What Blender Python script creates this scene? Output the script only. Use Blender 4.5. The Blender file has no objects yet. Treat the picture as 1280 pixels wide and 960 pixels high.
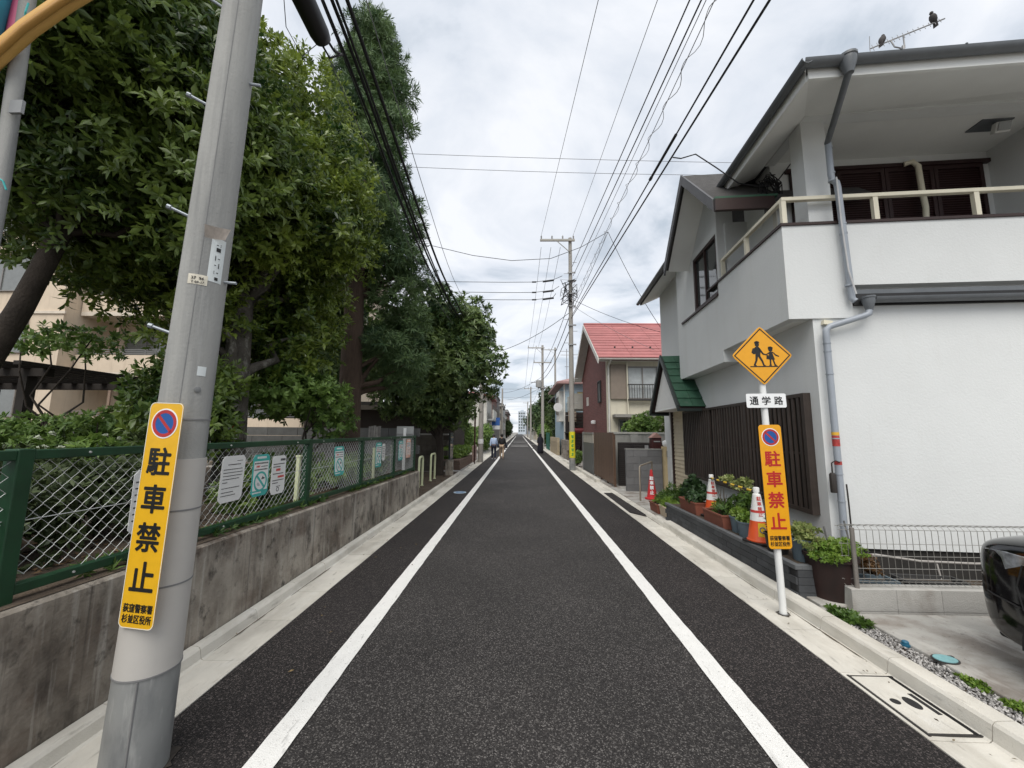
import bpy, math, random
import numpy as np
from mathutils import Matrix, Vector
random.seed(7); rng = np.random.default_rng(7)
S = bpy.context.scene
COL = S.collection
R_ = math.radians

# ---------------------------------------------------------------- camera
cam_d = bpy.data.cameras.new('camera'); cam = bpy.data.objects.new('camera', cam_d); COL.objects.link(cam)
FPX, VPX, VPY, ROLL, CAM_H = 483.0, 649.0, 540.0, R_(0.5), 1.65
cam_d.sensor_width = 36.0; cam_d.lens = 36.0 * FPX / 1280.0
cam_d.clip_start = 0.05; cam_d.clip_end = 3000
_d = Vector(((VPX - 640) / FPX, -(VPY - 480) / FPX, -1)).normalized()
_r = Vector((math.cos(ROLL), -math.sin(ROLL), 0)); _r = (_r - _d * _r.dot(_d)).normalized()
_u = _r.cross(_d)
cam.matrix_world = Matrix.Translation((0, 0, CAM_H)) @ Matrix((_r, _d, _u)).to_4x4()
S.camera = cam

# ---------------------------------------------------------------- sky, sun, exposure
SUN_DIR = Vector((-0.12, -0.62, 0.92)).normalized()      # towards the sun, veiled by cloud
W = bpy.data.worlds.new('World'); S.world = W; W.use_nodes = True
nt = W.node_tree; nt.nodes.clear()
def wn(t, **k):
    n = nt.nodes.new(t)
    for a, b in k.items(): setattr(n, a, b)
    return n
out = wn('ShaderNodeOutputWorld'); bg = wn('ShaderNodeBackground'); bg.inputs['Strength'].default_value = 0.066
sky = wn('ShaderNodeTexSky', sky_type='NISHITA', sun_disc=False)
sky.sun_elevation = math.asin(SUN_DIR.z); sky.sun_rotation = math.atan2(SUN_DIR.x, SUN_DIR.y)
tc = wn('ShaderNodeTexCoord'); sep = wn('ShaderNodeSeparateXYZ'); nt.links.new(tc.outputs['Generated'], sep.inputs[0])
zz = wn('ShaderNodeMath', operation='ABSOLUTE'); nt.links.new(sep.outputs['Z'], zz.inputs[0])
za = wn('ShaderNodeMath', operation='ADD'); nt.links.new(zz.outputs[0], za.inputs[0]); za.inputs[1].default_value = 0.14
dx = wn('ShaderNodeMath', operation='DIVIDE'); nt.links.new(sep.outputs['X'], dx.inputs[0]); nt.links.new(za.outputs[0], dx.inputs[1])
dy = wn('ShaderNodeMath', operation='DIVIDE'); nt.links.new(sep.outputs['Y'], dy.inputs[0]); nt.links.new(za.outputs[0], dy.inputs[1])
cmb = wn('ShaderNodeCombineXYZ'); nt.links.new(dx.outputs[0], cmb.inputs[0]); nt.links.new(dy.outputs[0], cmb.inputs[1])
n1 = wn('ShaderNodeTexNoise'); n1.inputs['Scale'].default_value = 1.35; n1.inputs['Detail'].default_value = 9; n1.inputs['Roughness'].default_value = 0.56; n1.inputs['Distortion'].default_value = 0.5
nt.links.new(cmb.outputs[0], n1.inputs['Vector'])
cr = wn('ShaderNodeValToRGB'); e = cr.color_ramp.elements
e[0].position = 0.36; e[0].color = (0.40, 0.455, 0.52, 1); e[1].position = 0.57; e[1].color = (0.765, 0.78, 0.81, 1)
m_ = e.new(0.455); m_.color = (0.62, 0.655, 0.71, 1)
nt.links.new(n1.outputs['Fac'], cr.inputs['Fac'])
sc10 = wn('ShaderNodeVectorMath', operation='SCALE'); sc10.inputs['Scale'].default_value = 9.6; nt.links.new(cr.outputs['Color'], sc10.inputs[0])
mx = wn('ShaderNodeMix', data_type='RGBA'); mx.inputs[0].default_value = 0.9
nt.links.new(sky.outputs[0], mx.inputs[6]); nt.links.new(sc10.outputs[0], mx.inputs[7])
nt.links.new(mx.outputs[2], bg.inputs['Color']); nt.links.new(bg.outputs[0], out.inputs['Surface'])
sun_d = bpy.data.lights.new('sun', 'SUN'); sun_d.energy = 1.5; sun_d.angle = R_(48); sun_d.color = (1.0, 0.955, 0.885)
sun = bpy.data.objects.new('sun', sun_d); COL.objects.link(sun); sun.rotation_euler = (-SUN_DIR).to_track_quat('-Z', 'Y').to_euler()
S.view_settings.view_transform = 'Standard'; S.view_settings.look = 'None'
S.view_settings.exposure = 1.10; S.view_settings.gamma = 1.0; S.view_settings.use_curve_mapping = False
S.render.engine = 'CYCLES'
S.cycles.use_denoising = True
S.cycles.max_bounces = 8; S.cycles.transparent_max_bounces = 16

# ---------------------------------------------------------------- materials
MATS = {}
def M(name, col, rough=0.75, var=0.12, vs=5.0, bump=0.0, bs=80.0, metal=0.0, spec=0.4, stain=None, orand=0.0, tint=None, coat=0.0, island=0.0, stretch=None):
    """procedural material; stain = list of (colour, amount, (sx,sy,sz), lo, hi); tint = second colour mixed by large noise"""
    if name in MATS: return MATS[name]
    m = bpy.data.materials.new(name); m.use_nodes = True; t = m.node_tree; N = t.nodes; Lk = t.links
    b = N['Principled BSDF']; b.inputs['Roughness'].default_value = rough; b.inputs['Metallic'].default_value = metal
    b.inputs['Specular IOR Level'].default_value = spec; b.inputs['Coat Weight'].default_value = coat
    g = N.new('ShaderNodeNewGeometry')
    def noise(scale, detail=5, vec=None, mp=None):
        n = N.new('ShaderNodeTexNoise'); n.inputs['Scale'].default_value = scale; n.inputs['Detail'].default_value = detail; n.inputs['Roughness'].default_value = 0.6
        if mp:
            k = N.new('ShaderNodeMapping'); k.inputs['Scale'].default_value = mp; Lk.new(g.outputs['Position'], k.inputs[0]); Lk.new(k.outputs[0], n.inputs['Vector'])
        else: Lk.new(g.outputs['Position'], n.inputs['Vector'])
        return n
    def rgb(c): return (c[0], c[1], c[2], 1)
    n = noise(vs, 6, mp=stretch); mr = N.new('ShaderNodeMapRange'); mr.inputs[1].default_value = 0.25; mr.inputs[2].default_value = 0.75
    Lk.new(n.outputs['Fac'], mr.inputs[0])
    mixc = N.new('ShaderNodeMix'); mixc.data_type = 'RGBA'; Lk.new(mr.outputs[0], mixc.inputs[0])
    c2 = tint if tint else [min(1, x * (1 + var)) for x in col]
    c1 = col if tint else [x * (1 - var) for x in col]
    mixc.inputs[6].default_value = rgb(c1); mixc.inputs[7].default_value = rgb(c2)
    o = mixc.outputs[2]
    for (sc, amt, sca, lo, hi) in (stain or []):
        k = noise(1.0, 7, mp=sca); q = N.new('ShaderNodeMapRange'); q.inputs[1].default_value = lo; q.inputs[2].default_value = hi; q.inputs[3].default_value = 0; q.inputs[4].default_value = amt
        Lk.new(k.outputs['Fac'], q.inputs[0])
        mm = N.new('ShaderNodeMix'); mm.data_type = 'RGBA'; Lk.new(q.outputs[0], mm.inputs[0]); Lk.new(o, mm.inputs[6]); mm.inputs[7].default_value = rgb(sc); o = mm.outputs[2]
    if orand or island:
        if orand: src = N.new('ShaderNodeObjectInfo').outputs['Random']; amt = orand
        else: src = g.outputs['Random Per Island']; amt = island
        q = N.new('ShaderNodeMapRange'); q.inputs[3].default_value = 1 - amt; q.inputs[4].default_value = 1 + amt; Lk.new(src, q.inputs[0])
        hs = N.new('ShaderNodeHueSaturation'); Lk.new(q.outputs[0], hs.inputs['Value']); Lk.new(o, hs.inputs['Color']); o = hs.outputs['Color']
    Lk.new(o, b.inputs['Base Color'])
    if bump:
        k = noise(bs, 6); bp = N.new('ShaderNodeBump'); bp.inputs['Strength'].default_value = bump; bp.inputs['Distance'].default_value = 0.02
        Lk.new(k.outputs['Fac'], bp.inputs['Height']); Lk.new(bp.outputs[0], b.inputs['Normal'])
    MATS[name] = m
    return m
def leafM(name, c_dark, c_light, rough=0.42, trans=0.25):
    m = bpy.data.materials.new(name); m.use_nodes = True; t = m.node_tree; N = t.nodes; Lk = t.links
    b = N['Principled BSDF']; b.inputs['Roughness'].default_value = rough; b.inputs['Specular IOR Level'].default_value = 0.45
    g = N.new('ShaderNodeNewGeometry')
    r = N.new('ShaderNodeValToRGB'); r.color_ramp.elements[0].color = (*c_dark, 1); r.color_ramp.elements[1].color = (*c_light, 1)
    r.color_ramp.elements[0].position = 0.05; r.color_ramp.elements[1].position = 0.88
    k = N.new('ShaderNodeTexNoise'); k.inputs['Scale'].default_value = 1.1; k.inputs['Detail'].default_value = 3; Lk.new(g.outputs['Position'], k.inputs['Vector'])
    a = N.new('ShaderNodeMath'); a.operation = 'MULTIPLY_ADD'; Lk.new(g.outputs['Random Per Island'], a.inputs[0]); a.inputs[1].default_value = 0.55
    s2 = N.new('ShaderNodeMath'); s2.operation = 'MULTIPLY_ADD'; Lk.new(k.outputs['Fac'], s2.inputs[0]); s2.inputs[1].default_value = 1.6; s2.inputs[2].default_value = -0.55
    Lk.new(s2.outputs[0], a.inputs[2]); Lk.new(a.outputs[0], r.inputs['Fac'])
    Lk.new(r.outputs['Color'], b.inputs['Base Color'])
    tr = N.new('ShaderNodeBsdfTranslucent'); h = N.new('ShaderNodeHueSaturation'); h.inputs['Hue'].default_value = 0.49; h.inputs['Value'].default_value = 1.5; Lk.new(r.outputs['Color'], h.inputs['Color']); Lk.new(h.outputs[0], tr.inputs['Color'])
    ms = N.new('ShaderNodeMixShader'); ms.inputs[0].default_value = trans
    Lk.new(b.outputs[0], ms.inputs[1]); Lk.new(tr.outputs[0], ms.inputs[2]); Lk.new(ms.outputs[0], N['Material Output'].inputs['Surface'])
    MATS[name] = m
    return m
def glassM(name, col=(0.03, 0.04, 0.045), rough=0.06):
    return M(name, col, rough=rough, var=0.2, vs=1.5, spec=0.9)

# ---------------------------------------------------------------- mesh builder
def newobj(name, me, mat, parent=None):
    if mat is not None and not me.materials: me.materials.append(mat)
    o = bpy.data.objects.new(name, me); COL.objects.link(o)
    if parent is not None: o.parent = parent
    return o
def wloc(p):
    l = Vector((0, 0, 0))
    while p is not None: l = l + p.location; p = p.parent
    return l
class MB:
    def __init__(s): s.v = []; s.f = []
    def add(s, vs, fs):
        k = len(s.v); s.v += [tuple(x) for x in vs]; s.f += [tuple(i + k for i in f) for f in fs]; return s
    def box(s, x0, x1, y0, y1, z0, z1):
        if x0 > x1: x0, x1 = x1, x0
        if y0 > y1: y0, y1 = y1, y0
        if z0 > z1: z0, z1 = z1, z0
        return s.add([(x0,y0,z0),(x1,y0,z0),(x1,y1,z0),(x0,y1,z0),(x0,y0,z1),(x1,y0,z1),(x1,y1,z1),(x0,y1,z1)],
              [(0,3,2,1),(4,5,6,7),(0,1,5,4),(1,2,6,5),(2,3,7,6),(3,0,4,7)])
    def obox(s, c, size, M3=None):
        hx, hy, hz = [q / 2 for q in size]; c = Vector(c); M3 = M3 or Matrix.Identity(3)
        P = [c + M3 @ Vector(p) for p in [(-hx,-hy,-hz),(hx,-hy,-hz),(hx,hy,-hz),(-hx,hy,-hz),(-hx,-hy,hz),(hx,-hy,hz),(hx,hy,hz),(-hx,hy,hz)]]
        return s.add(P, [(0,3,2,1),(4,5,6,7),(0,1,5,4),(1,2,6,5),(2,3,7,6),(3,0,4,7)])
    def bar(s, a, b, w, h, up=(0, 0, 1)):
        a = Vector(a); b = Vector(b); d = (b - a); L = d.length; d.normalize(); up = Vector(up)
        x = d.cross(up)
        if x.length < 1e-4: x = d.cross(Vector((0, 1, 0)))
        x.normalize(); z = x.cross(d)
        return s.obox((a + b) / 2, (w, L, h), Matrix((x, d, z)).transposed())
    def prism(s, poly, fn, d0, d1):
        """poly: list of 2-D points (counter-clockwise), fn(a,b,d)->3-D"""
        n = len(poly)
        vs = [fn(a, b, d0) for a, b in poly] + [fn(a, b, d1) for a, b in poly]
        return s.add(vs, [tuple(range(n))[::-1], tuple(range(n, 2 * n))] + [(i, (i + 1) % n, n + (i + 1) % n, n + i) for i in range(n)])
    def tube(s, path, r, n=8, caps=True, closed=False):
        P = [Vector(p) for p in path]; m = len(P); rr = r if isinstance(r, (list, tuple)) else [r] * m
        vs = []; prev = None
        for i, p in enumerate(P):
            if closed: d = P[(i + 1) % m] - P[i - 1]
            else: d = P[min(i + 1, m - 1)] - P[max(i - 1, 0)]
            d.normalize()
            if prev is None:
                ref = Vector((0, 0, 1)) if abs(d.z) < 0.9 else Vector((1, 0, 0))
                x = d.cross(ref).normalized()
            else:
                x = (prev - d * prev.dot(d))
                x = x.normalized() if x.length > 1e-6 else d.orthogonal().normalized()
            prev = x; y = d.cross(x)
            for k in range(n):
                t = 2 * math.pi * k / n
                vs.append(p + (x * math.cos(t) + y * math.sin(t)) * rr[i])
        fs = []
        for i in range(m if closed else m - 1):
            j = (i + 1) % m
            for k in range(n):
                fs.append((i * n + k, i * n + (k + 1) % n, j * n + (k + 1) % n, j * n + k))
        if caps and not closed: fs += [tuple(range(n))[::-1], tuple(range((m - 1) * n, m * n))]
        return s.add(vs, fs)
    def lathe(s, prof, c=(0, 0, 0), n=20, sx=1, sy=1):
        vs = []; m = len(prof)
        for r, z in prof:
            for k in range(n):
                t = 2 * math.pi * k / n; vs.append((c[0] + r * math.cos(t) * sx, c[1] + r * math.sin(t) * sy, c[2] + z))
        fs = [(i * n + k, i * n + (k + 1) % n, (i + 1) * n + (k + 1) % n, (i + 1) * n + k) for i in range(m - 1) for k in range(n)]
        fs += [tuple(range(n))[::-1], tuple(range((m - 1) * n, m * n))]
        return s.add(vs, fs)
    def xf(s, M4):
        s.v = [tuple(M4 @ Vector(p)) for p in s.v]; return s
    def mesh(s, name):
        me = bpy.data.meshes.new(name); me.from_pydata(s.v, [], s.f); me.update(); return me
    def build(s, name, mat, parent=None, world=False, smooth=None, bevel=0, seg=2):
        if world and parent is not None:
            l = wloc(parent); s.v = [(a - l.x, b - l.y, c - l.z) for a, b, c in s.v]
        me = s.mesh(name); o = newobj(name, me, mat, parent)
        fin(o, smooth, bevel, seg); return o
def fin(o, smooth=None, bevel=0, seg=2):
    if bevel:
        b = o.modifiers.new('bevel', 'BEVEL'); b.width = bevel; b.segments = seg; b.limit_method = 'ANGLE'; b.angle_limit = R_(35)
    if smooth is not None:
        o.data.set_sharp_from_angle(angle=R_(smooth)) if smooth < 180 else None
        o.data.polygons.foreach_set('use_smooth', [True] * len(o.data.polygons))
def tag(o, label=None, cat=None, group=None, kind=None):
    if label: o['label'] = label
    if cat: o['category'] = cat
    if group: o['group'] = group
    if kind: o['kind'] = kind
    return o
def thing(name, label, cat, loc=(0, 0, 0), rz=0.0, group=None):
    o = bpy.data.objects.new(name, None); o.empty_display_size = 0.1; COL.objects.link(o); o.location = loc; o.rotation_euler = (0, 0, rz)
    return tag(o, label, cat, group)
def struct(o, kind='structure'): o['kind'] = kind; return o
def dup(o, parent=None, loc=None):
    c = o.copy(); COL.objects.link(c); c.parent = parent
    if loc is not None: c.location = loc
    for ch in list(o.children): dup(ch, c)
    return c
XZ = lambda y: (lambda a, b, d: (a, d, b))
FX = lambda a, b, d: (d, a, b)      # poly in (y,z), extruded along x
FY = lambda a, b, d: (a, d, b)      # poly in (x,z), extruded along y
FZ = lambda a, b, d: (a, b, d)
def rrect(w, h, r, n=5, cx=0, cy=0):
    p = []
    for (sx, sy, a0) in ((1, -1, -90), (1, 1, 0), (-1, 1, 90), (-1, -1, 180)):
        for k in range(n + 1):
            t = R_(a0 + 90 * k / n); p.append((cx + sx * (w / 2 - r) + r * math.cos(t), cy + sy * (h / 2 - r) + r * math.sin(t)))
    return p
def disc(r, n=28, cx=0, cy=0): return [(cx + r * math.cos(2 * math.pi * k / n), cy + r * math.sin(2 * math.pi * k / n)) for k in range(n)]
def ring(mb, r0, r1, fn, d0, d1, n=32, cx=0, cy=0):
    vs = []
    for d in (d0, d1):
        for r in (r0, r1):
            vs += [fn(cx + r * math.cos(2 * math.pi * k / n), cy + r * math.sin(2 * math.pi * k / n), d) for k in range(n)]
    fs = []
    for k in range(n):
        j = (k + 1) % n
        fs += [(k, j, n + j, n + k), (2*n + k, 3*n + k, 3*n + j, 2*n + j), (n + k, n + j, 3*n + j, 3*n + k), (k, 2*n + k, 2*n + j, j)]
    return mb.add(vs, fs)
def text(body, size, bold=0.0, extr=0.0004, w=None, h=None):
    """flat print: mesh of the characters, centred, in the x-z plane facing -y"""
    c = bpy.data.curves.new('lettering', 'FONT'); c.body = body; c.size = size; c.extrude = extr
    c.align_x = 'CENTER'; c.align_y = 'CENTER'; c.resolution_u = 2
    o = bpy.data.objects.new('lettering', c); COL.objects.link(o); bpy.context.view_layer.update()
    me = bpy.data.meshes.new_from_object(o.evaluated_get(bpy.context.evaluated_depsgraph_get()))
    bpy.data.objects.remove(o); bpy.data.curves.remove(c)
    co = np.empty(len(me.vertices) * 3); me.vertices.foreach_get('co', co); co = co.reshape(-1, 3)
    lo = co.min(0); hi = co.max(0); ce = (lo + hi) / 2; co[:, :2] -= ce[:2]
    if w: co[:, 0] *= w / (hi[0] - lo[0])
    if h: co[:, 1] *= h / (hi[1] - lo[1])
    co = np.stack([co[:, 0], -co[:, 2], co[:, 1]], 1)
    if bold:      # heavier strokes: the glyph laid again, slightly shifted, each a hair in front of the last
        pol = [list(p.vertices) for p in me.polygons]; V = []; F = []
        for k in range(9):
            a = k * math.pi / 4; o_ = np.array([0, 0, 0]) if k == 8 else np.array([math.cos(a) * bold, -.00004 * (k + 1), math.sin(a) * bold])
            F += [[i + len(V) for i in f] for f in pol]; V += [tuple(x) for x in co + o_]
        me = bpy.data.meshes.new('lettering'); me.from_pydata(V, [], F); me.update(); return me
    me.vertices.foreach_set('co', co.ravel()); me.update()
    me.materials.clear()
    return me
def npmesh(name, v, quads):
    me = bpy.data.meshes.new(name); v = np.asarray(v, np.float32); q = np.asarray(quads, np.int32)
    me.vertices.add(len(v)); me.vertices.foreach_set('co', v.ravel())
    k = q.shape[1]
    me.loops.add(q.size); me.loops.foreach_set('vertex_index', q.ravel())
    me.polygons.add(len(q)); me.polygons.foreach_set('loop_start', np.arange(0, q.size, k, dtype=np.int32))
    me.update(calc_edges=True); me.validate(); return me
# ---- foliage: sprigs of folded leaves
def sprig(n, L, Wd, spread=(25, 80), fold=0.25, droop=0.2, stem=0.0, seed=0):
    r = np.random.default_rng(seed); V = []; Q = []
    for i in range(n):
        az = 2 * math.pi * (i * 0.381966) + r.uniform(-.3, .3); el = R_(90 - r.uniform(*spread)); l = L * r.uniform(.7, 1.15); w = Wd * r.uniform(.8, 1.2)
        d = np.array([math.cos(az) * math.cos(el), math.sin(az) * math.cos(el), math.sin(el)])
        sd = np.array([-math.sin(az), math.cos(az), 0]); up = np.cross(sd, d); b = np.array([0, 0, stem * i / max(1, n - 1)]) - 0.0
        mid = b + d * l * .45; tip = b + d * l - np.array([0, 0, 1]) * droop * l
        pts = [b, mid + sd * w / 2 + up * fold * w * .6, mid - up * fold * w * .2, mid - sd * w / 2 + up * fold * w * .6, tip]
        k = len(V); V += pts; Q += [(k, k + 1, k + 4, k + 2), (k, k + 2, k + 4, k + 3)]
    return np.array(V), np.array(Q)
def rot_to(dirs, r):
    """rotation matrices taking +z to dirs with a random spin"""
    d = dirs / np.linalg.norm(dirs, axis=1, keepdims=True); n = len(d)
    a = r.normal(size=(n, 3)); x = a - d * (a * d).sum(1, keepdims=True); x /= np.linalg.norm(x, axis=1, keepdims=True); y = np.cross(d, x)
    return np.stack([x, y, d], 2)
def scatter(base, pts, dirs, scl, r):
    V, Q = base; Rm = rot_to(dirs, r)
    v = np.einsum('nij,kj->nki', Rm, V) * scl[:, None, None] + pts[:, None, :]
    q = Q[None] + (np.arange(len(pts)) * len(V))[:, None, None]
    return v.reshape(-1, 3), q.reshape(-1, 4)
def lumps_pts(lumps, n, r, inner=0.25, up=0.35):
    """points on and in a set of ellipsoids (c, radius3); weights by area"""
    w = np.array([l[1][0] * l[1][2] for l in lumps]); w = w / w.sum(); idx = r.choice(len(lumps), n, p=w)
    d = r.normal(size=(n, 3)); d /= np.linalg.norm(d, axis=1, keepdims=True)
    c = np.array([l[0] for l in lumps])[idx]; s = np.array([l[1] for l in lumps])[idx]
    rad = np.where(r.random(n) < inner, r.uniform(.3, .85, n), r.uniform(.85, 1.08, n))[:, None]
    dirs = d + np.array([0, 0, up]) + r.normal(scale=.35, size=(n, 3))
    return c + d * s * rad, dirs
# ================================================================ setting: ground, road, gutters
def asphaltM(name, c_lo, c_hi, bump=0.6, patch=0.22):
    m = bpy.data.materials.new(name); m.use_nodes = True; t = m.node_tree; N = t.nodes; Lk = t.links
    b = N['Principled BSDF']; b.inputs['Roughness'].default_value = 0.82; b.inputs['Specular IOR Level'].default_value = 0.35
    g = N.new('ShaderNodeNewGeometry')
    v = N.new('ShaderNodeTexVoronoi'); v.inputs['Scale'].default_value = 150; Lk.new(g.outputs['Position'], v.inputs['Vector'])
    sp = N.new('ShaderNodeSeparateColor'); Lk.new(v.outputs['Color'], sp.inputs[0])
    r = N.new('ShaderNodeValToRGB'); e = r.color_ramp.elements; e[0].color = (*c_lo, 1); e[1].color = (*c_hi, 1); e[0].position = 0.25; e[1].position = 1.0
    q = e.new(0.80); q.color = tuple(0.80 * a + 0.20 * c for a, c in zip(c_lo, c_hi)) + (1,)
    Lk.new(sp.outputs[0], r.inputs['Fac'])
    n = N.new('ShaderNodeTexNoise'); n.inputs['Scale'].default_value = 0.7; n.inputs['Detail'].default_value = 9; Lk.new(g.outputs['Position'], n.inputs['Vector'])
    mr = N.new('ShaderNodeMapRange'); mr.inputs[1].default_value = .3; mr.inputs[2].default_value = .7; mr.inputs[3].default_value = 1 - patch; mr.inputs[4].default_value = 1 + patch; Lk.new(n.outputs['Fac'], mr.inputs[0])
    h = N.new('ShaderNodeHueSaturation'); Lk.new(r.outputs['Color'], h.inputs['Color']); Lk.new(mr.outputs[0], h.inputs['Value']); Lk.new(h.outputs[0], b.inputs['Base Color'])
    dd = N.new('ShaderNodeMath'); dd.operation = 'SUBTRACT'; dd.inputs[0].default_value = 1.0; Lk.new(v.outputs['Distance'], dd.inputs[1])
    bp = N.new('ShaderNodeBump'); bp.inputs['Strength'].default_value = bump; bp.inputs['Distance'].default_value = 0.006; Lk.new(dd.outputs[0], bp.inputs['Height']); Lk.new(bp.outputs[0], b.inputs['Normal'])
    MATS[name] = m; return m
asphalt_in = asphaltM('asphalt_lane', (0.0155, 0.0136, 0.0134), (0.150, 0.140, 0.132))
asphalt_out = asphaltM('asphalt_shoulder', (0.0085, 0.0072, 0.0073), (0.12, 0.103, 0.098), bump=0.9)
conc = M('gutter_concrete', (0.60, 0.575, 0.515), rough=0.85, var=0.12, vs=3, bump=0.25, bs=140, orand=0.07,
         stain=[((0.33, 0.305, 0.255), 0.6, (3, 1.2, 3), .46, .70), ((0.17, 0.155, 0.13), 0.7, (22, 5, 20), .60, .76), ((.66, .65, .61), .5, (8, 3, 8), .55, .7)])
conc_dk = M('slab_concrete', (0.36, 0.35, 0.325), rough=0.88, var=0.16, vs=1.7, bump=0.3, bs=110, stain=[((0.21, 0.18, 0.155), .8, (1.6, 2.2, 1), .47, .60), ((.5, .485, .45), .7, (3.2, 1.3, 1), .55, .64), ((0.09, 0.08, 0.07), .7, (26, 26, 26), .62, .74)])
soil = M('soil', (0.075, 0.056, 0.040), rough=0.95, var=0.35, vs=6, bump=0.9, bs=50)
white_paint = M('road_paint', (0.74, 0.735, 0.71), rough=0.7, var=0.05, vs=9, bump=0.35, bs=160, stain=[((0.30, .29, .28), .5, (9, 3, 9), .60, .78), ((0.12, .115, .11), .75, (75, 75, 75), .62, .70), ((.16, .155, .15), .6, (22, 6, 22), .63, .74)])
iron = M('cast_iron', (0.055, 0.052, 0.05), rough=0.6, metal=0.5, var=0.2, bump=0.3, bs=200)

g = MB().box(-700, 700, -120, 1300, -0.4, -0.06).build('ground', M('ground_grey', (0.22, 0.21, 0.19), rough=.95, var=.25, vs=.6, bump=.3, bs=12)); struct(g)
LL, LR = -1.27, 1.37            # white lines
def sheet(x0, x1, y0, y1, z): return MB().add([(x0, y0, z), (x1, y0, z), (x1, y1, z), (x0, y1, z)], [(0, 1, 2, 3)])
road = sheet(-1.97, 2.24, -12, 320, 0.0).build('road', asphalt_in); struct(road)
def shoulder_m(x0, x1): return sheet(x0, x1, -12, 150, 0.004)
for (x0, x1) in ((-1.972, LL - .06), (LR + .06, 2.243)):
    struct(shoulder_m(x0, x1).build('road_shoulder', asphalt_out))
def line_mesh(x, y0, y1, w=0.15):
    # worn painted edge: slightly wavy outline
    n = max(2, int((y1 - y0) / (0.12 if y1 < 20 else 1.0))); vs = []; fs = []
    for i in range(n + 1):
        y = y0 + (y1 - y0) * i / n
        vs += [(x - w / 2 + random.uniform(-.003, .003), y, 0.008), (x + w / 2 + random.uniform(-.003, .003), y, 0.008)]
    fs = [(2*i, 2*i + 1, 2*i + 3, 2*i + 2) for i in range(n)]
    return MB().add(vs, fs)
for x, segs in ((LL, ((-3, 19), (19, 36), (37.5, 58), (60, 150))), (LR, ((-3, 19), (19, 38.5), (40, 62), (64, 150)))):
    for y0, y1 in segs: struct(line_mesh(x, y0, y1).build('road_marking', white_paint))
for y in (44.5, 47.0, 62, 66):                                # worn cross bars far down the street
    struct(sheet(-0.95, 1.05, y, y + 0.8, 0.008).build('road_marking', M('worn_paint', (.36, .355, .34), rough=.8, var=.3, vs=3)))
for y in (52., 78.): struct(sheet(-3.6, 3.8, y, y + .45, 0.010).build('road_marking', M('worn_paint', (.4, .4, .38))))
# ---- L-shaped precast gutter stones, each a piece of its gutter
def gutter(name, side, xa, xj, xk, y0, n, kh, low):
    g = bpy.data.objects.new(name, None); COL.objects.link(g); g.location = (0, 0, 0); struct(g); g['label'] = 'row of pale precast concrete gutter stones along the road'
    Ls = 0.6
    def prof(k): return [(xa, -.12), (xa, .010), (xa + (xj - xa) * .5, .005), (xj - .015 * side, .004), (xj, .014), (xj + .012 * side, k - .02), (xj + .026 * side, k - .003), (xj + .042 * side, k), (xk, k + .004), (xk, -.12)]
    meshes = {}
    for key, k in (('full', kh), ('low', .035), ('mid', (kh + .035) / 2)):
        p = prof(k)
        if side < 0: p = p[::-1]
        mb = MB().prism([(a, b) for a, b in p], lambda a, b, d: (a, d, b), Ls - .005, 0)
        meshes[key] = mb.mesh('gutter_stone'); meshes[key].materials.append(conc)
    for i in range(n):
        y = y0 + i * Ls; t = low(y + .3)
        o = bpy.data.objects.new('gutter_stone', meshes[t]); COL.objects.link(o); o.parent = g
        o.location = (random.uniform(-.002, .002), y, random.uniform(-.0015, .0015))
    m = prof(.05); m = m[::-1] if side < 0 else m
    o = MB().prism(m, lambda a, b, d: (a, d, b), 150, y0 + n * Ls).build('gutter_run', conc, g)
    return g
gutter('gutter_left', -1, -1.965, -2.275, -2.355, -0.64, 42, 0.095, lambda y: 'low' if 15.3 < y < 18.5 else 'full')
gutter('gutter_right', 1, 2.235, 2.565, 2.70, 0.56, 42, 0.112, lambda y: 'full' if y < 7.4 or 13.3 < y < 23 else ('mid' if y < 8.0 else 'low'))
# dirt gathered along the kerb joint
for (xj, sd) in ((2.562, 1), (-2.272, -1)):
    vs = []; n = 260
    for i in range(n + 1):
        y = .6 + i * .07; w = .004 + .012 * max(0, math.sin(y * 3.1) * math.sin(y * 1.3 + 1) + random.uniform(-.2, .5)); vs += [(xj - sd * w, y, .0085), (xj + sd * .003, y, .0105)]
    o = MB().add(vs, [(2*i, 2*i + 1, 2*i + 3, 2*i + 2) if sd > 0 else (2*i + 1, 2*i, 2*i + 2, 2*i + 3) for i in range(n)]).build('kerb_dirt', M('kerb_dirt', (.11, .09, .065), rough=.95, var=.4, vs=12)); struct(o)
def grime(x, y, z, r, col=(.045, .038, .032)):
    n = 30; p = [(x + math.cos(6.2832 * k / n) * r * random.uniform(.8, 1.3), y + math.sin(6.2832 * k / n) * r * random.uniform(.8, 1.3)) for k in range(n)]
    struct(MB().prism(p, FZ, z - .002, z).build('grime', M('grime', col, rough=.95, var=.5, vs=25)))
grime(-1.855, 2.05, .0125, .155); grime(2.445, 3.84, .0125, .052, (.13, .115, .095))
# asphalt patch laid over the gutter by the entrance
struct(MB().prism([(2.30, 8.3), (2.53, 7.95), (2.56, 8.1), (2.555, 10.9), (2.33, 10.9)], FZ, 0.012, 0.022).build('asphalt_patch', asphalt_out))
# footing strips beyond the kerbs
struct(MB().box(2.70, 40, 7.45, 160, -.3, .052).build('footpath_right', conc_dk))
struct(MB().box(-2.36, -60, 15.2, 160, -.3, .06).build('footpath_left', conc_dk))
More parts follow.
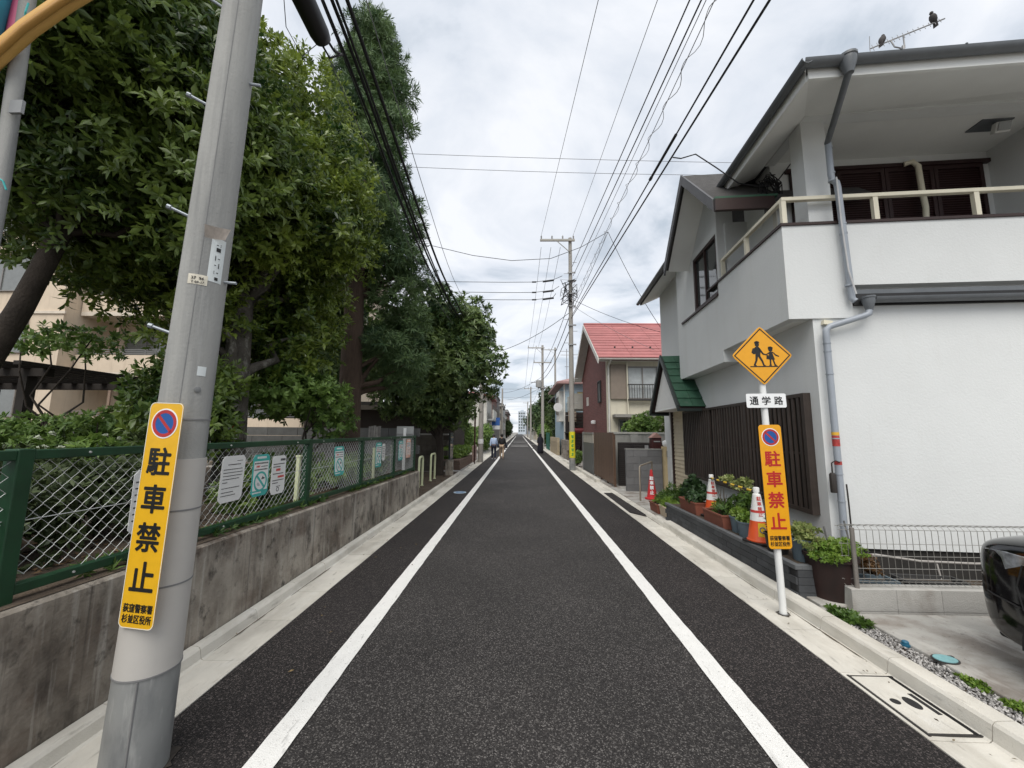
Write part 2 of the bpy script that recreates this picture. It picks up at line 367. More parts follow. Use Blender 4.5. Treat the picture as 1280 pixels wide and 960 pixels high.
# drain lid in the gutter, with lifting holes and a slot behind
lid = thing('drain_cover', 'pale concrete drain cover with dark lifting holes in the gutter', 'drain cover', (2.41, 2.655, 0.011))
MB().box(-.135, .112, -.25, .25, -.002, .006).build('slab', conc, lid, bevel=.003)
fr = MB()
for (a, b, c, d) in ((-.15, -.137, -.27, .27), (-.137, .15, .252, .264), (-.137, .15, -.264, -.252)): fr.box(a, b, c, d, -.004, .004)
fr.build('frame', iron, lid)
MB().box(.114, .140, -.262, .262, -.003, .0048).build('slot', M('drain_dark', (.006, .006, .006), rough=.9), lid)
dark_rub = M('dark_rubber', (0.02, 0.02, 0.02), rough=.7)
MB().prism(disc(.026, 20, -.075, .0), FZ, .005, .0085).build('lifting_hole', dark_rub, lid)
MB().prism([(a * .75, b * 1.25) for a, b in disc(.045, 24, .02, -.01)], FZ, .005, .0085).build('lifting_hole', dark_rub, lid)
MB().box(.07, .095, -.11, .075, .005, .0085).build('grip_plate', dark_rub, lid)
# blue painted meter cover in the road
mc = thing('valve_cover', 'round blue and white valve cover set in the road beside left line', 'valve cover', (-1.60, 10.75, 0.004))
MB().prism(disc(.17, 28), FZ, .0, .010).build('rim', M('cover_pale', (.38, .47, .55), rough=.7, var=.2), mc)
MB().prism(disc(.125, 28), FZ, .010, .013).build('lid', M('cover_blue', (.09, .17, .30), rough=.7, var=.3, vs=20), mc)
MB().box(-.05, .05, -.02, .02, .013, .016).build('keyhole', M('cover_pale', (.38, .47, .55)), mc)
# ---- right forecourt: gravel strip, concrete slab, teal lid
slab = MB().box(2.93, 9.0, -4.0, 3.66, -.2, .10).build('forecourt_slab', conc_dk, bevel=.01); struct(slab)
struct(MB().box(2.70, 2.93, -4, 4.0, -.2, .062).build('gravel_bed', soil))
pts = np.stack([rng.uniform(2.705, 2.925, 5200), rng.uniform(0.9, 3.75, 5200), rng.uniform(.062, .082, 5200)], 1)
oct_v = np.array([(1, 0, 0), (0, 1, 0), (-1, 0, 0), (0, -1, 0), (0, 0, .7), (0, 0, -.7)]) * 1.0
oct_f = np.array([(0, 1, 4), (1, 2, 4), (2, 3, 4), (3, 0, 4), (1, 0, 5), (2, 1, 5), (3, 2, 5), (0, 3, 5)])
sc = rng.uniform(.005, .0125, len(pts)); Rm = rot_to(rng.normal(size=(len(pts), 3)), rng)
v = np.einsum('nij,kj->nki', Rm, oct_v * np.array([1.3, .9, .9])) * sc[:, None, None] + pts[:, None, :]
q = oct_f[None] + (np.arange(len(pts)) * 6)[:, None, None]
grv = newobj('gravel', npmesh('gravel', v.reshape(-1, 3), q.reshape(-1, 3)), M('gravel_stone', (.33, .32, .31), rough=.85, island=.55, var=.2))
tag(grv, 'loose grey and white gravel strip beside the kerb', 'gravel', kind='stuff')
tl = thing('meter_lid', 'oval pale teal meter lid set in the concrete forecourt', 'meter lid', (2.98, 2.965, .101))
MB().prism([(a * 1.2, b * .9) for a, b in disc(.068, 28)], FZ, 0, .005).build('rim', iron, tl)
MB().prism([(a * 1.2, b * .9) for a, b in disc(.058, 28)], FZ, .005, .009).build('lid', M('teal_lid', (.20, .40, .42), rough=.6, var=.15, vs=30), tl)
MB().box(.055, .085, .02, .04, .0, .008).build('hinge', iron, tl)
cap = thing('pipe_cap', 'small blue plastic cap at the edge of the concrete forecourt', 'pipe cap', (2.915, 3.18, .09))
MB().lathe([(.022, 0), (.022, .02), (.016, .026)], n=14).build('cap', M('blue_cap', (.02, .12, .2), rough=.4), cap, smooth=40)
MB().lathe([(.028, -.01), (.028, .004)], n=14).build('flange', M('blue_cap', (.02, .12, .2)), cap)

# ================================================================ left: retaining wall, park, fence
wallM = M('old_wall', (0.35, 0.315, 0.265), rough=.92, var=.28, vs=2.2, bump=.5, bs=30,
          stain=[((0.115, .092, .072), .8, (1.7, 1.7, 1.3), .43, .62), ((0.045, .037, .031), .85, (3.6, 3.6, 2.2), .53, .69), ((.46, .44, .395), .6, (17, 17, .9), .55, .70), ((.025, .021, .018), .9, (9, 9, 7), .57, .70), ((.11, .07, .05), .5, (2.2, 2.2, 3.5), .55, .7), ((.05, .042, .036), .65, (26, 26, .3), .57, .70)])
wl = thing('retaining_wall', 'long grey concrete retaining wall streaked with dark stains', 'wall', (-2.46, 4, 0))
def wtop(y): return .81 - .012 * max(0, y - 1)
ys = [-2, 0, 1, 2.5, 4, 5.5, 7, 8.2, 9.35]
mb = MB(); vs = []
for y in ys: vs += [(-2.36, y, -.1), (-2.365, y, wtop(y) - .015), (-2.385, y, wtop(y)), (-2.60, y, wtop(y) + .005), (-2.60, y, -.1)]
fs = [(5*i + k, 5*i + 5 + k, 5*i + 6 + k, 5*i + 1 + k) for i in range(len(ys) - 1) for k in range(4)]
fs += [(4, 3, 2, 1, 0), tuple(5 * (len(ys) - 1) + k for k in range(5))]
fs = [f[::-1] for f in fs]
mb.add(vs, fs).build('wall_body', wallM, wl, world=True)
capM = M('wall_top_dirt', (.12, .09, .065), rough=.95, var=.4, vs=9, bump=.8, bs=60)
mb = MB(); vs = []
for y in ys[:-1] + [9.33]: vs += [(-2.40, y, wtop(y) + .006), (-2.60, y, wtop(y) + .012)]
mb.add(vs, [(2*i, 2*i + 2, 2*i + 3, 2*i + 1)[::-1] for i in range(len(ys) - 1)]).build('dirt_layer', capM, wl, world=True)
struct(MB().box(-2.60, -45, -12, 9.4, -.3, .74).build('park_ground', soil))
struct(MB().box(-2.36, -45, 9.4, 15.2, -.3, .10).build('bare_ground', soil))
green = M('fence_green', (.007, .043, .016), rough=.5, var=.3, vs=7, spec=.5, stain=[((.02, .03, .02), .6, (30, 30, 30), .6, .75)])
wire_m = M('galvanised_wire', (.50, .51, .50), rough=.5, metal=.35, var=.12)
fence = thing('chain_link_fence', 'dark green framed chain link fence on top of the concrete wall', 'fence', (-2.48, 4, .8))
FXp = -2.48; posts = [-1.2, .4, 1.91, 3.0, 4.57, 6.13, 7.72, 9.2]
def post_mesh(y):
    z0 = wtop(y) - .05
    m = MB().box(FXp - .045, FXp + .03, y - .035, y + .035, z0, 1.545)
    return m
for y in posts: post_mesh(y).build('post', green, fence, world=True, bevel=.005)
for a, b in zip(posts[:-1], posts[1:]):
    a2, b2 = a + .036, b - .036
    for (zz_, nm) in ((None, 'bottom_rail'), (1.515, 'top_rail')):
        za_, zb_ = (wtop(a) + .065, wtop(b) + .065) if zz_ is None else (zz_, zz_)
        m = MB().bar((FXp, a2, za_), (FXp, b2, zb_), .055, .048)
        m.build(nm, green, fence, world=True, bevel=.004)
    for (yy, zz_) in ((a2 + .25, 1.515), (b2 - .25, 1.515), (a2 + .25, wtop(a) + .065)):
        MB().lathe([(.007, 0), (.006, .006)], n=8).xf(Matrix.Translation((FXp + .028, yy, zz_)) @ Matrix.Rotation(R_(90), 4, 'Y')).build('bolt', wire_m, fence, world=True)
    # woven wires: one zigzag after the other, hooking at the bends
    pw = .0375; mb = MB(); y = a2 + .01; zt = 1.485
    k = 0
    while y < b2 - .02:
        zb = wtop(y) + .09; path = []; nn = int((zt - zb) / pw)
        for i in range(nn + 1):
            odd = (i + k) % 2; path.append((FXp + (.003 if odd else -.003), y + (pw if odd else 0) + random.uniform(-.001, .001), zt - i * pw))
        if y > 0.2: mb.tube(path, .0020 if y < 5 else .0025, n=4, caps=False)
        y += pw; k += 1
    if mb.v: o = mb.build('wire_mesh', wire_m, fence, world=True); o['kind'] = 'stuff'
    MB().tube([(FXp, a2, 1.19), (FXp + .008, (a + b) / 2, 1.185 + .0), (FXp, b2, 1.20)], .0028, n=5).build('tension_wire', wire_m, fence, world=True)
# ---- notices tied to the fence
def notice(name, label, y, z, w, h, kind, grp, tilt=0.0):
    t = thing(name, label, 'notice', (FXp + .036, y, z)); t['group'] = grp
    t.rotation_euler = (R_(tilt), 0, R_(90))      # local -y faces the street (+x world)
    whiteM = M('notice_white', (.74, .74, .72), rough=.45, var=.05); tealM = M('notice_teal', (.06, .40, .36), rough=.45, var=.1)
    inkM = M('notice_ink', (.05, .05, .05), rough=.5); redM = M('notice_red', (.55, .05, .04), rough=.5); orM = M('notice_orange', (.75, .42, .30), rough=.5)
    c = .03
    oct_ = [(-w/2 + c, -h/2), (w/2 - c, -h/2), (w/2, -h/2 + c), (w/2, h/2 - c), (w/2 - c, h/2), (-w/2 + c, h/2), (-w/2, h/2 - c), (-w/2, -h/2 + c)]
    def rows(zs, ws, mat, th=.008, nm='printed_line', x0=None):
        for zz_, ww in zip(zs, ws):
            m = MB(); x = -w / 2 * .82 if x0 is None else x0
            xe = x + ww * w
            while x < xe:
                s_ = random.uniform(.008, .022); m.box(x, min(x + s_, xe), -.0035, -.002, zz_, zz_ + th); x += s_ + .004
            m.build(nm, mat, t)
    if kind == 'letter':
        MB().prism(oct_, FY, -.002, .002).build('sheet', whiteM, t)
        rows([h*.38], [.25], inkM, .005, x0=w*.12); rows([h*.30], [.55], inkM, .007, x0=-w*.25)
        rows([h*.2, h*.13, h*.06, -h*.01, -h*.08, -h*.2, -h*.29, -h*.36], [.8, .82, .8, .7, .2, .75, .5, .6], inkM, .006)
    elif kind == 'print':
        MB().prism(oct_, FY, -.002, .002).build('sheet', whiteM, t)
        rows([h*.36], [.35], inkM, .022, x0=w*.08); rows([h*.27, h*.2], [.8, .5], inkM, .009)
        rows([h*.1], [.3], redM, .024, x0=-w*.2); rows([h*.02], [.75], inkM, .008); rows([-h*.08], [.45], redM, .02, x0=-w*.05); rows([-h*.15, -h*.22], [.8, .4], inkM, .008)
        m = MB(); ring(m, .016, .022, FY, -.0035, -.002, 16, 0, -h*.38); m.build('emblem', inkM, t); rows([-h*.31], [.3], inkM, .006, x0=-w*.12)
    elif kind == 'plain':
        MB().prism(oct_, FY, -.002, .002).build('sheet', whiteM, t)
        rows([h*.3, h*.2, h*.1, 0, -h*.1, -h*.2, -h*.3], [.7]*7, inkM, .009)
    else:
        cm = orM if kind == 'orange' else tealM
        MB().prism(oct_, FY, -.002, .002).build('sheet', cm, t)
        MB().box(-w*.44, w*.44, -.0032, -.002, -h*.36, h*.34).build('panel', whiteM, t)
        rows([h*.40], [.55], whiteM, .02, x0=-w*.28); rows([h*.27], [.8], inkM, .014); rows([h*.19], [.22], redM, .018, x0=-w*.3); rows([h*.195], [.4], inkM, .009, x0=-w*.02); rows([h*.12], [.78], inkM, .012)
        rr_ = min(w * .40, h * .24); cz = -h * .15
        m = MB(); ring(m, rr_ * .80, rr_, FY, -.0046, -.0032, 32, 0, cz)
        m.bar((-rr_*.6, -.0039, cz + rr_*.6), (rr_*.6, -.0039, cz - rr_*.6), .0014, rr_*.22, up=(rr_, 0, rr_)); m.build('prohibition_ring', cm, t)
        MB().prism([(.1*rr_, .18*rr_+cz), (.55*rr_, .22*rr_+cz), (.62*rr_, .34*rr_+cz), (.42*rr_, .36*rr_+cz), (.32*rr_, .52*rr_+cz), (.2*rr_, .36*rr_+cz)], FY, -.0042, -.0033).build('dark_figure', inkM, t)
        MB().prism([(-.5*rr_, -.3*rr_+cz), (-.3*rr_, -.45*rr_+cz), (-.05*rr_, -.42*rr_+cz), (-.12*rr_, -.25*rr_+cz), (-.3*rr_, -.1*rr_+cz), (-.48*rr_, -.08*rr_+cz)], FY, -.0042, -.0033).build('grey_figure', M('notice_grey', (.4, .45, .45)), t)
        rows([-h*.43], [.5], whiteM, .012, x0=-w*.42)
    for sx in (-1, 1):
        MB().tube([(sx * w * .4, -.004, h*.47), (sx * w * .4, .03, h*.48), (sx*w*.4, .034, h*.44)], .0015, n=4).build('cable_tie', whiteM, t)
    return t
NG = 'paper notices tied to the chain link fence'
notice('fence_notice', 'white typed letter notice on fence just right of leaning concrete pole', 3.325, 1.235, .27, .385, 'letter', NG, 2)
notice('fence_notice', 'teal bordered notice between two white notices, dark figure in prohibition ring', 3.69, 1.225, .235, .385, 'teal', NG)
notice('fence_notice', 'white notice with red lines, right of the teal bordered one', 3.965, 1.20, .225, .38, 'print', NG)
notice('fence_notice', 'teal prohibition notice alone in the middle of the second fence panel', 5.3, 1.24, .28, .39, 'teal', NG, -3)
notice('fence_notice', 'teal prohibition notice in third fence panel, white sheet beside it', 6.78, 1.235, .28, .42, 'teal', NG)
notice('fence_notice', 'plain white sheet behind right edge of third teal notice', 7.03, 1.27, .14, .30, 'plain', NG)
notice('fence_notice', 'small teal prohibition notice in last fence panel, farthest down the street', 8.05, 1.25, .30, .40, 'teal', NG)
notice('fence_notice', 'orange notice at the far end of the chain link fence', 8.60, 1.27, .33, .40, 'orange', NG)
notice('fence_notice', 'narrow white sheet of small print behind the yellow no parking sign', 2.55, 1.185, .17, .40, 'plain', NG)
# ================================================================ white house on the right (local frame: u right, v away, z up)
stucco = M('white_stucco', (.64, .655, .65), rough=.9, var=.035, vs=1.3, bump=.17, bs=38, stain=[((.56, .56, .535), .4, (3.2, 3.2, .35), .54, .78), ((.50, .49, .46), .3, (14, 14, .5), .62, .8)])
soffitM = M('soffit_white', (.76, .77, .75), rough=.85, var=.05, vs=1.5)
brownM = M('brown_trim', (.035, .019, .017), rough=.55, var=.15)
gutM = M('gutter_grey', (.115, .125, .135), rough=.42, var=.15, vs=6, spec=.5)
pipeM = M('downpipe_grey', (.30, .33, .37), rough=.4, var=.08, vs=5, spec=.5)
creamM = M('cream_paint', (.70, .655, .52), rough=.5, var=.06)
roofM = M('dark_shingle', (.06, .057, .055), rough=.85, var=.25, vs=9, bump=.4, bs=70)
grnM = M('green_roof', (.030, .085, .052), rough=.55, var=.25, vs=5, orand=.12, spec=.4, stain=[((.12, .15, .12), .35, (9, 9, 9), .6, .75)])
AL = R_(4.7)
H = thing('white_house', 'white stucco two storey house with covered balcony and brown lattice screen', 'house', (3.57, 4.65, 0), -AL)
HB = lambda: MB()
# lower walls
HB().box(0, 7, 0, .12, .38, 3.34).build('lower_front_wall', stucco, H)
HB().box(.03, 7, .03, .12, -.05, .378).build('plinth', M('plinth_dark', (.03, .028, .026), rough=.9, var=.3), H)
HB().box(0, .12, .121, 4.55, 0, 3.2).build('lower_street_wall', stucco, H)
HB().box(0, .12, 5.72, 6.4, 0, 3.2).build('lower_street_wall', stucco, H)
HB().box(0, .12, 4.55, 5.72, 2.25, 3.2).build('lower_street_wall', stucco, H)
# overhanging parapet of the balcony
par = HB().prism([(-.28, 3.05), (.45, 3.05), (.45, 3.46), (7, 3.46), (7, 4.25), (-.28, 4.25)], FY, -.022, .10)
par.build('balcony_parapet', stucco, H)
HB().box(-.28, -.16, .101, 1.80, 3.05, 4.25).build('balcony_parapet', stucco, H)
HB().box(-.16, 0, .101, 2.3, 3.05, 3.15).build('overhang_soffit', soffitM, H)
HB().box(-.16, 7, .101, 1.0, 3.5, 3.62).build('balcony_floor', soffitM, H)
for (a, b, c, d) in ((-.30, 7, -.042, .115), (-.30, -.14, .116, 2.30)): HB().box(a, b, c, d, 4.252, 4.285).build('parapet_cap', brownM, H)
# upper block with the window, carried out over the street
x0 = -.28
HB().box(x0, 0, 1.80, 4.02, 2.85, 4.07).build('upper_block_wall', stucco, H)
HB().box(x0, 0, 1.80, 1.86, 4.07, 5.9).build('upper_block_wall', stucco, H)
HB().box(x0, 0, 2.98, 4.02, 4.07, 5.9).build('upper_block_wall', stucco, H)
HB().box(x0, 0, 1.86, 2.98, 5.17, 5.9).build('upper_block_wall', stucco, H)
HB().box(0, .12, 4.02, 6.4, 3.2, 5.75).build('upper_street_wall', stucco, H)
HB().box(.12, 7, 6.28, 6.4, 0, 5.75).build('rear_wall', stucco, H)
wdw = HB()
for (a, b, c, d) in ((1.86, 1.92, 4.07, 5.17), (2.92, 2.98, 4.07, 5.17), (1.92, 2.92, 4.07, 4.13), (1.92, 2.92, 5.11, 5.17), (2.40, 2.44, 4.13, 5.11)): wdw.box(-.27, -.2, a, b, c, d)
w_ = wdw.build('window', brownM, H)
HB().box(-.235, -.225, 1.92, 2.40, 4.13, 5.11).build('pane', glassM('window_glass', (.05, .06, .06)), w_)
HB().box(-.225, -.215, 2.44, 2.92, 4.13, 5.11).build('pane', glassM('window_glass'), w_)
HB().box(-.31, -.281, 1.86, 3.70, 4.03, 4.068).build('window_sill', brownM, H)
# upper wall round the balcony
HB().box(.20, .34, .96, 1.80, 3.6, 5.8).build('upper_recess_wall', stucco, H)
HB().box(.34, 3.32, .96, 1.08, 3.6, 5.80).build('upper_recess_wall', stucco, H)
HB().box(3.20, 3.32, -.0, .96, 3.62, 5.80).build('balcony_end_wall', stucco, H)
HB().box(-.16, .34, 1.74, 1.80, 3.6, 5.3).build('balcony_end_wall', stucco, H)
HB().box(3.32, 7, 0.0, .12, 3.47, 5.8).build('upper_front_wall', stucco, H)
HB().box(.13, .42, .102, .36, 4.0, 5.80).build('balcony_column', stucco, H)
HB().box(.125, 3.32, .0, .16, 5.76, 6.0).build('balcony_beam', stucco, H)
HB().box(.13, .27, .361, .96, 5.76, 6.0).build('balcony_beam', stucco, H)
HB().box(.27, 3.32, .16, .96, 5.80, 5.86).build('balcony_ceiling', soffitM, H)
# main roof: hipped, with sloping soffit, fascia and gutters
eU, eV, eZ = -.34, -.80, 5.60
def slab4(name, pts, th, mat, par_=H):
    n = Vector((0, 0, 1)); P = [Vector(p) for p in pts]
    return HB().add(P + [p + n * th for p in P], [(3,2,1,0), (4,5,6,7), (0,1,5,4), (1,2,6,5), (2,3,7,6), (3,0,4,7)]).build(name, mat, par_)
slab4('roof_slope', [(eU, eV, eZ), (8, eV, eZ), (8, 3, eZ + 1.6), (3.4, 3, eZ + 1.6)], .10, roofM)
slab4('roof_slope', [(eU, 1.27, eZ), (eU, eV, eZ), (3.4, 3, eZ + 1.6), (3.4, 3.2, eZ + 1.6)], .10, roofM)
slab4('soffit', [(eU + .03, eV + .03, eZ - .02), (8, eV + .03, eZ - .02), (8, .0, eZ + .28), (.12, .0, eZ + .165)], .012, soffitM)
slab4('soffit', [(eU + .03, 1.25, eZ - .02), (eU + .03, eV + .03, eZ - .02), (.125, .0, eZ + .165), (.125, 1.25, eZ + .165)], .012, soffitM)
HB().box(eU + .0, 8, eV - .01, eV + .025, eZ - .06, eZ + .09).build('fascia', soffitM, H)
HB().box(eU - .01, eU + .02, eV + .026, 1.28, eZ - .06, eZ + .09).build('fascia', soffitM, H)
def half_gutter(a, b, r=.055):
    a = Vector(a); b = Vector(b); d = (b - a).normalized(); s_ = d.cross(Vector((0, 0, 1))).normalized(); vs = []; n = 8
    for p in (a, b):
        for rr_ in (r, r * .86):
            for k in range(n + 1):
                t = math.pi * k / n; vs.append(p + s_ * math.cos(t) * rr_ - Vector((0, 0, 1)) * math.sin(t) * rr_)
    m = n + 1; fs = []
    for k in range(n): fs += [(k, k + 1, 2*m + k + 1, 2*m + k), (m + k, 3*m + k, 3*m + k + 1, m + k + 1), (k, m + k, m + k + 1, k + 1), (2*m + k, 2*m + k + 1, 3*m + k + 1, 3*m + k)]
    fs += [(0, 2*m, 3*m, m), (n, m + n, 3*m + n, 2*m + n)]
    return MB().add(vs, fs)
gt = half_gutter((eU - .09, eV - .068, eZ + .09), (8, eV - .068, eZ + .09), .062).build('eaves_gutter', gutM, H, smooth=50)
for u in np.arange(.5, 7, .62): HB().box(u, u + .018, eV - .135, eV - .011, eZ + .088, eZ + .1).build('gutter_bracket', gutM, gt)
half_gutter((eU - .066, 1.3, eZ + .09), (eU - .066, eV - .12, eZ + .09), .058).build('eaves_gutter', gutM, H, smooth=50)
# cross gable towards the street
gA, gZ0, gV0, gV1, gVc = 6.30, 5.02, .70, 3.22, 1.96
gu0, gu1 = -.75, 1.4
for (va, vb, nm) in ((gV0, gVc, 'a'), (gV1, gVc, 'b')):
    z0 = gZ0 if nm == 'a' else gZ0 + .06
    slab4('gable_roof', [(gu0, va, z0), (gu1, va, z0), (gu1, vb, gA), (gu0, vb, gA)], .07, roofM)
    slab4('gable_soffit', [(gu0 + .06, va, z0 - .025), (x0, va, z0 - .025), (x0, vb, gA - .025), (gu0 + .06, vb, gA - .025)], .01, soffitM)
    # barge boards
    HB().add([(gu0, va, z0 - .11), (gu0, vb, gA - .11), (gu0, vb, gA + .085), (gu0, va, z0 + .085), (gu0 - .035, va, z0 - .11), (gu0 - .035, vb, gA - .11), (gu0 - .035, vb, gA + .085), (gu0 - .035, va, z0 + .085)],
             [(0,1,2,3), (7,6,5,4), (0,4,5,1), (1,5,6,2), (2,6,7,3), (3,7,4,0)]).build('barge_board', M('barge_grey', (.10, .10, .105), rough=.6), H)
HB().box(gu0 - .02, .05, gV0 - .06, gV0 - .002, gZ0 - .12, gZ0 + .06).build('gable_eave', brownM, H)
HB().box(gu0 - .02, .1, gV0 - .06, gV0 + .10, gZ0 + .061, gZ0 + .09).build('gable_eave_flashing', grnM, H)
HB().prism([(1.8, 5.3), (3.2, 5.3), (1.96 + .0, 6.25)], FX, x0 - .0, x0 + .1).build('gable_wall', stucco, H)
# lower far eave
slab4('rear_eave', [(-.52, 3.3, 5.44), (.2, 3.3, 5.74), (.2, 6.6, 5.74), (-.52, 6.6, 5.44)], .07, roofM)
slab4('rear_eave_soffit', [(-.50, 3.35, 5.42), (.0, 3.35, 5.64), (.0, 6.55, 5.64), (-.50, 6.55, 5.42)], .012, soffitM)
half_gutter((-.58, 6.6, 5.49), (-.58, 3.3, 5.49), .05).build('eaves_gutter', gutM, H, smooth=50)
HB().lathe([(.05, 0), (.05, .015), (.03, .03)], n=18).xf(Matrix.Translation((.2, 1.3, 4.98)) @ Matrix.Rotation(R_(-90), 4, 'Y')).build('round_vent', soffitM, H, smooth=40)
# balcony railing
rl = HB().box(-.25, 3.2, -.015, .045, 4.60, 4.65); rl.box(-.25, -.19, .046, 1.8, 4.60, 4.65)
rail = rl.build('balcony_rail', creamM, H, bevel=.006)
for (u, v) in ((-.225, .01), (-.22, .95), (-.22, 1.76), (.85, .012), (1.98, .012), (3.1, .012)):
    HB().box(u - .028, u + .028, v - .02, v + .03, 4.285, 4.60).build('baluster', creamM, rail)
# louvred shutters on the balcony
shM = M('shutter_brown', (.045, .018, .018), rough=.5, var=.15, orand=.1)
slat_mesh = {}
def shutter(u0, u1, v, z0, z1):
    f = HB()
    for (a, b, c, d) in ((u0, u0 + .05, z0, z1), (u1 - .05, u1, z0, z1), (u0 + .05, u1 - .05, z0, z0 + .06), (u0 + .05, u1 - .05, z1 - .06, z1)): f.box(a, b, v - .035, v, c, d)
    p = f.build('shutter', M('shutter_frame', (.03, .013, .013), rough=.5), H)
    HB().box(u0 + .04, u1 - .04, v - .004, v + .003, z0 + .05, z1 - .05).build('shutter_back', M('shutter_frame', (.03, .013, .013)), p)
    key = round(u1 - u0, 2)
    if key not in slat_mesh:
        w = u1 - u0 - .1; m = MB().obox((0, 0, 0), (w, .028, .006), Matrix.Rotation(R_(38), 3, 'X')).mesh('slat'); m.materials.append(shM); slat_mesh[key] = m
    n = int((z1 - z0 - .13) / .036)
    for i in range(n):
        o = bpy.data.objects.new('slat', slat_mesh[key]); COL.objects.link(o); o.parent = p; o.location = ((u0 + u1) / 2, v - .018, z0 + .08 + i * .036)
for (a, b) in ((.46, 1.11), (1.12, 1.77), (1.78, 2.43), (2.44, 3.09)): shutter(a, b, .955, 4.42, 5.60)
HB().box(.40, 3.18, .90, .955, 5.605, 5.66).build('shutter_head', M('shutter_frame', (.03, .013, .013)), H)
HB().tube([(2.02, .89, 5.62), (2.10, .85, 5.63), (2.16, .84, 5.55), (2.17, .84, 5.2), (2.19, .84, 4.9), (2.17, .85, 4.55), (2.2, .86, 4.3)], .035, n=10).build('air_duct_hose', creamM, H, smooth=60)
# floodlight
fl = HB().box(2.50, 2.88, .30, .52, 5.785, 5.799).build('lamp_plate', gutM, H)
HB().obox((2.70, .30, 5.66), (.15, .09, .13), Matrix.Rotation(R_(18), 3, 'X') @ Matrix.Rotation(R_(-14), 3, 'Z')).build('floodlight', M('lamp_white', (.7, .7, .68), rough=.4), fl, bevel=.01)
HB().obox((2.685, .245, 5.645), (.12, .01, .10), Matrix.Rotation(R_(18), 3, 'X') @ Matrix.Rotation(R_(-14), 3, 'Z')).build('lamp_glass', glassM('lamp_glass', (.25, .26, .26)), fl)
HB().tube([(2.69, .36, 5.79), (2.70, .33, 5.70)], .012, n=6).build('lamp_arm', gutM, fl)
# rain hopper, downpipe
def hopper(u, v, z, s=1.0):
    m = HB(); r0, r1 = .075 * s, .05 * s
    m.lathe([(r1 * .8, -.17 * s), (r1, -.13 * s), (r0, -.04 * s), (r0, .0), (r0 * 1.12, .005), (r0 * 1.12, .03 * s), (r0 * .9, .03 * s)], (u, v, z), n=14)
    return m.build('rain_hopper', gutM, H, smooth=35)
hopper(.02, -.88, 5.68, 1.05)
pth = [(.02, -.88, 5.56), (.02, -.86, 5.50), (.20, -.36, 5.36), (.30, -.09, 5.30), (.31, -.085, 5.22), (.31, -.085, 4.80)]
HB().tube(pth[:4], .034, n=10).build('swan_neck', gutM, H, smooth=60)
dp = HB().tube([(.31, -.087, 5.31), (.31, -.087, 4.86), (.315, -.09, 4.80), (.36, -.09, 4.76), (.37, -.09, 4.70), (.40, -.085, 3.5), (.405, -.085, 3.27), (.43, -.1, 3.23)], .035, n=12).build('downpipe', pipeM, H, smooth=60)
for z in (5.22, 4.88, 4.78, 4.2, 4.08, 3.42): HB().lathe([(.040, 0), (.040, .02)], (.385 if z < 4.7 else .315, -.086, z), n=12).build('pipe_collar', pipeM, dp, smooth=40)
hopper(.56, -.115, 3.25, .85)
half_gutter((.62, -.10, 3.265), (7, -.10, 3.265), .06).build('lower_gutter', gutM, H, smooth=50)
HB().box(.46, 7, -.02, .09, 3.345, 3.40).build('drip_flashing', gutM, H)
HB().box(.46, 7, -.032, -.001, 3.20, 3.343).build('gap_shade_strip', M('gap_shade_dark', (.02, .02, .021), rough=.6), H)  # near-black strip painted as the shadow gap under the balcony parapet
lp = HB().tube([(.56, -.115, 3.13), (.55, -.115, 3.07), (.50, -.11, 3.045), (.13, -.085, 2.93), (.085, -.085, 2.89), (.08, -.085, 2.80), (.08, -.085, .42)], .035, n=12).build('lower_downpipe', pipeM, H, smooth=60)
for z in (2.72, 2.62, 2.35, 1.6, 1.2, .9): HB().lathe([(.0395, 0), (.0395, .014)], (.08, -.085, z), n=12).build('pipe_clip', pipeM, lp, smooth=40)
for (z0_, z1_, m) in ((1.52, 1.64, M('red_sticker', (.40, .05, .045), rough=.5, var=.5, vs=60)), (1.31, 1.35, M('red_sticker', (.55, .06, .05)))):
    HB().lathe([(.0365, z0_), (.0365, z1_)], (.08, -.085, 0), n=12).build('sticker', m, lp, smooth=40)
HB().lathe([(.0368, 1.645), (.0368, 1.68)], (.08, -.085, 0), n=12).build('sticker', M('yellow_sticker', (.7, .4, .04), rough=.5), lp, smooth=40)
pl = HB().lathe([(.030, 1.0), (.032, 1.02), (.032, 1.2), (.02, 1.22)], (.0, -.10, 0), n=10).build('hanging_box', M('dark_plastic', (.03, .025, .022), rough=.6), H, smooth=30)
HB().tube([(.0, -.1, 1.22), (-.005, -.11, 1.33), (.03, -.12, 1.36), (.07, -.13, 1.34)], .007, n=6).build('hook', M('dark_plastic', (.03, .025, .022)), pl, smooth=60)
HB().tube([(.12, -.125, 1.1), (.125, -.125, .9), (.13, -.12, .6), (.125, -.1, .4)], .008, n=6).build('cable', M('dark_plastic', (.03, .025, .022)), H)
HB().obox((.14, -.03, 2.99), (.10, .05, .05), Matrix.Rotation(R_(8), 3, 'Y')).build('junction_box', creamM, H)
HB().tube([(.33, -.14, 4.8), (.335, -.14, 4.2), (.36, -.14, 3.6), (.41, -.15, 3.3)], .009, n=5).build('cable', M('grey_cable', (.5, .5, .5)), H)
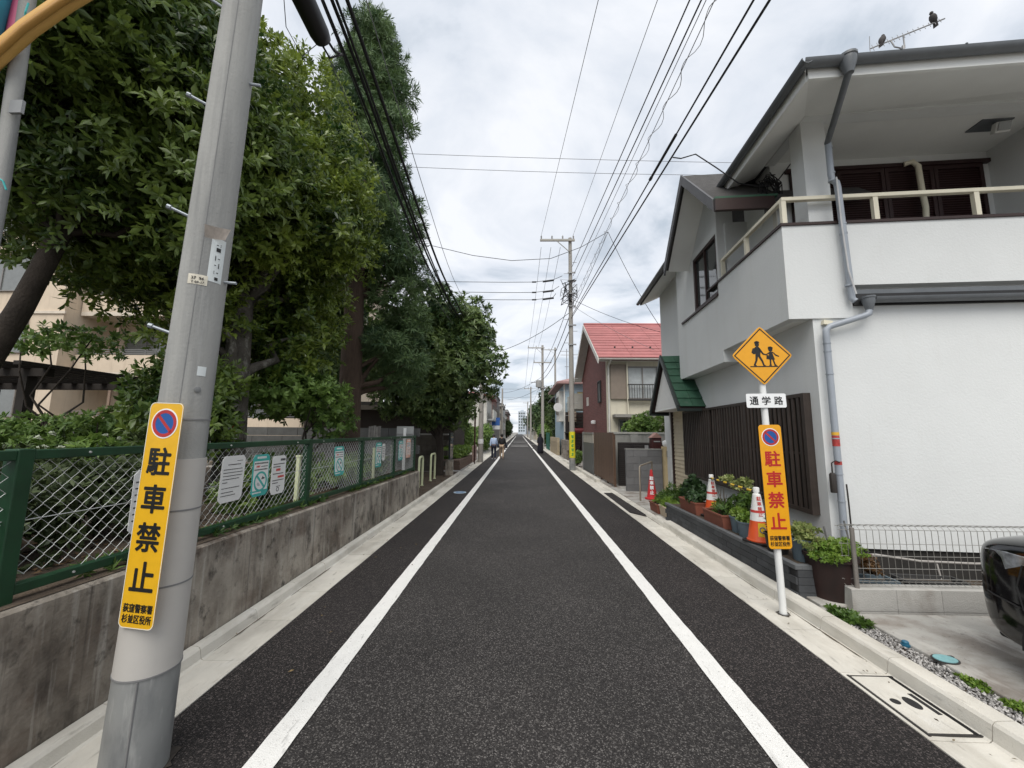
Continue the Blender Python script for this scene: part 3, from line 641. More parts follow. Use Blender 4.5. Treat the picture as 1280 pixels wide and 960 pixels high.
# tangle of service cables on the recess corner
blk = M('black_cable', (.012, .012, .013), rough=.5)
r9 = random.Random(3)
for i in range(16):
    c = Vector((.13, .90, 5.32)); p = []
    a0 = r9.uniform(0, 6.28)
    for k in range(9):
        a = a0 + k * .8; rr_ = r9.uniform(.06, .22)
        p.append(c + Vector((math.cos(a) * rr_ * .8, -abs(r9.gauss(0, .04)), math.sin(a) * rr_ * 1.3)))
    HB().tube(p, .008, n=5).build('cable_loop', blk, H, smooth=60)
HB().box(.06, .17, .86, .95, 4.95, 5.28).build('cable_box', M('dark_plastic', (.03, .025, .022)), H, bevel=.015)
HB().box(.18, .195, .86, .95, 4.3, 5.2).build('conduit', M('cream_paint2', (.6, .58, .52)), H)
HB().tube([(.2, .85, 5.4), (.35, .6, 5.62), (.44, .4, 5.72)], .009, n=5).build('cable', blk, H)
# ---- lattice screen over the street window
latM = M('lattice_brown', (.048, .036, .030), rough=.6, var=.25, vs=8, orand=.25)
lat = HB()
for (a, b, c, d) in ((.16, 4.62, 2.115, 2.16), (.16, 4.62, .70, .75), (.16, .22, .75, 2.115), (4.56, 4.62, .75, 2.115), (1.62, 1.70, .75, 2.115), (3.06, 3.14, .75, 2.115)): lat.box(-.085, -.05, a, b, c, d)
lattice = lat.build('lattice_screen', latM, H)
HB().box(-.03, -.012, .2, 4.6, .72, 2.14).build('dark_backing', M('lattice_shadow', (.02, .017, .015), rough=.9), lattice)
HB().box(-.062, -.052, .22, 4.56, 1.40, 1.43).build('cross_rail', latM, lattice)
HB().box(-.05, .0, .16, .2, .70, 2.16).build('side_board', latM, lattice); HB().box(-.05, 0, .2, 4.6, .70, .72).build('bottom_board', latM, lattice)
sm = MB().box(-.080, -.064, -.025, .025, .751, 2.114).mesh('slat'); sm.materials.append(latM)
y = .29
while y < 4.55:
    if not (1.60 < y + .03 < 1.76 or 3.03 < y + .03 < 3.19):
        o = bpy.data.objects.new('slat', sm); COL.objects.link(o); o.parent = lattice; o.location = (0, y, 0)
    y += .105
# ---- lapped cream boards beside the lattice, entrance post
bm_ = MB().add([(-.005, 0, 0), (-.005, 1.0, 0), (-.03, 1.0, .0), (-.03, 0, 0), (0, 0, .095), (0, 1.0, .095), (-.012, 1.0, .095), (-.012, 0, .095)],
               [(0,1,2,3)[::-1], (4,5,6,7), (3,2,6,7)[::-1], (0,4,5,1)[::-1], (0,3,7,4)[::-1], (1,5,6,2)[::-1]]).mesh('board'); bm_.materials.append(M('cream_board', (.56, .49, .36), rough=.7, var=.1, orand=.06))
for i in range(23):
    o = bpy.data.objects.new('board', bm_); COL.objects.link(o); o.parent = H; o.location = (.02, 4.63, .05 + i * .095)
HB().box(.03, .06, 4.55, 5.72, .0, 2.25).build('board_backing', M('cream_board2', (.4, .34, .25)), H)
HB().box(-.06, .03, 5.66, 5.74, 0, 2.2).build('entrance_post', M('white_post', (.7, .7, .68), rough=.5), H)
HB().box(-.05, .03, 5.6, 5.658, 0, 2.2).build('entrance_post', brownM, H)
# ---- green tiled gable canopy over the entrance
cn = H
ca, cz0, cz1 = (4.25, 3.42, 2.16), 0, 0
cu0, cu1 = -.56, .0
cvc, cza, czl, chw = 4.60, 3.46, 2.17, 1.16
can = HB().prism([(cvc - chw + .22, czl + .08), (cvc + chw - .22, czl + .08), (cvc, cza - .12)], FX, cu0 + .10, cu0 + .16).build('canopy', M('canopy_white', (.72, .72, .7), rough=.8, var=.05), H)
HB().box(cu0 + .10, .0, cvc - chw + .2, cvc + chw - .2, czl + .03, czl + .078).build('canopy_ceiling', soffitM, can)
for s_ in (-1, 1):
    va = cvc + s_ * chw
    slab4('canopy_deck', [(cu0 + .04, va, czl), (cu1, va, czl), (cu1, cvc, cza), (cu0 + .04, cvc, cza)], .03, brownM, can)
    d = Vector((0, cvc - va, cza - czl)); L = d.length; d.normalize(); nrm = Vector((0, -d.z * (1 if d.y > 0 else -1), abs(d.y)))
    nt_ = 7; th = L / nt_
    for i in range(nt_):
        for j in range(2):
            w = (cu1 - cu0 - .04) / 2
            a = Vector((cu0 + .05 + j * w, va, czl)) + d * (i * th) + nrm * .034
            b = a + d * (th * 1.06)
            P = [a + nrm * .02, a + nrm * .02 + Vector((w - .006, 0, 0)), b + Vector((w - .006, 0, 0)), b]
            P2 = [p + nrm * .014 for p in P]
            f = [(0,1,2,3), (4,7,6,5), (0,4,5,1), (1,5,6,2), (2,6,7,3), (3,7,4,0)]
            HB().add(P + P2, f).build('roof_tile', grnM, can)
    HB().add([(cu0, va, czl - .06), (cu0, cvc, cza - .06), (cu0, cvc, cza + .07), (cu0, va, czl + .07), (cu0 + .045, va, czl - .06), (cu0 + .045, cvc, cza - .06), (cu0 + .045, cvc, cza + .07), (cu0 + .045, va, czl + .07)],
             [(0,1,2,3), (7,6,5,4), (0,4,5,1), (1,5,6,2), (2,6,7,3), (3,7,4,0)]).build('barge_board', M('canopy_edge', (.022, .03, .028), rough=.5), can)
    HB().box(cu0 + .05, cu1, va - .04, va + .04, czl - .06, czl - .002).build('eave_board', M('canopy_edge', (.022, .03, .028)), can)
# ---- television aerial on the roof, with two birds
an = thing('roof_aerial', 'television aerial with many short rods above the white house roof', 'aerial', (3.57 + 3.42, 4.65 + 1.75, 6.58))
galv = M('galvanised', (.28, .28, .28), rough=.5, metal=.5, var=.15)
MB().tube([(0, 0, 0), (0, 0, 2.16)], .02, n=8).build('mast', galv, an)
A0, A1 = Vector((-.54, .06, 2.17)), Vector((.70, -.10, 2.60))
MB().tube([A0, A1], .012, n=6).build('boom', galv, an)
MB().tube([A0 * .55 + A1 * .45 + Vector((0, 0, -.02)), Vector((.03, 0, 2.12)), (0, 0, 2.10), Vector((-.15, 0, 2.14)), A0 * .72 + A1 * .28], .012, n=6).build('bracket', galv, an)
for i in range(14):
    p = A0.lerp(A1, (i + .6) / 14.5); hl = (.20 - .006 * i)
    MB().tube([p + Vector((-.35 * hl * .6, -hl * .3, -hl * .62)), p + Vector((.35 * hl * .6, hl * .3, hl * .62))], .005, n=5).build('rod', galv, an)
for s_ in (-1, 1):
    MB().tube([A0, A0 + Vector((-.08, 0, .0)) + Vector((.1, 0, .26 * s_))], .006, n=5).build('reflector', galv, an)
def bird(loc, lab, rz):
    b = thing('bird', lab, 'bird', loc, rz)
    MB().lathe([(.002, -.09), (.03, -.07), (.05, -.02), (.055, .03), (.045, .07), (.03, .09)], n=12).xf(Matrix.Rotation(R_(25), 4, 'Y')).build('body', M('bird_dark', (.05, .045, .045), rough=.8, var=.3, vs=30), b, smooth=180)
    MB().lathe([(.003, -.03), (.024, -.015), (.03, .005), (.02, .026), (.003, .033)], (.045, 0, .105), n=10).build('head', M('bird_dark', (.05, .045, .045)), b, smooth=180)
    MB().add([(.072, 0, .10), (.072, .006, .112), (.072, -.006, .112), (.1, 0, .105)], [(0,1,2), (0,3,1), (1,3,2), (2,3,0)]).build('beak', M('beak', (.2, .15, .08)), b)
    MB().prism([(-.03, -.02), (.03, -.02), (.035, -.12), (-.035, -.12)][::-1], lambda a, c, d: (-.05 + d, a, c - .02), 0, .012).build('tail', M('bird_dark', (.05, .045, .045)), b)
pa = A0.lerp(A1, .86); pb = A0.lerp(A1, .17)
bird(Vector(an.location) + pa + Vector((0, 0, .075)), 'larger dark bird perched near the right end of the aerial', R_(200))
bird(Vector(an.location) + pb + Vector((0, 0, .07)), 'small dark bird perched near the left end of the aerial', R_(20))
# ================================================================ poles, signs, small street things
yel = M('sign_yellow', (.72, .40, .012), rough=.38, var=.06, vs=20, spec=.5)
yel2 = M('sign_amber', (.72, .33, .010), rough=.38, var=.05, vs=20, spec=.5)
inkB = M('print_black', (.012, .012, .012), rough=.45); inkR = M('print_red', (.42, .022, .02), rough=.45); inkBlue = M('print_blue', (.012, .085, .30), rough=.45); inkRed = M('print_signal_red', (.40, .03, .03), rough=.45)
whS = M('sign_white', (.78, .79, .79), rough=.4, var=.03)
def put(me, name, mat, parent, loc):
    o = newobj(name, me, mat, parent); o.location = loc; return o
def no_parking(parent, w, h, board, ink, dy=0.0, wall_edge=None):
    """tall plate facing -y, origin at its centre"""
    MB().prism(rrect(w, h, w * .14), FY, .003, -.0).build('plate', board, parent, bevel=.0015)
    if wall_edge:
        m = MB(); o_ = rrect(w, h, w * .14); i_ = rrect(w * .965, h * .993, w * .13); n = len(o_)
        m.add([(a, -.0008, b) for a, b in o_] + [(a, -.0008, b) for a, b in i_], [(k, (k + 1) % n, n + (k + 1) % n, n + k) for k in range(n)]); m.build('plate_edge', wall_edge, parent)
    r = w * .36; cz = h * .5 - w * .55
    MB().prism(disc(r * 1.1, 36, 0, cz), FY, -.0002, -.0012).build('emblem_border', whS, parent)
    MB().prism(disc(r, 36, 0, cz), FY, -.0013, -.0018).build('emblem_field', inkBlue, parent)
    m = MB(); ring(m, r * .76, r * 1.0, FY, -.0024, -.0019, 36, 0, cz)
    m.bar((-r * .6, -.00215, cz + r * .6), (r * .6, -.00215, cz - r * .6), .0005, r * .22, up=(1, 0, 1)); m.build('emblem_ring', inkRed, parent)
    z0 = cz - r * 1.1 - h * .02; z1 = -h * .5 + h * .135; step = (z0 - z1) / 4
    for i, ch in enumerate('駐車禁止'):
        put(text(ch, w * .66, bold=w * .017, w=w * .66, h=min(step * .74, w * .70)), 'character', ink, parent, (0, -.0013, z0 - step * (i + .5)))
    for i, s_ in enumerate(('荻窪警察署', '杉並区役所')):
        put(text(s_, w * .17, bold=w * .004, w=w * .84, h=h * .036), 'lettering', inkB, parent, (0, -.0013, -h * .5 + h * (.085 - .045 * i)))
# ---- big concrete pole, leaning a little
poleM = M('pole_concrete', (.32, .32, .305), rough=.8, var=.08, vs=3, bump=.18, bs=60, stain=[((.16, .165, .165), .7, (9, 9, .45), .46, .66), ((.40, .40, .385), .5, (14, 14, .8), .56, .7), ((.10, .10, .10), .5, (40, 40, 40), .66, .8)])
wrapW = M('pole_wrap_white', (.47, .45, .42), rough=.6, var=.05, vs=4, stain=[((.38, .37, .35), .35, (9, 9, 2), .58, .75)])
wrapG = M('pole_wrap_grey', (.235, .24, .235), rough=.55, var=.12, vs=4, stain=[((.13, .135, .14), .7, (9, 9, 3), .48, .68), ((.42, .42, .4), .5, (25, 25, 4), .58, .72)])
UP = thing('concrete_utility_pole', 'thick leaning grey concrete utility pole with white band beside the retaining wall', 'utility pole', (-1.855, 2.05, -.02))
UP.rotation_euler = (0, R_(1.75), 0)
def pr(z): return .126 - z * .0072
def cyl(z0, z1, dr, n=40): return [(pr(z0) + dr, z0), (pr(z1) + dr, z1)]
MB().lathe([(pr(0), 0), (pr(8.6), 8.6)], n=40).build('shaft', poleM, UP, smooth=60)
MB().lathe([(pr(.0) + .006, .0), (pr(.50) + .006, .50)], n=40).build('grey_wrap', wrapG, UP, smooth=60)
MB().lathe([(pr(.495) + .008, .495), (pr(1.52) + .008, 1.52)], n=40).build('white_wrap', wrapW, UP, smooth=60)
for z in (.495, .90, 1.26): MB().lathe([(pr(z) + .0105, z), (pr(z) + .0105, z + .008)], n=40).build('wrap_seam', M('seam_grey', (.2, .2, .2), rough=.6), UP, smooth=60)
MB().lathe([(pr(1.72) + .003, 1.72), (pr(1.72) + .003, 1.728)], n=40).build('band_line', M('seam_grey', (.2, .2, .2)), UP, smooth=60)
a = R_(-62); MB().tube([(math.cos(a) * pr(.02) * 1.04, math.sin(a) * pr(.02) * 1.04, .02), (math.cos(a) * pr(.4) * 1.04, math.sin(a) * pr(.4) * 1.06, .49)], .005, n=5).build('wrap_joint', M('seam_grey', (.2, .2, .2)), UP)
MB().tube([(math.cos(a) * (pr(z)), math.sin(a) * (pr(z)), z) for z in (1.53, 3, 5, 8)], .0022, n=4).build('mould_line', M('seam_grey', (.2, .2, .2)), UP)
for i, z in enumerate((2.18, 2.85, 3.55, 4.2)):        # step bolts
    a = R_(190 if i % 2 == 0 else 195); d = Vector((math.cos(a), math.sin(a) - .25, .0)).normalized(); p = d * (pr(z) - .01)
    m = MB().tube([p + Vector((0, 0, z)), p + d * .095 + Vector((0, 0, z + .03))], .0085, n=8); m.tube([p + d * .09 + Vector((0, 0, z + .029)), p + d * .108 + Vector((0, 0, z + .033))], .014, n=8); m.build('step_bolt', M('bolt_zinc', (.3, .33, .36), rough=.5, metal=.5), UP, smooth=40)
for z in (2.5, 3.75):
    a = R_(10); d = Vector((math.cos(a), math.sin(a), 0)); p = d * (pr(z) - .01)
    MB().tube([p + Vector((0, 0, z)), p + d * .07 + Vector((0, 0, z))], .0085, n=8).build('step_bolt', M('bolt_zinc', (.3, .33, .36)), UP, smooth=40)
def pole_tag(z, ang, w, h, mat, lines, nm='number_tag', bend=0.0):
    m = MB(); n = 6; vs = []
    for i in range(n + 1):
        a = ang + (i / n - .5) * w / pr(z); rr_ = pr(z) + .002 + bend * max(0, i / n - .35) ** 2
        for k, zz_ in enumerate((z - h / 2, z + h / 2)): vs.append((math.cos(a) * (rr_ + bend * k * .4), math.sin(a) * (rr_ + bend * k * .4), zz_))
    m.add(vs, [(2*i, 2*i + 2, 2*i + 3, 2*i + 1) for i in range(n)])
    o = m.build(nm, mat, UP)
    for (s_, dz, sz, da) in lines:
        me = text(s_, sz, bold=sz * .02); aa = ang + da; rr_ = pr(z) + .0035
        q = newobj('lettering', me, inkB, o); q.location = (math.cos(aa) * rr_, math.sin(aa) * rr_, z + dz); q.rotation_euler = (0, 0, aa + R_(90))
camA = math.atan2(-2.05, 1.855)
pole_tag(2.47, camA - .25, .085, .055, M('tag_cream', (.62, .58, .48), rough=.5, var=.15, vs=30), [('37  94', .006, .022, 0), ('Y 07-17', -.016, .018, .02)])
pole_tag(2.60, camA + .42, .07, .25, M('tag_white', (.62, .66, .66), rough=.45, var=.06), [('- :', .085, .03, 0), ('■', .06, .028, 0), ('| -', .01, .03, 0), ('- |', -.03, .03, 0), (': -', -.07, .03, 0), ('■', -.105, .022, .05)], 'address_plate')
pole_tag(2.74, camA + .12, .07, .055, M('tag_pinkish', (.50, .44, .39), rough=.6, var=.2, vs=30), [], 'peeling_tag', bend=.10)
pole_tag(1.98, camA + .40, .04, .05, M('tag_white', (.62, .66, .66)), [], 'small_tag')
MB().lathe([(.016, 0), (.016, .004), (.006, .006)], n=14).xf(Matrix.Translation((math.cos(camA + .33) * pr(1.88), math.sin(camA + .33) * pr(1.88), 1.88)) @ Matrix.Rotation(camA + .33, 4, 'Z') @ Matrix.Rotation(R_(90), 4, 'Y')).build('screw_plug', wrapG, UP)
SG = thing('no_parking_sign', 'tall yellow no parking plate with black characters on the concrete pole', 'sign', (-1.775, 1.900, 1.25))
SG.rotation_euler = (0, R_(1.75), R_(-6))
no_parking(SG, .187, 1.06, yel, inkB, wall_edge=M('plate_rim', (.75, .72, .6), rough=.4))
MB().box(-.06, .06, .0032, .012, .3, .33).build('strap', galv, SG); MB().box(-.06, .06, .0032, .012, -.33, -.3).build('strap', galv, SG)
# ---- school route sign on a white post
SP = thing('school_route_sign', 'white post with amber children crossing diamond and amber no parking plate', 'road sign', (2.445, 3.84, 0))
SP.rotation_euler = (R_(-.5), R_(-.9), 0)
MB().tube([(0, 0, -.02), (0, 0, 2.62)], .030, n=20).build('post', M('post_white', (.74, .75, .74), rough=.45, var=.04, stain=[((.35, .33, .3), .5, (30, 30, 12), .64, .76)]), SP, smooth=60)
MB().lathe([(.045, 0), (.04, .012), (.032, .016)], n=20).build('post_collar', galv, SP, smooth=50)
D = bpy.data.objects.new('diamond_plate', None)
dm = .30; dz = 2.425; dyy = -.042
sq = lambda s_: [(0, -s_), (s_, 0), (0, s_), (-s_, 0)]
P0 = sq(dm); rp = []
for i in range(4):      # rounded diamond corners
    p, q_, n_ = Vector(P0[i]), Vector(P0[i - 1]), Vector(P0[(i + 1) % 4]); a = p + (q_ - p) * .08; b = p + (n_ - p) * .08
    rp += [tuple(a), tuple((a + b) / 2 * .35 + p * .65), tuple(b)]
dpl = MB().prism([(a, b + dz) for a, b in rp], FY, dyy + .003, dyy).build('diamond_plate', yel2, SP, bevel=.001)
fr = MB(); o_ = sq(.278); i_ = sq(.262)
fr.add([(a, dyy - .0012, b + dz) for a, b in o_ + i_], [(k, (k + 1) % 4, 4 + (k + 1) % 4, 4 + k) for k in range(4)]); fr.build('border_line', inkB, dpl)
def pic(poly, nm='figure'):
    return [(a * .01, b * .01 + dz) for a, b in poly]
def silh(polys, nm):
    m = MB()
    for p in polys: m.prism(pic(p), FY, dyy - .0006, dyy - .0016)
    return m.build(nm, inkB, dpl)
def el(cx, cy, rx, ry, n=16): return [(cx + rx * math.cos(2*math.pi*k/n), cy + ry * math.sin(2*math.pi*k/n)) for k in range(n)]
silh([el(-4.2, 11.2, 2.1, 2.5), [(-6.9, 12.3), (-1.5, 12.6), (-2.2, 14.2), (-4.5, 14.9), (-6.4, 14.0)],          # head, cap
      [(-6.4, 8.6), (-2.6, 8.8), (-1.2, 5.0), (-1.8, -.5), (-6.6, -.5), (-6.2, 4.0)],                               # torso
      [(-10.2, 3.0), (-8.0, 1.2), (-6.2, 2.0), (-6.0, 8.0), (-8.8, 7.2)],                                            # satchel
      [(-3.0, 8.6), (-1.6, 7.4), (1.6, 2.2), (4.2, 1.2), (4.2, .0), (.8, .8), (-2.4, 4.6)],                          # arm
      [(-6.6, -.4), (-4.0, -.4), (-5.0, -5.0), (-7.0, -9.2), (-5.6, -10.4), (-8.6, -10.4), (-9.0, -9.4), (-7.0, -5.0)][::1],
      [(-4.4, -.4), (-1.8, -.4), (.6, -5.4), (1.6, -9.4), (3.4, -10.4), (.2, -10.4), (-1.2, -6.0)]], 'elder_figure')
silh([el(8.6, 6.0, 2.1, 2.3), [(6.2, 6.2), (6.4, 8.6), (8.8, 9.2), (11.0, 8.2), (11.0, 6.4), (8.6, 7.2)],
      [(7.0, 3.6), (10.2, 3.6), (10.8, .4), (12.2, -4.2), (6.0, -4.2), (6.8, .4)],
      [(10.0, 3.4), (11.0, 2.2), (13.0, -.4), (16.4, -1.6), (16.6, -.6), (13.6, 1.0), (10.6, 3.8)][::-1],
      [(7.4, 3.4), (4.0, 1.4), (3.8, .2), (7.0, 1.6)], [(4.4, .4), (6.4, .2), (6.6, -3.6), (4.0, -3.8)][::-1],
      [(7.0, -4.2), (8.6, -4.2), (8.3, -8.8), (8.8, -10.4), (6.0, -10.4), (6.8, -9.0)][::-1], [(9.6, -4.2), (11.2, -4.2), (12.4, -8.8), (14.0, -10.4), (11.2, -10.4), (11.0, -8.8)][::-1]], 'younger_figure')
MB().box(-.125, .145, dyy - .0016, dyy - .0006, dz - .116, dz - .106).build('ground_line', inkB, dpl)
wpl = MB().prism(rrect(.385, .138, .015, cy=1.975), FY, dyy + .003, dyy).build('name_plate', whS, SP, bevel=.0015)
for i, ch in enumerate('通学路'): put(text(ch, .085, bold=.0016, w=.082, h=.080), 'character', inkB, wpl, (-.118 + .118 * i, dyy - .0012, 1.975))
NP = bpy.data.objects.new('no_parking_plate', None); COL.objects.link(NP); NP.parent = SP; NP.location = (0.005, dyy - .002, 1.165)
no_parking(NP, .215, 1.15, yel2, inkR)
for z in (2.55, 2.3, 1.975, 1.6, .75): MB().box(-.034, .034, -.036, -.030, z - .012, z + .012).build('clamp', galv, SP)
# ---- mid street utility pole with cross-arm
def upole(name, label, x, y, h, r0, arms=(), grp=None, fine=True):
    t = thing(name, label, 'utility pole', (x, y, 0), 0, grp)
    MB().lathe([(r0, -.1), (r0 * .62, h)], n=18 if fine else 10).build('shaft', M('pole_far', (.30, .285, .26), rough=.85, var=.1, vs=2), t, smooth=60)
    for (z, xa, xb, n) in arms:
        MB().box(xa, xb, -.05 - r0, -r0 * .7, z - .045, z + .045).build('cross_arm', M('arm_steel', (.33, .32, .29), rough=.6, var=.1), t)
        for k in range(n):
            xx = xa + .06 + (xb - xa - .12) * k / max(1, n - 1)
            if abs(xx) < r0: continue
            m = MB().lathe([(.015, 0), (.04, .05), (.02, .08), (.045, .12), (.02, .16), (.012, .2)], (xx, -r0, z + .046), n=8)
            m.build('insulator', M('insulator', (.25, .24, .23), rough=.4), t, smooth=60)
        MB().tube([(xa * .45, -.03 - r0, z - .05), (0, -r0 * .8, z - .6)], .02, n=5).build('brace', M('arm_steel', (.33, .32, .29)), t)
    return t
P2 = upole('utility_pole', 'tall utility pole with left cross arm and yellow wrap beside brown fence', 2.34, 17.3, 10.75, .128, ((10.58, -1.42, .2, 4),))
MB().lathe([(.134, .55), (.131, 1.68)], n=18).build('yellow_wrap', M('wrap_yellow', (.70, .62, .03), rough=.5, var=.1, vs=9), P2, smooth=60)
for i in range(5):
    wm = MB()
    for k in range(3): wm.box(-.055 + .012 * ((i + k) % 3), .05 - .01 * ((i * k) % 3), -.141, -.130, 1.50 - i * .19 - k * .045, 1.525 - i * .19 - k * .045)
    wm.box(-.008, .008, -.142, -.130, 1.40 - i * .19, 1.52 - i * .19); wm.build('faded_character', M('wrap_green', (.05, .30, .08)), P2)
MB().lathe([(.136, .0), (.134, .45)], n=18).build('base_wrap', wrapG, P2, smooth=60)
for z in (9.0, 8.6, 8.0, 7.4, 6.5, 5.6): MB().box(-.14, .22, -.15, -.10, z - .03, z + .03).build('band_bracket', galv, P2)
rr = random.Random(5)
for i in range(10):
    p = [Vector((rr.uniform(-.5, .3), -.2 + rr.uniform(-.1, .1), 8.0 + rr.uniform(-.6, .7))) for _ in range(5)]
    MB().tube(p, .016, n=4).build('jumper_cable', blk, P2, smooth=60)
for z in np.arange(2.4, 9.6, .55):
    s_ = 1 if int(z / .55) % 2 else -1; MB().tube([(s_ * .10, 0, z), (s_ * .30, 0, z)], .012, n=5).build('step_bolt', galv, P2)
PG = 'utility poles farther down the street'
p3 = upole('utility_pole', 'second utility pole on right side, grey transformer can under its cross arm', 2.31, 38.5, 10.4, .17, ((10.1, -1.5, .2, 3), (8.6, -.9, .9, 3)), PG, False)
MB().lathe([(.26, 6.1), (.27, 6.15), (.27, 6.75), (.2, 6.8)], (-.42, -.2, 0), n=12).build('transformer', M('transformer_grey', (.30, .30, .29), rough=.5), p3, smooth=40)
MB().box(-.5, .5, -.25, -.15, 6.0, 6.1).build('bracket', galv, p3)
MB().box(-1.2, -.1, -.25, -.18, 6.55, 6.62).build('bracket', galv, p3)
upole('utility_pole', 'thin far utility pole standing before the dark trees on right', 2.3, 78, 10.8, .2, ((10.4, -1.4, .3, 3),), PG, False)
upole('utility_pole', 'bare pole rising behind the pale blue house', 5.4, 58, 14.5, .2, ((14.1, -2.2, .3, 3),), PG, False)
upole('utility_pole', 'pole on the left side beside the flat roofed far house', -2.35, 53, 7.6, .17, ((5.2, -.5, .5, 2),), PG, False)
upole('utility_pole', 'most distant utility pole at the end of the street', 2.6, 120, 11, .22, ((10.6, -1.4, .3, 3),), PG, False)
gp = upole('utility_pole', 'grey pole under the broadleaf tree beside the brick planter, walkers past it', -2.10, 21.3, 7.6, .15, ((6.5, -.4, .8, 3),), PG, False)
MB().lathe([(.155, 1.0), (.154, 1.25)], n=12).build('reflective_band', whS, gp)
upole('utility_pole', 'pale pole standing in the shrubs behind the brick planter', -3.35, 24.2, 5.2, .16, (), PG, False)
mp = thing('marker_post', 'slim dark red brown post beside the grey pole at the kerb', 'post', (-2.28, 20.0, 0))
MB().tube([(0, 0, 0), (0, 0, 2.9)], .045, n=10).build('shaft', M('dark_red_post', (.05, .02, .018), rough=.6), mp, smooth=60)
MB().lathe([(.05, 2.9), (.03, 2.94)], n=10).build('cap', M('dark_red_post', (.05, .02, .018)), mp)
# ---- slim steel pole at the left edge with coloured cable covers
LP_ = thing('steel_pole', 'slim grey steel pole at the left picture edge behind coloured cable covers', 'pole', (-3.72, 2.5, .7))
MB().tube([(.0, 0, 0), (-.0, 0, 2.7), (-.10, 0, 5.2)], [.045, .045, .045], n=14).build('shaft', poleM, LP_, smooth=60)
MB().tube([(-.085, -.0, 3.75), (-.105, 0, 4.6)], .055, n=14).build('pink_cover', M('cover_pink', (.50, .10, .20), rough=.5, var=.15), LP_, smooth=60)
MB().tube([(.03, -.05, 2.7), (.10, -.06, 2.66), (.12, -.05, 2.6)], .006, n=5).build('twine', M('twine_teal', (.05, .35, .35)), LP_)
MB().box(.03, .12, -.05, -.03, 3.2, 3.3).build('name_plate', galv, LP_)
MB().tube([(.02, -.04, 3.9), (.05, -.07, 4.0), (.03, -.05, 4.1)], .006, n=5).build('twine', M('twine_teal', (.05, .35, .35)), LP_)
bc = thing('cable_cover', 'blue plastic cover over cables at the left picture edge', 'cable cover', (-3.84, 2.38, 3.4))
MB().tube([(-.10, 0, .0), (-.06, 0, .7), (-.06, 0, 1.2), (-.02, 0, 2.2)], [.10, .105, .10, .11], n=14).build('sleeve', M('cover_blue_plastic', (.02, .20, .30), rough=.5, var=.2, vs=8), bc, smooth=60)
MB().lathe([(.112, .83), (.112, .85)], (-.062, 0, 0), n=14).build('tie', whS, bc)
yc = thing('cable_cover', 'yellow plastic cover sloping up from left edge to treetop', 'cable cover', (-3.83, 2.40, 4.25))
MB().tube([(-.06, 0, -.10), (.06, 0, .06), (.22, .02, .30), (.42, .05, .55), (.75, .1, .9), (1.3, .2, 1.4)], .052, n=12).build('sleeve', M('cover_yellow', (.62, .36, .10), rough=.45, var=.1), yc, smooth=60)
MB().tube([(-.05, -.035, -.14), (.08, -.035, .01), (.24, -.02, .25), (.44, .01, .50), (.77, .06, .85), (1.32, .16, 1.35)], .022, n=8).build('seam_lip', M('cover_yellow2', (.42, .22, .05), rough=.45), yc, smooth=60)
# ---- inverted-U bollards
bolM = M('bollard_cream', (.62, .66, .42), rough=.5, var=.08)
for (y0, y1, lab) in ((10.95, 11.35, 'nearer pale yellow hoop bollard at the end of the retaining wall'), (12.4, 13.0, 'farther pale yellow hoop bollard before the tree trunk')):
    b = thing('hoop_bollard', lab, 'bollard', (-2.79, (y0 + y1) / 2, .1), 0, 'hoop bollards'); hw = (y1 - y0) / 2
    p = [(0, -hw, -.1), (0, -hw, .72)] + [(0, -hw + .1 - .1 * math.cos(t), .72 + .1 * math.sin(t)) for t in (.5, 1.0, 1.57)] + [(0, hw - .1 + .1 * math.sin(t), .72 + .1 * math.cos(t)) for t in (0, .57, 1.07)] + [(0, hw, .72), (0, hw, -.1)]
    MB().tube(p, .032, n=12).build('hoop', bolM, b, smooth=60)
    for yy in (-hw, hw): MB().lathe([(.05, 0), (.045, .012)], (0, yy, .0), n=12).build('base_collar', bolM, b)
sp = thing('stone_post', 'weathered stone block at the kerb below the tree', 'stone post', (-2.50, 14.1, .05))
MB().box(-.13, .13, -.12, .12, 0, .58).build('block', wallM, sp, bevel=.02); MB().box(-.16, .16, -.15, .15, -.02, .06).build('foot', wallM, sp, bevel=.01)
# boards and posts inside the park
ib = thing('notice_board', 'grey board seen from behind on a white post past the fence end', 'notice board', (-2.72, 9.25, .74))
MB().box(-.2, .2, -.015, .015, .72, 1.02).build('panel', M('board_grey', (.33, .34, .34), rough=.6), ib); MB().box(-.03, .03, -.05, -.016, -.6, .98).build('post', whS, ib); MB().box(-.19, .19, -.03, -.016, .82, .85).build('batten', galv, ib)
for (x, y, lab) in ((-2.66, 7.15, 'thin white stake behind the third fence panel'), (-2.72, 8.35, 'thin white stake behind the orange notice'), (-2.74, 4.84, 'pale yellow stake behind the first tall fence post')):
    k = thing('stake', lab, 'stake', (x, y, .70), 0, 'stakes behind the fence'); MB().box(-.02, .02, -.02, .02, 0, .62).build('shaft', bolM, k); MB().box(-.028, .028, -.028, .028, .62, .64).build('cap', bolM, k)
ws = thing('plank_board', 'small weathered plank board standing behind the fence near conifer trunk', 'plank board', (-3.1, 8.3, .74))
for i in range(5): MB().box(-.13 + i * .053, -.085 + i * .053, -.012, .012, .0, 1.0 + .01 * (i % 3)).build('plank', M('grey_wood', (.20, .19, .18), rough=.9, var=.3, vs=15, orand=.2), ws)
MB().box(-.14, .14, .0125, .03, .55, .6).build('batten', M('grey_wood', (.20, .19, .18)), ws)
wp = thing('warning_plate', 'small white and red plate above the fence rail on the trunk', 'warning plate', (-4.02, 5.39, 1.62))
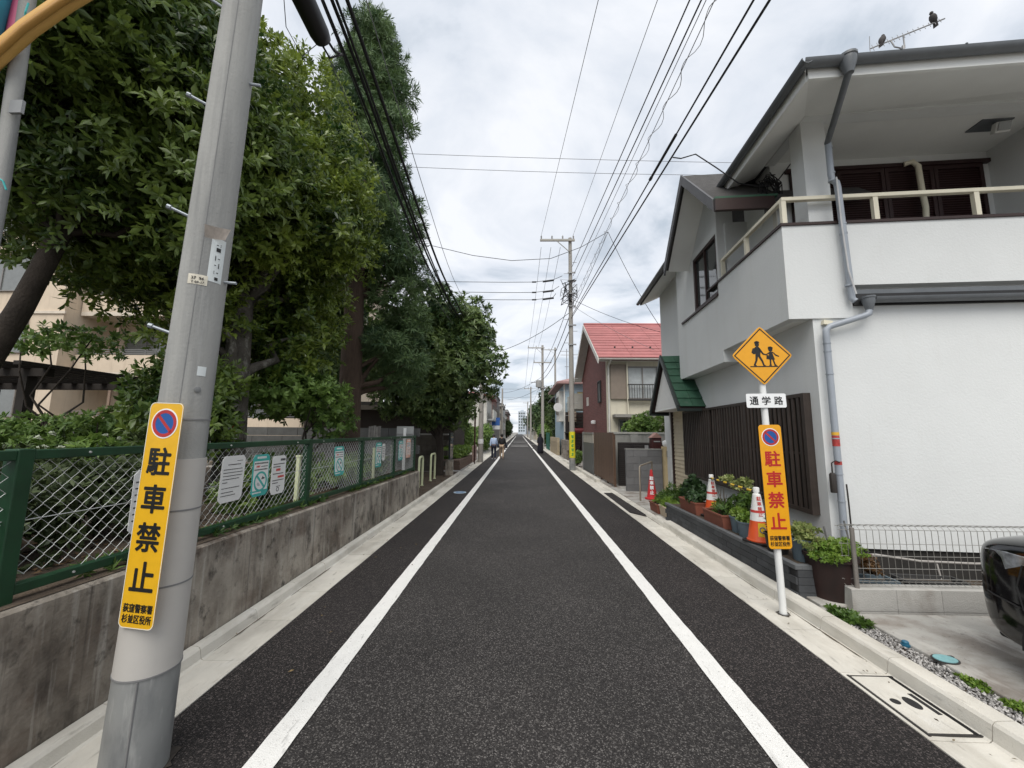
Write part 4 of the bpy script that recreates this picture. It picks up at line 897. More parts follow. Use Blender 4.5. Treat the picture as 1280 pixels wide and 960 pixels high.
MB().prism(rrect(.13, .20, .01), FY, .003, 0).build('plate', whS, wp); m = MB(); ring(m, .03, .04, FY, -.002, -.0005, 24, 0, -.02); m.build('ring', inkRed, wp); MB().box(-.055, .055, -.002, -.0005, .05, .085).build('heading', inkRed, wp)

# ================================================================ right side: planter, pots, cones, fence, car
brkM = M('planter_block', (.060, .063, .068), rough=.85, var=.2, vs=9, bump=.4, bs=90, orand=.22)
pb = thing('block_planter', 'long dark grey block planter along the kerb below the lattice', 'planter', (2.95, 5.7, .05))
MB().box(2.712, 3.25, 4.02, 7.38, .05, .34).build('core', M('mortar_dark', (.03, .03, .032), rough=.95), pb, world=True)
MB().box(2.74, 3.22, 4.06, 7.34, .341, .372).build('bed_soil', soil, pb, world=True)
b1 = MB().box(0, .016, .003, .209, .002, .068).mesh('brick'); b1.materials.append(brkM)
b2 = MB().box(.003, .177, 0, .016, .002, .068).mesh('brick'); b2.materials.append(brkM)
L0 = pb.location
for c in range(4):
    for i in range(-1, 17):
        y = 4.005 + i * .212 + (.106 if c % 2 else 0)
        if y < 4.0 or y + .21 > 7.42: continue
        o = bpy.data.objects.new('brick', b1); COL.objects.link(o); o.parent = pb; o.location = Vector((2.697 + random.uniform(-.002, .002), y, .06 + c * .0705)) - L0
    for i in range(3):
        o = bpy.data.objects.new('brick', b2); COL.objects.link(o); o.parent = pb; o.location = Vector((2.715 + i * .18, 4.004, .06 + c * .0705)) - L0
for i in range(8): MB().box(2.694, 2.76, 4.0 + i * .426, 4.422 + i * .426, .343, .385).build('coping', M('coping_grey', (.11, .115, .12), rough=.8, var=.15, orand=.15), pb, world=True, bevel=.004)
MB().box(2.76, 3.25, 4.0, 4.06, .343, .385).build('coping', M('coping_grey', (.11, .115, .12)), pb, world=True, bevel=.004)
def sprigs_obj(name, parent, base, pts, dirs, scl, mat, seed=1, stuff=True):
    r = np.random.default_rng(seed); l = wloc(parent) if parent is not None else Vector((0, 0, 0))
    v, q = scatter(base, np.asarray(pts, float), np.asarray(dirs, float), np.asarray(scl, float), r)
    v = v - np.array(l); o = newobj(name, npmesh(name, v, q), mat, parent)
    if stuff: o['kind'] = 'stuff'
    return o
lf_var = leafM('leaf_variegated', (.10, .17, .035), (.38, .40, .16), trans=.3)
lf_pot = leafM('leaf_pot', (.035, .085, .018), (.12, .20, .04), trans=.3)
lf_dkp = leafM('leaf_dark_pot', (.015, .042, .014), (.05, .10, .03), trans=.2)
lf_lime = leafM('leaf_lime', (.08, .17, .02), (.24, .34, .06), trans=.3)
small = sprig(9, .055, .026, (20, 95), seed=2); tiny = sprig(9, .035, .016, (15, 95), seed=3); longl = sprig(8, .09, .02, (15, 70), seed=4); mid = sprig(8, .085, .04, (25, 90), seed=5)
def bush(parent, c, rad, n, base, mat, seed, sc=(.8, 1.2), up=.5, nm='foliage'):
    r = np.random.default_rng(seed)
    lumps = [(np.array(c) + r.normal(size=3) * np.array(rad) * .42, np.array(rad) * r.uniform(.45, .7)) for _ in range(7)]
    p, d = lumps_pts(lumps, n, r, inner=.35, up=up)
    p = p[p[:, 2] > c[2] - rad[2]]; d = d[:len(p)]
    return sprigs_obj(nm, parent, base, p, d, r.uniform(*sc, len(p)), mat, seed)
def stems(parent, c, top, n, mat, spread=.1, seed=0, r0=.006):
    r = random.Random(seed)
    for i in range(n):
        a = Vector(c) + Vector((r.uniform(-.04, .04), r.uniform(-.04, .04), 0)); b = Vector(top) + Vector((r.uniform(-spread, spread), r.uniform(-spread, spread), r.uniform(-.1, .05)))
        MB().tube([a, a.lerp(b, .5) + Vector((r.uniform(-.03, .03), r.uniform(-.03, .03), 0)), b], [r0, r0 * .8, r0 * .4], n=5).build('stem', mat, parent, world=True)
stemM = M('stem_brown', (.07, .05, .03), rough=.9); terra = M('terracotta', (.20, .070, .045), rough=.75, var=.15, vs=9, bump=.2, bs=70); potblue = M('pot_slate', (.10, .135, .16), rough=.6, var=.12); potblk = M('pot_black', (.018, .017, .017), rough=.5); barrelM = M('barrel_brown', (.035, .016, .014), rough=.55, var=.4, vs=7, tint=(.016, .011, .010))
potcream = M('pot_cream', (.48, .40, .30), rough=.7, var=.15)
def trough(lab, cx, cy, z, w, l, h, mat, rz=0.0, soilz=.8):
    t = thing('plant_trough', lab, 'plant pot', (cx, cy, z), rz)
    def sec(k, zz_): return [(-w/2*k, -l/2*(.94 + .06*k), zz_), (w/2*k, -l/2*(.94 + .06*k), zz_), (w/2*k, l/2*(.94 + .06*k), zz_), (-w/2*k, l/2*(.94 + .06*k), zz_)]
    A = sec(.8, 0) + sec(1, h) + sec(.9, h) + sec(.85, h * soilz)
    f = [(3,2,1,0)] + [(4*i + k, 4*i + (k+1) % 4, 4*i + 4 + (k+1) % 4, 4*i + 4 + k) for i in range(3) for k in range(4)]
    MB().add(A, f).build('body', mat, t, bevel=.006)
    rim = MB(); 
    for (a, b, c, d) in ((-w/2 - .008, -w/2 + .012, -l/2 - .008, l/2 + .008), (w/2 - .012, w/2 + .008, -l/2 - .008, l/2 + .008), (-w/2 + .012, w/2 - .012, -l/2 - .008, -l/2 + .012), (-w/2 + .012, w/2 - .012, l/2 - .012, l/2 + .008)): rim.box(a, b, c, d, h - .022, h + .004)
    rim.build('rim', mat, t, bevel=.003)
    MB().box(-w/2*.88, w/2*.88, -l/2*.9, l/2*.9, h*soilz - .02, h*soilz).build('soil_fill', soil, t)
    return t
def pot(lab, cx, cy, z, r, h, mat, n=22, taper=.78, nm='plant_pot'):
    t = thing(nm, lab, 'plant pot', (cx, cy, z))
    MB().lathe([(r * taper, 0), (r * .97, h * .9), (r * 1.04, h * .9), (r * 1.05, h), (r * .93, h), (r * .9, h * .86)], n=n).build('body', mat, t, smooth=40)
    MB().lathe([(r * .9, h * .85), (r * .9, h * .87)], n=n).build('soil_fill', soil, t)
    return t
t = trough('terracotta trough at the far end of the dark planter, bushy dark shrub behind', 2.87, 6.62, .373, .20, .60, .19, terra); bush(t, (2.90, 6.65, .62), (.10, .28, .10), 160, small, lf_dkp, 11)
t = trough('terracotta trough between the two traffic cones', 2.84, 5.72, .373, .20, .55, .18, terra); bush(t, (2.92, 5.72, .62), (.10, .22, .08), 70, longl, lf_pot, 12); stems(t, (2.87, 5.7, .52), (2.92, 5.7, .9), 5, stemM, seed=3)
t = pot('slate blue pot beside the terracotta trough, farther of two', 2.90, 5.32, .373, .11, .20, potblue); bush(t, (2.90, 5.34, .60), (.08, .09, .06), 60, small, lf_lime, 13)
t = pot('slate blue pot touching the near traffic cone', 2.86, 5.08, .373, .11, .19, potblue); bush(t, (2.86, 5.10, .58), (.08, .08, .05), 60, small, lf_lime, 14)
t = pot('black plastic pot between near cone and sign post', 2.83, 4.46, .373, .12, .20, potblk); bush(t, (2.86, 4.48, .62), (.06, .06, .10), 40, longl, lf_pot, 15); stems(t, (2.83, 4.46, .5), (2.83, 4.47, 1.0), 3, stemM, seed=8)
t = pot('blue pot behind the white sign post', 2.93, 4.20, .373, .12, .22, potblue); bush(t, (2.95, 4.22, .66), (.09, .09, .08), 50, small, lf_var, 16); stems(t, (2.93, 4.2, .5), (2.95, 4.22, .75), 4, stemM, seed=9)
t = thing('potted_shrub', 'tall sparse variegated shrub rising behind the trough before the lattice', 'shrub', (3.13, 5.5, .372)); stems(t, (3.13, 5.5, .37), (3.12, 5.5, 1.0), 11, stemM, spread=.2, seed=4, r0=.004); bush(t, (3.13, 5.6, .98), (.13, .20, .08), 75, small, lf_var, 17); bush(t, (3.05, 5.5, .70), (.12, .26, .16), 95, small, lf_pot, 171)
t = thing('potted_shrub', 'dense round dark green shrub before the cream boards', 'shrub', (3.28, 7.75, .06)); stems(t, (3.28, 7.75, .05), (3.25, 7.7, .5), 5, stemM, spread=.1, seed=5); bush(t, (3.25, 7.6, .58), (.24, .34, .32), 650, small, lf_dkp, 18)
t = thing('potted_shrub', 'low mixed green plants at the foot of the cream boards', 'shrub', (3.35, 8.7, .06)); stems(t, (3.35, 8.7, .05), (3.3, 8.6, .3), 5, stemM, spread=.12, seed=6); bush(t, (3.3, 8.6, .25), (.30, .42, .22), 420, longl, lf_pot, 19)
t = trough('low weathered cream trough on the paving, nearest beyond the dark planter', 2.90, 7.70, .055, .26, .45, .20, potcream); bush(t, (2.95, 7.72, .30), (.14, .2, .08), 120, longl, lf_lime, 20)
t = trough('low terracotta trough on the paving beside the cream one', 2.87, 8.22, .055, .24, .45, .18, terra); bush(t, (2.92, 8.25, .26), (.14, .2, .06), 90, tiny, lf_lime, 21)
# barrel pot and its plants
t = pot('large dark brown barrel pot beside the mesh fence', 3.05, 4.02, .10, .215, .40, barrelM, n=28, taper=.80, nm='barrel_pot'); bush(t, (3.05, 4.02, .53), (.20, .18, .065), 330, tiny, lf_lime, 22); bush(t, (2.95, 4.08, .58), (.12, .12, .07), 45, small, lf_var, 23); stems(t, (3.0, 4.05, .5), (2.97, 4.08, .68), 5, stemM, spread=.12, seed=12, r0=.003)
t = thing('flat_stone', 'flat stone slabs stacked under the brown barrel pot', 'stone', (2.98, 3.97, .05)); MB().box(-.26, .2, -.2, .16, -.0, .025).build('slab', conc_dk, t, bevel=.006); MB().box(-.2, .26, -.14, .22, .0255, .05).build('slab', conc_dk, t, bevel=.006)
t = thing('weed_clump', 'low clump of green weeds at the kerb below the barrel', 'weeds', (2.83, 3.62, .06)); bush(t, (2.82, 3.62, .09), (.10, .17, .035), 200, small, lf_pot, 24, up=1.2); stems(t, (2.83, 3.62, .06), (2.83, 3.62, .1), 4, stemM, seed=7)
for (y, lab) in ((2.72, 'tuft of weeds in the gravel beside the slab edge'), (2.52, 'nearest tuft of weeds in the gravel by slab corner')):
    t = thing('weed_clump', lab, 'weeds', (2.90, y, .062)); bush(t, (2.90, y, .085), (.035, .07, .02), 50, tiny, lf_lime, int(y * 100), up=1.2); stems(t, (2.9, y, .06), (2.9, y, .09), 3, stemM, seed=2, r0=.002)
# ---- traffic cones with striped bar
coneO = M('cone_orange', (.62, .085, .02), rough=.5, var=.12); coneW = M('cone_white', (.72, .72, .70), rough=.5, var=.08); stripeY = M('bar_yellow', (.62, .40, .02), rough=.5)
def cone(lab, x, y, z, s=1.0, tilt=0.0):
    t = thing('traffic_cone', lab, 'traffic cone', (x, y, z), 0, 'traffic cones on the planter'); t.rotation_euler = (0, R_(tilt), R_(20))
    t.scale = (s, s, s)
    MB().prism(rrect(.30, .30, .05), FZ, 0, .022).build('base', potblk, t, bevel=.004)
    def rc(z_): return .128 - (z_ - .02) * .145
    MB().lathe([(.14, .0225), (.14, .035), (rc(.04), .05), (rc(.27), .27)], n=26).build('lower_cone', coneO, t, smooth=40)
    MB().lathe([(rc(.27), .27), (rc(.58), .58)], n=26).build('white_sleeve', coneW, t, smooth=40)
    MB().lathe([(rc(.58), .58), (rc(.62), .60), (.036, .605), (.036, .67), (.03, .68)], n=22).build('top', coneW, t, smooth=40)
    MB().lathe([(rc(.37) + .002, .37), (rc(.40) + .002, .40)], n=26).build('red_band', M('print_red_c', (.5, .05, .04)), t, smooth=40)
    a0 = R_(-118)
    m = MB(); n = 6; vs = []
    for i in range(n + 1):
        a = a0 + (i / n - .5) * .9
        for zz_ in (.09, .25): vs.append((math.cos(a) * (rc(zz_) + .002), math.sin(a) * (rc(zz_) + .002), zz_))
    m.add(vs, [(2*i, 2*i + 2, 2*i + 3, 2*i + 1) for i in range(n)]); lb = m.build('label', stripeY, t)
    a = a0 + R_(0); m = MB(); ring(m, .028, .036, FY, -.001, .001, 20); m.xf(Matrix.Translation((math.cos(a) * (rc(.17) + .004), math.sin(a) * (rc(.17) + .004), .17)) @ Matrix.Rotation(a + R_(90), 4, 'Z') @ Matrix.Rotation(R_(-8), 4, 'X')).build('label_ring', inkBlue, lb)
    for i, ch in enumerate('駐車禁止'):
        zz_ = .545 - i * .062; q = newobj('character', text(ch, .05, bold=.001, w=.05, h=.05), M('print_red_c', (.5, .05, .04)), t); q.location = (math.cos(a0) * (rc(zz_) + .003), math.sin(a0) * (rc(zz_) + .003), zz_); q.rotation_euler = (R_(-8), 0, a0 + R_(90))
    return t
cone('near orange and white traffic cone on the dark planter', 2.84, 4.80, .386, .93)
cone('far orange and white traffic cone on the planter between terracotta troughs', 3.0, 6.22, .386, .93)
bar_ = thing('cone_bar', 'yellow and black striped bar joining the two traffic cones', 'barrier bar', (2.92, 5.5, .97))
pA, pB = Vector((2.86, 4.82, .955)), Vector((2.99, 6.20, .965)); nseg = 12
for i in range(nseg):
    MB().tube([pA.lerp(pB, i / nseg), pA.lerp(pB, (i + 1) / nseg)], .015, n=8).build('stripe', stripeY if i % 2 else inkB, bar_, world=True, smooth=60)
for p in (pA, pB): m = MB(); m.tube([p + Vector((.05 * math.cos(t_), .05 * math.sin(t_), 0)) for t_ in np.linspace(0, 6.28, 12)[:-1]], .009, n=6, closed=True); m.build('ring_end', inkB, bar_, world=True, smooth=60)
rcn = thing('red_cone', 'small red cone sign with white characters by the entrance rail', 'cone sign', (3.25, 9.75, .06))
MB().lathe([(.17, 0), (.17, .03), (.12, .04), (.035, .62), (.03, .68), (.02, .70)], n=20).build('body', M('cone_red', (.55, .035, .04), rough=.45, var=.08), rcn, smooth=40)
for i, ch in enumerate('駐車禁止'):
    zz_ = .50 - i * .11; rc_ = .118 - zz_ * .137; a = R_(-108); q = newobj('character', text(ch, .09, bold=.004, w=.085, h=.085), whS, rcn); q.location = (math.cos(a) * (rc_ + .012), math.sin(a) * (rc_ + .012), zz_); q.rotation_euler = (R_(-8), 0, a + R_(90))
hr = thing('handrail', 'thin metal handrail at the entrance beside the red cone', 'handrail', (2.89, 9.5, .05))
MB().tube([(0, 0, 0), (0, 0, .78), (.03, .03, .82), (.58, .85, .86), (.6, .9, .84)], .02, n=10).build('rail', M('rail_metal', (.30, .26, .21), rough=.45, metal=.4), hr, smooth=60); MB().tube([(.58, .85, 0), (.58, .85, .85)], .02, n=10).build('post', M('rail_metal', (.30, .26, .21)), hr, smooth=60)
# ---- mesh fence on its low block wall
mf = thing('block_wall', 'low pale concrete block wall carrying the mesh fence', 'wall', (3.02, 3.76, 0)); bw = M('pale_block', (.43, .42, .395), rough=.88, var=.1, vs=4, bump=.35, bs=90, orand=.06, stain=[((.25, .22, .19), .6, (3, 3, 2), .55, .72)])
MB().box(0, 4.4, .01, .13, -.05, .02).build('footing', conc_dk, mf)
for i in range(11):
    MB().box(i * .40 + .0, i * .40 + .397, 0, .14, .075, .262).build('block', bw, mf, bevel=.003)
    MB().box(i * .40 + .0, i * .40 + .397, 0.002, .138, .0, .072).build('block', bw, mf, bevel=.003)
wf = thing('mesh_fence', 'welded wire mesh fence with bent top edge before the white wall', 'fence', (3.0, 3.83, .262)); wfm = M('fence_wire', (.30, .29, .27), rough=.45, metal=.5)
bend = [(-.03, .56), (.03, .535), (.0, .505), (0, .47), (0, .07), (0, .06), (.03, .035), (-.02, .012)]
vm = MB().tube([(0, a, b) for a, b in bend], .0024, n=5).mesh('vertical_wire'); vm.materials.append(wfm)
for i in range(int(4.3 / .06)):
    o = bpy.data.objects.new('vertical_wire', vm); COL.objects.link(o); o.parent = wf; o.location = (.02 + i * .06, 0, 0)
for (a, b) in ((-.03, .56), (.03, .535), (0, .505), (0, .38), (0, .27), (0, .16), (0, .07), (.03, .035), (-.02, .012)): MB().tube([(.0, a, b), (4.3, a, b)], .0028, n=5).build('horizontal_wire', wfm, wf)
for x in (.10, 2.1, 4.1): MB().tube([(x, -.035, -.06), (x, -.035, .53)], .019, n=12).build('post', M('fence_post', (.24, .22, .20), rough=.5, metal=.4), wf, smooth=60)
# things in the narrow bed behind the mesh fence
struct(MB().box(2.94, 8, 3.905, 4.62, -.2, .08).build('side_bed', soil))
hs = thing('garden_hose', 'grey hose lying behind the mesh fence along the dark plinth', 'hose', (3.9, 4.15, .2)); hp = M('hose_grey', (.33, .31, .29), rough=.6)
MB().tube([(3.45, 4.3, .40), (3.7, 4.26, .42), (4.1, 4.22, .375), (4.6, 4.18, .37), (5.4, 4.12, .40)], .012, n=8).build('hose', hp, hs, world=True, smooth=60); MB().tube([(4.25, 4.2, .36), (4.24, 4.16, .2), (4.25, 4.14, .08)], .008, n=6).build('hanging_end', hp, hs, world=True)
st = thing('garden_stakes', 'bundle of grey garden stakes behind the mesh fence post', 'garden stakes', (3.35, 4.15, .08))
for (a, b) in (((3.20, 4.12, .08), (3.12, 4.16, .72)), ((3.40, 4.1, .08), (3.32, 4.15, .78)), ((3.46, 4.1, .1), (3.38, 4.16, .74)), ((3.18, 4.2, .5), (3.42, 4.2, .52))): MB().tube([a, b], .008, n=6).build('stake', M('stake_grey', (.12, .12, .12)), st, world=True)
tr = trough('blue grey trough with red brown plant behind the mesh fence', 3.45, 4.13, .08, .18, .5, .16, potblue, rz=R_(85)); bush(tr, (3.38, 4.12, .36), (.12, .08, .07), 110, tiny, leafM('leaf_redbrown', (.05, .03, .015), (.18, .10, .04)), 31)
tr2 = trough('dark trough beyond the blue grey one behind mesh fence', 4.05, 4.10, .08, .18, .55, .17, M('trough_dark', (.05, .05, .05)), rz=R_(85))
# ---- parked black car, nose to the fence
carM = M('car_black', (.004, .004, .005), rough=.10, var=.1, spec=.5); rubM = M('tyre', (.012, .012, .012), rough=.85); plM = M('car_trim', (.015, .015, .016), rough=.6)
CR = thing('parked_car', 'glossy black car parked nose in at the right picture edge', 'car', (4.05, 3.02, .10))
CR.rotation_euler = (0, 0, R_(-3))
def car_body():
    st_ = [ # y(back from nose), half width, z low, z shoulder, z top
        (0.00, .42, .36, .68, .77), (.015, .62, .27, .71, .82), (.06, .725, .20, .74, .845), (.16, .80, .165, .765, .88), (.32, .835, .15, .79, .91), (.6, .845, .15, .82, .94), (1.0, .85, .15, .85, .97), (1.5, .85, .15, .85, .99), (2.5, .85, .15, .88, 1.0), (3.3, .845, .16, .88, 1.0), (3.7, .80, .20, .86, .96), (3.86, .70, .30, .8, .88)]
    vs = []; n = 0
    for (y, w, z0, zs, z1) in st_:
        half = [(.0, z0), (w * .75, z0), (w * .94, z0 + .03), (w * .99, z0 + .12), (w, (z0 + zs) / 2), (w * .985, zs), (w * .93, zs + (z1 - zs) * .55), (w * .72, z1 - .015), (w * .3, z1), (0, z1 + .005)]
        full = half + [(-a, b) for a, b in half[-2:0:-1]]; n = len(full)
        vs += [(a, -y, b) for a, b in full]
    fs = [(i * n + k, i * n + (k + 1) % n, (i + 1) * n + (k + 1) % n, (i + 1) * n + k) for i in range(len(st_) - 1) for k in range(n)]
    fs += [tuple(range(n)), tuple(range((len(st_) - 1) * n, len(st_) * n))[::-1]]
    return MB().add(vs, [f[::-1] for f in fs])
bd = car_body().build('body', carM, CR, smooth=180); bd.modifiers.new('sub', 'SUBSURF').render_levels = 2
cb = MB(); vs = []
for (z, y0, y1, w) in ((.96, -.95, -3.75, .80), (1.3, -1.45, -3.55, .70), (1.52, -1.85, -3.2, .60)): vs += [(-w, y0, z), (w, y0, z), (w, y1, z), (-w, y1, z)]
cb.add(vs, [(3,2,1,0), (8,9,10,11)] + [(4*i + k, 4*i + (k+1) % 4, 4*i + 4 + (k+1) % 4, 4*i + 4 + k) for i in range(2) for k in range(4)]).build('cabin', glassM('car_glass', (.012, .014, .016)), CR, bevel=.05, seg=3)
for s_ in (-1, 1):
    hl = MB(); vs = []
    for (y, w, z0, z1) in ((-.012, .50, .62, .70), (-.045, .66, .615, .745), (-.14, .785, .63, .785), (-.30, .836, .67, .80), (-.42, .847, .73, .80)):
        vs += [(s_ * (w - .09), y - .03, z0), (s_ * (w - .018), y - .02, z0 + .01), (s_ * (w - .022), y - .02, z1 - .012), (s_ * (w - .12), y - .03, z1 + .005)]
    fs = [(4*i + k, 4*i + (k+1) % 4, 4*i + 4 + (k+1) % 4, 4*i + 4 + k) for i in range(4) for k in range(4)] + [(0,1,2,3), (19,18,17,16)]
    h_ = hl.add(vs, fs).build('headlight', M('headlight_lens', (.22, .235, .25), rough=.10, spec=.8, var=.75, vs=18), CR, smooth=45)
    for yy, nm in ((-.78, 'a'), (-3.1, 'b')):
        wm = MB().lathe([(.18, -.09), (.29, -.10), (.315, -.07), (.315, .07), (.29, .10), (.18, .09)], n=28).xf(Matrix.Translation((s_ * .765, yy, .215)) @ Matrix.Rotation(R_(90), 4, 'Y')); wh = wm.build('wheel', rubM, CR, smooth=40)
        MB().lathe([(.17, 0), (.19, .02), (.05, .03)], n=20).xf(Matrix.Translation((s_ * .845, yy, .215)) @ Matrix.Rotation(R_(90) * s_, 4, 'Y')).build('rim', galv, wh, smooth=40)
        ar = MB(); n = 16; vs = []
        for i in range(n + 1):
            a = math.pi * i / n
            for (rr_, xo) in ((.33, .835), (.39, .86), (.40, .80)): vs.append((s_ * xo, yy + math.cos(a) * rr_, .215 + math.sin(a) * rr_))
        ar.add(vs, [(3*i + k, 3*i + k + 1, 3*i + 4 + k, 3*i + 3 + k) for i in range(n) for k in range(2)]).build('wheel_arch', plM, CR, smooth=60)
for s_ in (-1, 1):
    MB().tube([(s_ * .845, -.44, .74), (s_ * .85, -.40, .60), (s_ * .85, -.42, .46)], .004, n=5).build('panel_gap', plM, CR)
    MB().tube([(s_ * .60, -.01, .50), (s_ * .74, -.09, .495), (s_ * .815, -.22, .49), (s_ * .845, -.40, .47)], .005, n=5).build('bumper_crease', plM, CR)
MB().box(-.45, .45, -.05, .005, .36, .50).build('grille', plM, CR, bevel=.02); MB().box(-.62, .62, -.2, -.03, .14, .19).build('bumper_lip', plM, CR, bevel=.02)
for s_ in (-1, 1): MB().lathe([(.02, -.05), (.07, -.04), (.085, 0), (.06, .045), (.02, .05)], (s_ * .93, -1.35, 1.0), n=12).build('mirror', carM, CR, smooth=180)
# ================================================================ buildings
def window(par, name, axis, a0, a1, z0, z1, d, out, fr=None, glass=None, mull=1, depth=.08, world=True):
    """window on a wall: axis 'x' = wall in x-z at y=d facing out(-1 = -y), 'y' = wall in y-z at x=d"""
    fr = fr or M('alu_frame', (.20, .19, .18), rough=.5); glass = glass or glassM('window_glass'); t = .05
    m = MB()
    def bx(mb, a, b, c, e, d0, d1):
        (mb.box(a, b, min(d0, d1), max(d0, d1), c, e) if axis == 'x' else mb.box(min(d0, d1), max(d0, d1), a, b, c, e))
    for (a, b, c, e) in ((a0, a0 + t, z0, z1), (a1 - t, a1, z0, z1), (a0 + t, a1 - t, z0, z0 + t), (a0 + t, a1 - t, z1 - t, z1)): bx(m, a, b, c, e, d, d + out * depth)
    for k in range(mull):
        c = a0 + (a1 - a0) * (k + 1) / (mull + 1); bx(m, c - .025, c + .025, z0 + t, z1 - t, d, d + out * depth * .8)
    w = m.build(name, fr, par, world=world)
    g_ = MB(); bx(g_, a0 + t, a1 - t, z0 + t, z1 - t, d + out * .012, d + out * .03); g_.build('pane', glass, w, world=world)
    return w
curtain = M('curtain_glass', (.42, .45, .46), rough=.15, var=.2, vs=4, spec=.8)
# ---- red roofed house with brick gable
brickM = bpy.data.materials.new('brick_facing'); brickM.use_nodes = True; _t = brickM.node_tree; _b = _t.nodes['Principled BSDF']; _b.inputs['Roughness'].default_value = .85
_g = _t.nodes.new('ShaderNodeNewGeometry'); _mp = _t.nodes.new('ShaderNodeMapping'); _mp.inputs['Rotation'].default_value = (R_(90), 0, R_(90)); _sx = _t.nodes.new('ShaderNodeSeparateXYZ'); _cx = _t.nodes.new('ShaderNodeCombineXYZ')
_t.links.new(_g.outputs['Position'], _sx.inputs[0]); _t.links.new(_sx.outputs['Y'], _cx.inputs['X']); _t.links.new(_sx.outputs['Z'], _cx.inputs['Y'])
_br = _t.nodes.new('ShaderNodeTexBrick'); _br.inputs['Color1'].default_value = (.19, .062, .054, 1); _br.inputs['Color2'].default_value = (.135, .040, .036, 1); _br.inputs['Mortar'].default_value = (.16, .10, .09, 1)
_br.inputs['Scale'].default_value = 1.0; _br.inputs['Brick Width'].default_value = .23; _br.inputs['Row Height'].default_value = .075; _br.inputs['Mortar Size'].default_value = .008
_t.links.new(_cx.outputs[0], _br.inputs['Vector']); _t.links.new(_br.outputs['Color'], _b.inputs['Base Color'])
creamW = M('cream_render', (.60, .565, .46), rough=.9, var=.07, vs=1.5, stain=[((.36, .33, .27), .35, (4, 4, .5), .55, .75)])
redR = M('red_roof', (.36, .135, .13), rough=.65, var=.15, vs=2, orand=.10)
BH = thing('red_roofed_house', 'house with red tiled roof, cream front wall and red brick gable', 'house', (6, 19, 0))
X0, X1, Y0, Y1, EZ, RZ = 3.66, 11.5, 16.15, 22.3, 4.92, 6.98; YM = (Y0 + Y1) / 2
MB().box(X0, X1, Y0, Y0 + .15, 0, EZ).build('front_wall', creamW, BH, world=True)
MB().prism([(Y0 + .151, 0), (Y1, 0), (Y1, EZ), (YM, RZ - .1), (Y0 + .151, EZ)], FX, X0, X0 + .15).build('gable_wall', brickM, BH, world=True)
MB().box(X0 + .15, X1, Y1 - .15, Y1, 0, EZ).build('rear_wall', creamW, BH, world=True)
ox = .42; oy = .45; sl = (RZ - EZ) / (YM - Y0)
def roofslab(y0, z0, y1, z1, nm, mat, th=.10): return MB().add([(X0 - ox, y0, z0), (X1, y0, z0), (X1, y1, z1), (X0 - ox, y1, z1), (X0 - ox, y0, z0 + th), (X1, y0, z0 + th), (X1, y1, z1 + th), (X0 - ox, y1, z1 + th)], [(3,2,1,0), (4,5,6,7), (0,1,5,4), (1,2,6,5), (2,3,7,6), (3,0,4,7)]).build(nm, mat, BH, world=True)
rf = roofslab(Y0 - oy, EZ - oy * sl, YM, RZ, 'roof', redR); roofslab(Y1 + oy, EZ - oy * sl, YM, RZ, 'roof', redR)
ln = math.hypot(YM - Y0 + oy, RZ - EZ + oy * sl); nc = 13; dirv = Vector((0, YM - Y0 + oy, RZ - EZ + oy * sl)).normalized(); nv = Vector((0, -dirv.z, dirv.y))
tm = {}
for i in range(nc):       # courses of roof tiles
    for j in range(6):
        w = (X1 - X0 + ox) / 6; a = Vector((X0 - ox + j * w, Y0 - oy - .01, EZ - oy * sl + .10)) + dirv * (i * ln / nc)
        b = dirv * (ln / nc * 1.05)
        if not tm:
            P = [nv * .022, nv * .022 + Vector((w - .01, 0, 0)), b + Vector((w - .01, 0, 0)) + nv * .004, b + nv * .004]
            tm['m'] = MB().add(P + [p + nv * .012 for p in P], [(0,1,2,3), (4,7,6,5), (0,4,5,1), (1,5,6,2), (2,6,7,3), (3,7,4,0)]).mesh('roof_tile'); tm['m'].materials.append(redR)
        o = bpy.data.objects.new('roof_tile', tm['m']); COL.objects.link(o); o.parent = rf; o.location = a - BH.location
MB().tube([(X0 - ox, YM, RZ + .13), (X1, YM, RZ + .13)], .08, n=8).build('ridge_cap', redR, BH, world=True)
for k in range(9): MB().box(4.0 + k * .75, 4.06 + k * .75, Y0 - .02, Y0 + .04, EZ + .30, EZ + .37).build('snow_guard', iron, BH, world=True)
whT = M('white_trim', (.62, .61, .57), rough=.6)
for (ya, za, yb, zb) in ((Y0 - oy, EZ - oy * sl, YM, RZ), (Y1 + oy, EZ - oy * sl, YM, RZ)):
    MB().add([(X0 - ox - .03, ya, za - .14), (X0 - ox - .03, yb, zb - .14), (X0 - ox - .03, yb, zb + .11), (X0 - ox - .03, ya, za + .11), (X0 - ox, ya, za - .14), (X0 - ox, yb, zb - .14), (X0 - ox, yb, zb + .11), (X0 - ox, ya, za + .11)], [(0,1,2,3), (7,6,5,4), (0,4,5,1), (1,5,6,2), (2,6,7,3), (3,7,4,0)]).build('barge_board', whT, BH, world=True)
roofslab(Y0 - oy + .05, EZ - oy * sl - .05, Y0, EZ - .05, 'soffit', whT, .02)
half_gutter((X0 - ox, Y0 - oy - .07, EZ - oy * sl + .06), (X1, Y0 - oy - .07, EZ - oy * sl + .06), .065).build('eaves_gutter', whT, BH, world=True, smooth=50)
MB().tube([(X0 + .06, Y0 - oy - .05, EZ - oy * sl), (X0 + .06, Y0 - .06, EZ - .5), (X0 + .06, Y0 - .06, .1)], .045, n=8).build('downpipe', whT, BH, world=True, smooth=60)
window(BH, 'window', 'x', 4.50, 5.78, 3.05, 4.42, Y0, -1, glass=curtain, mull=1)
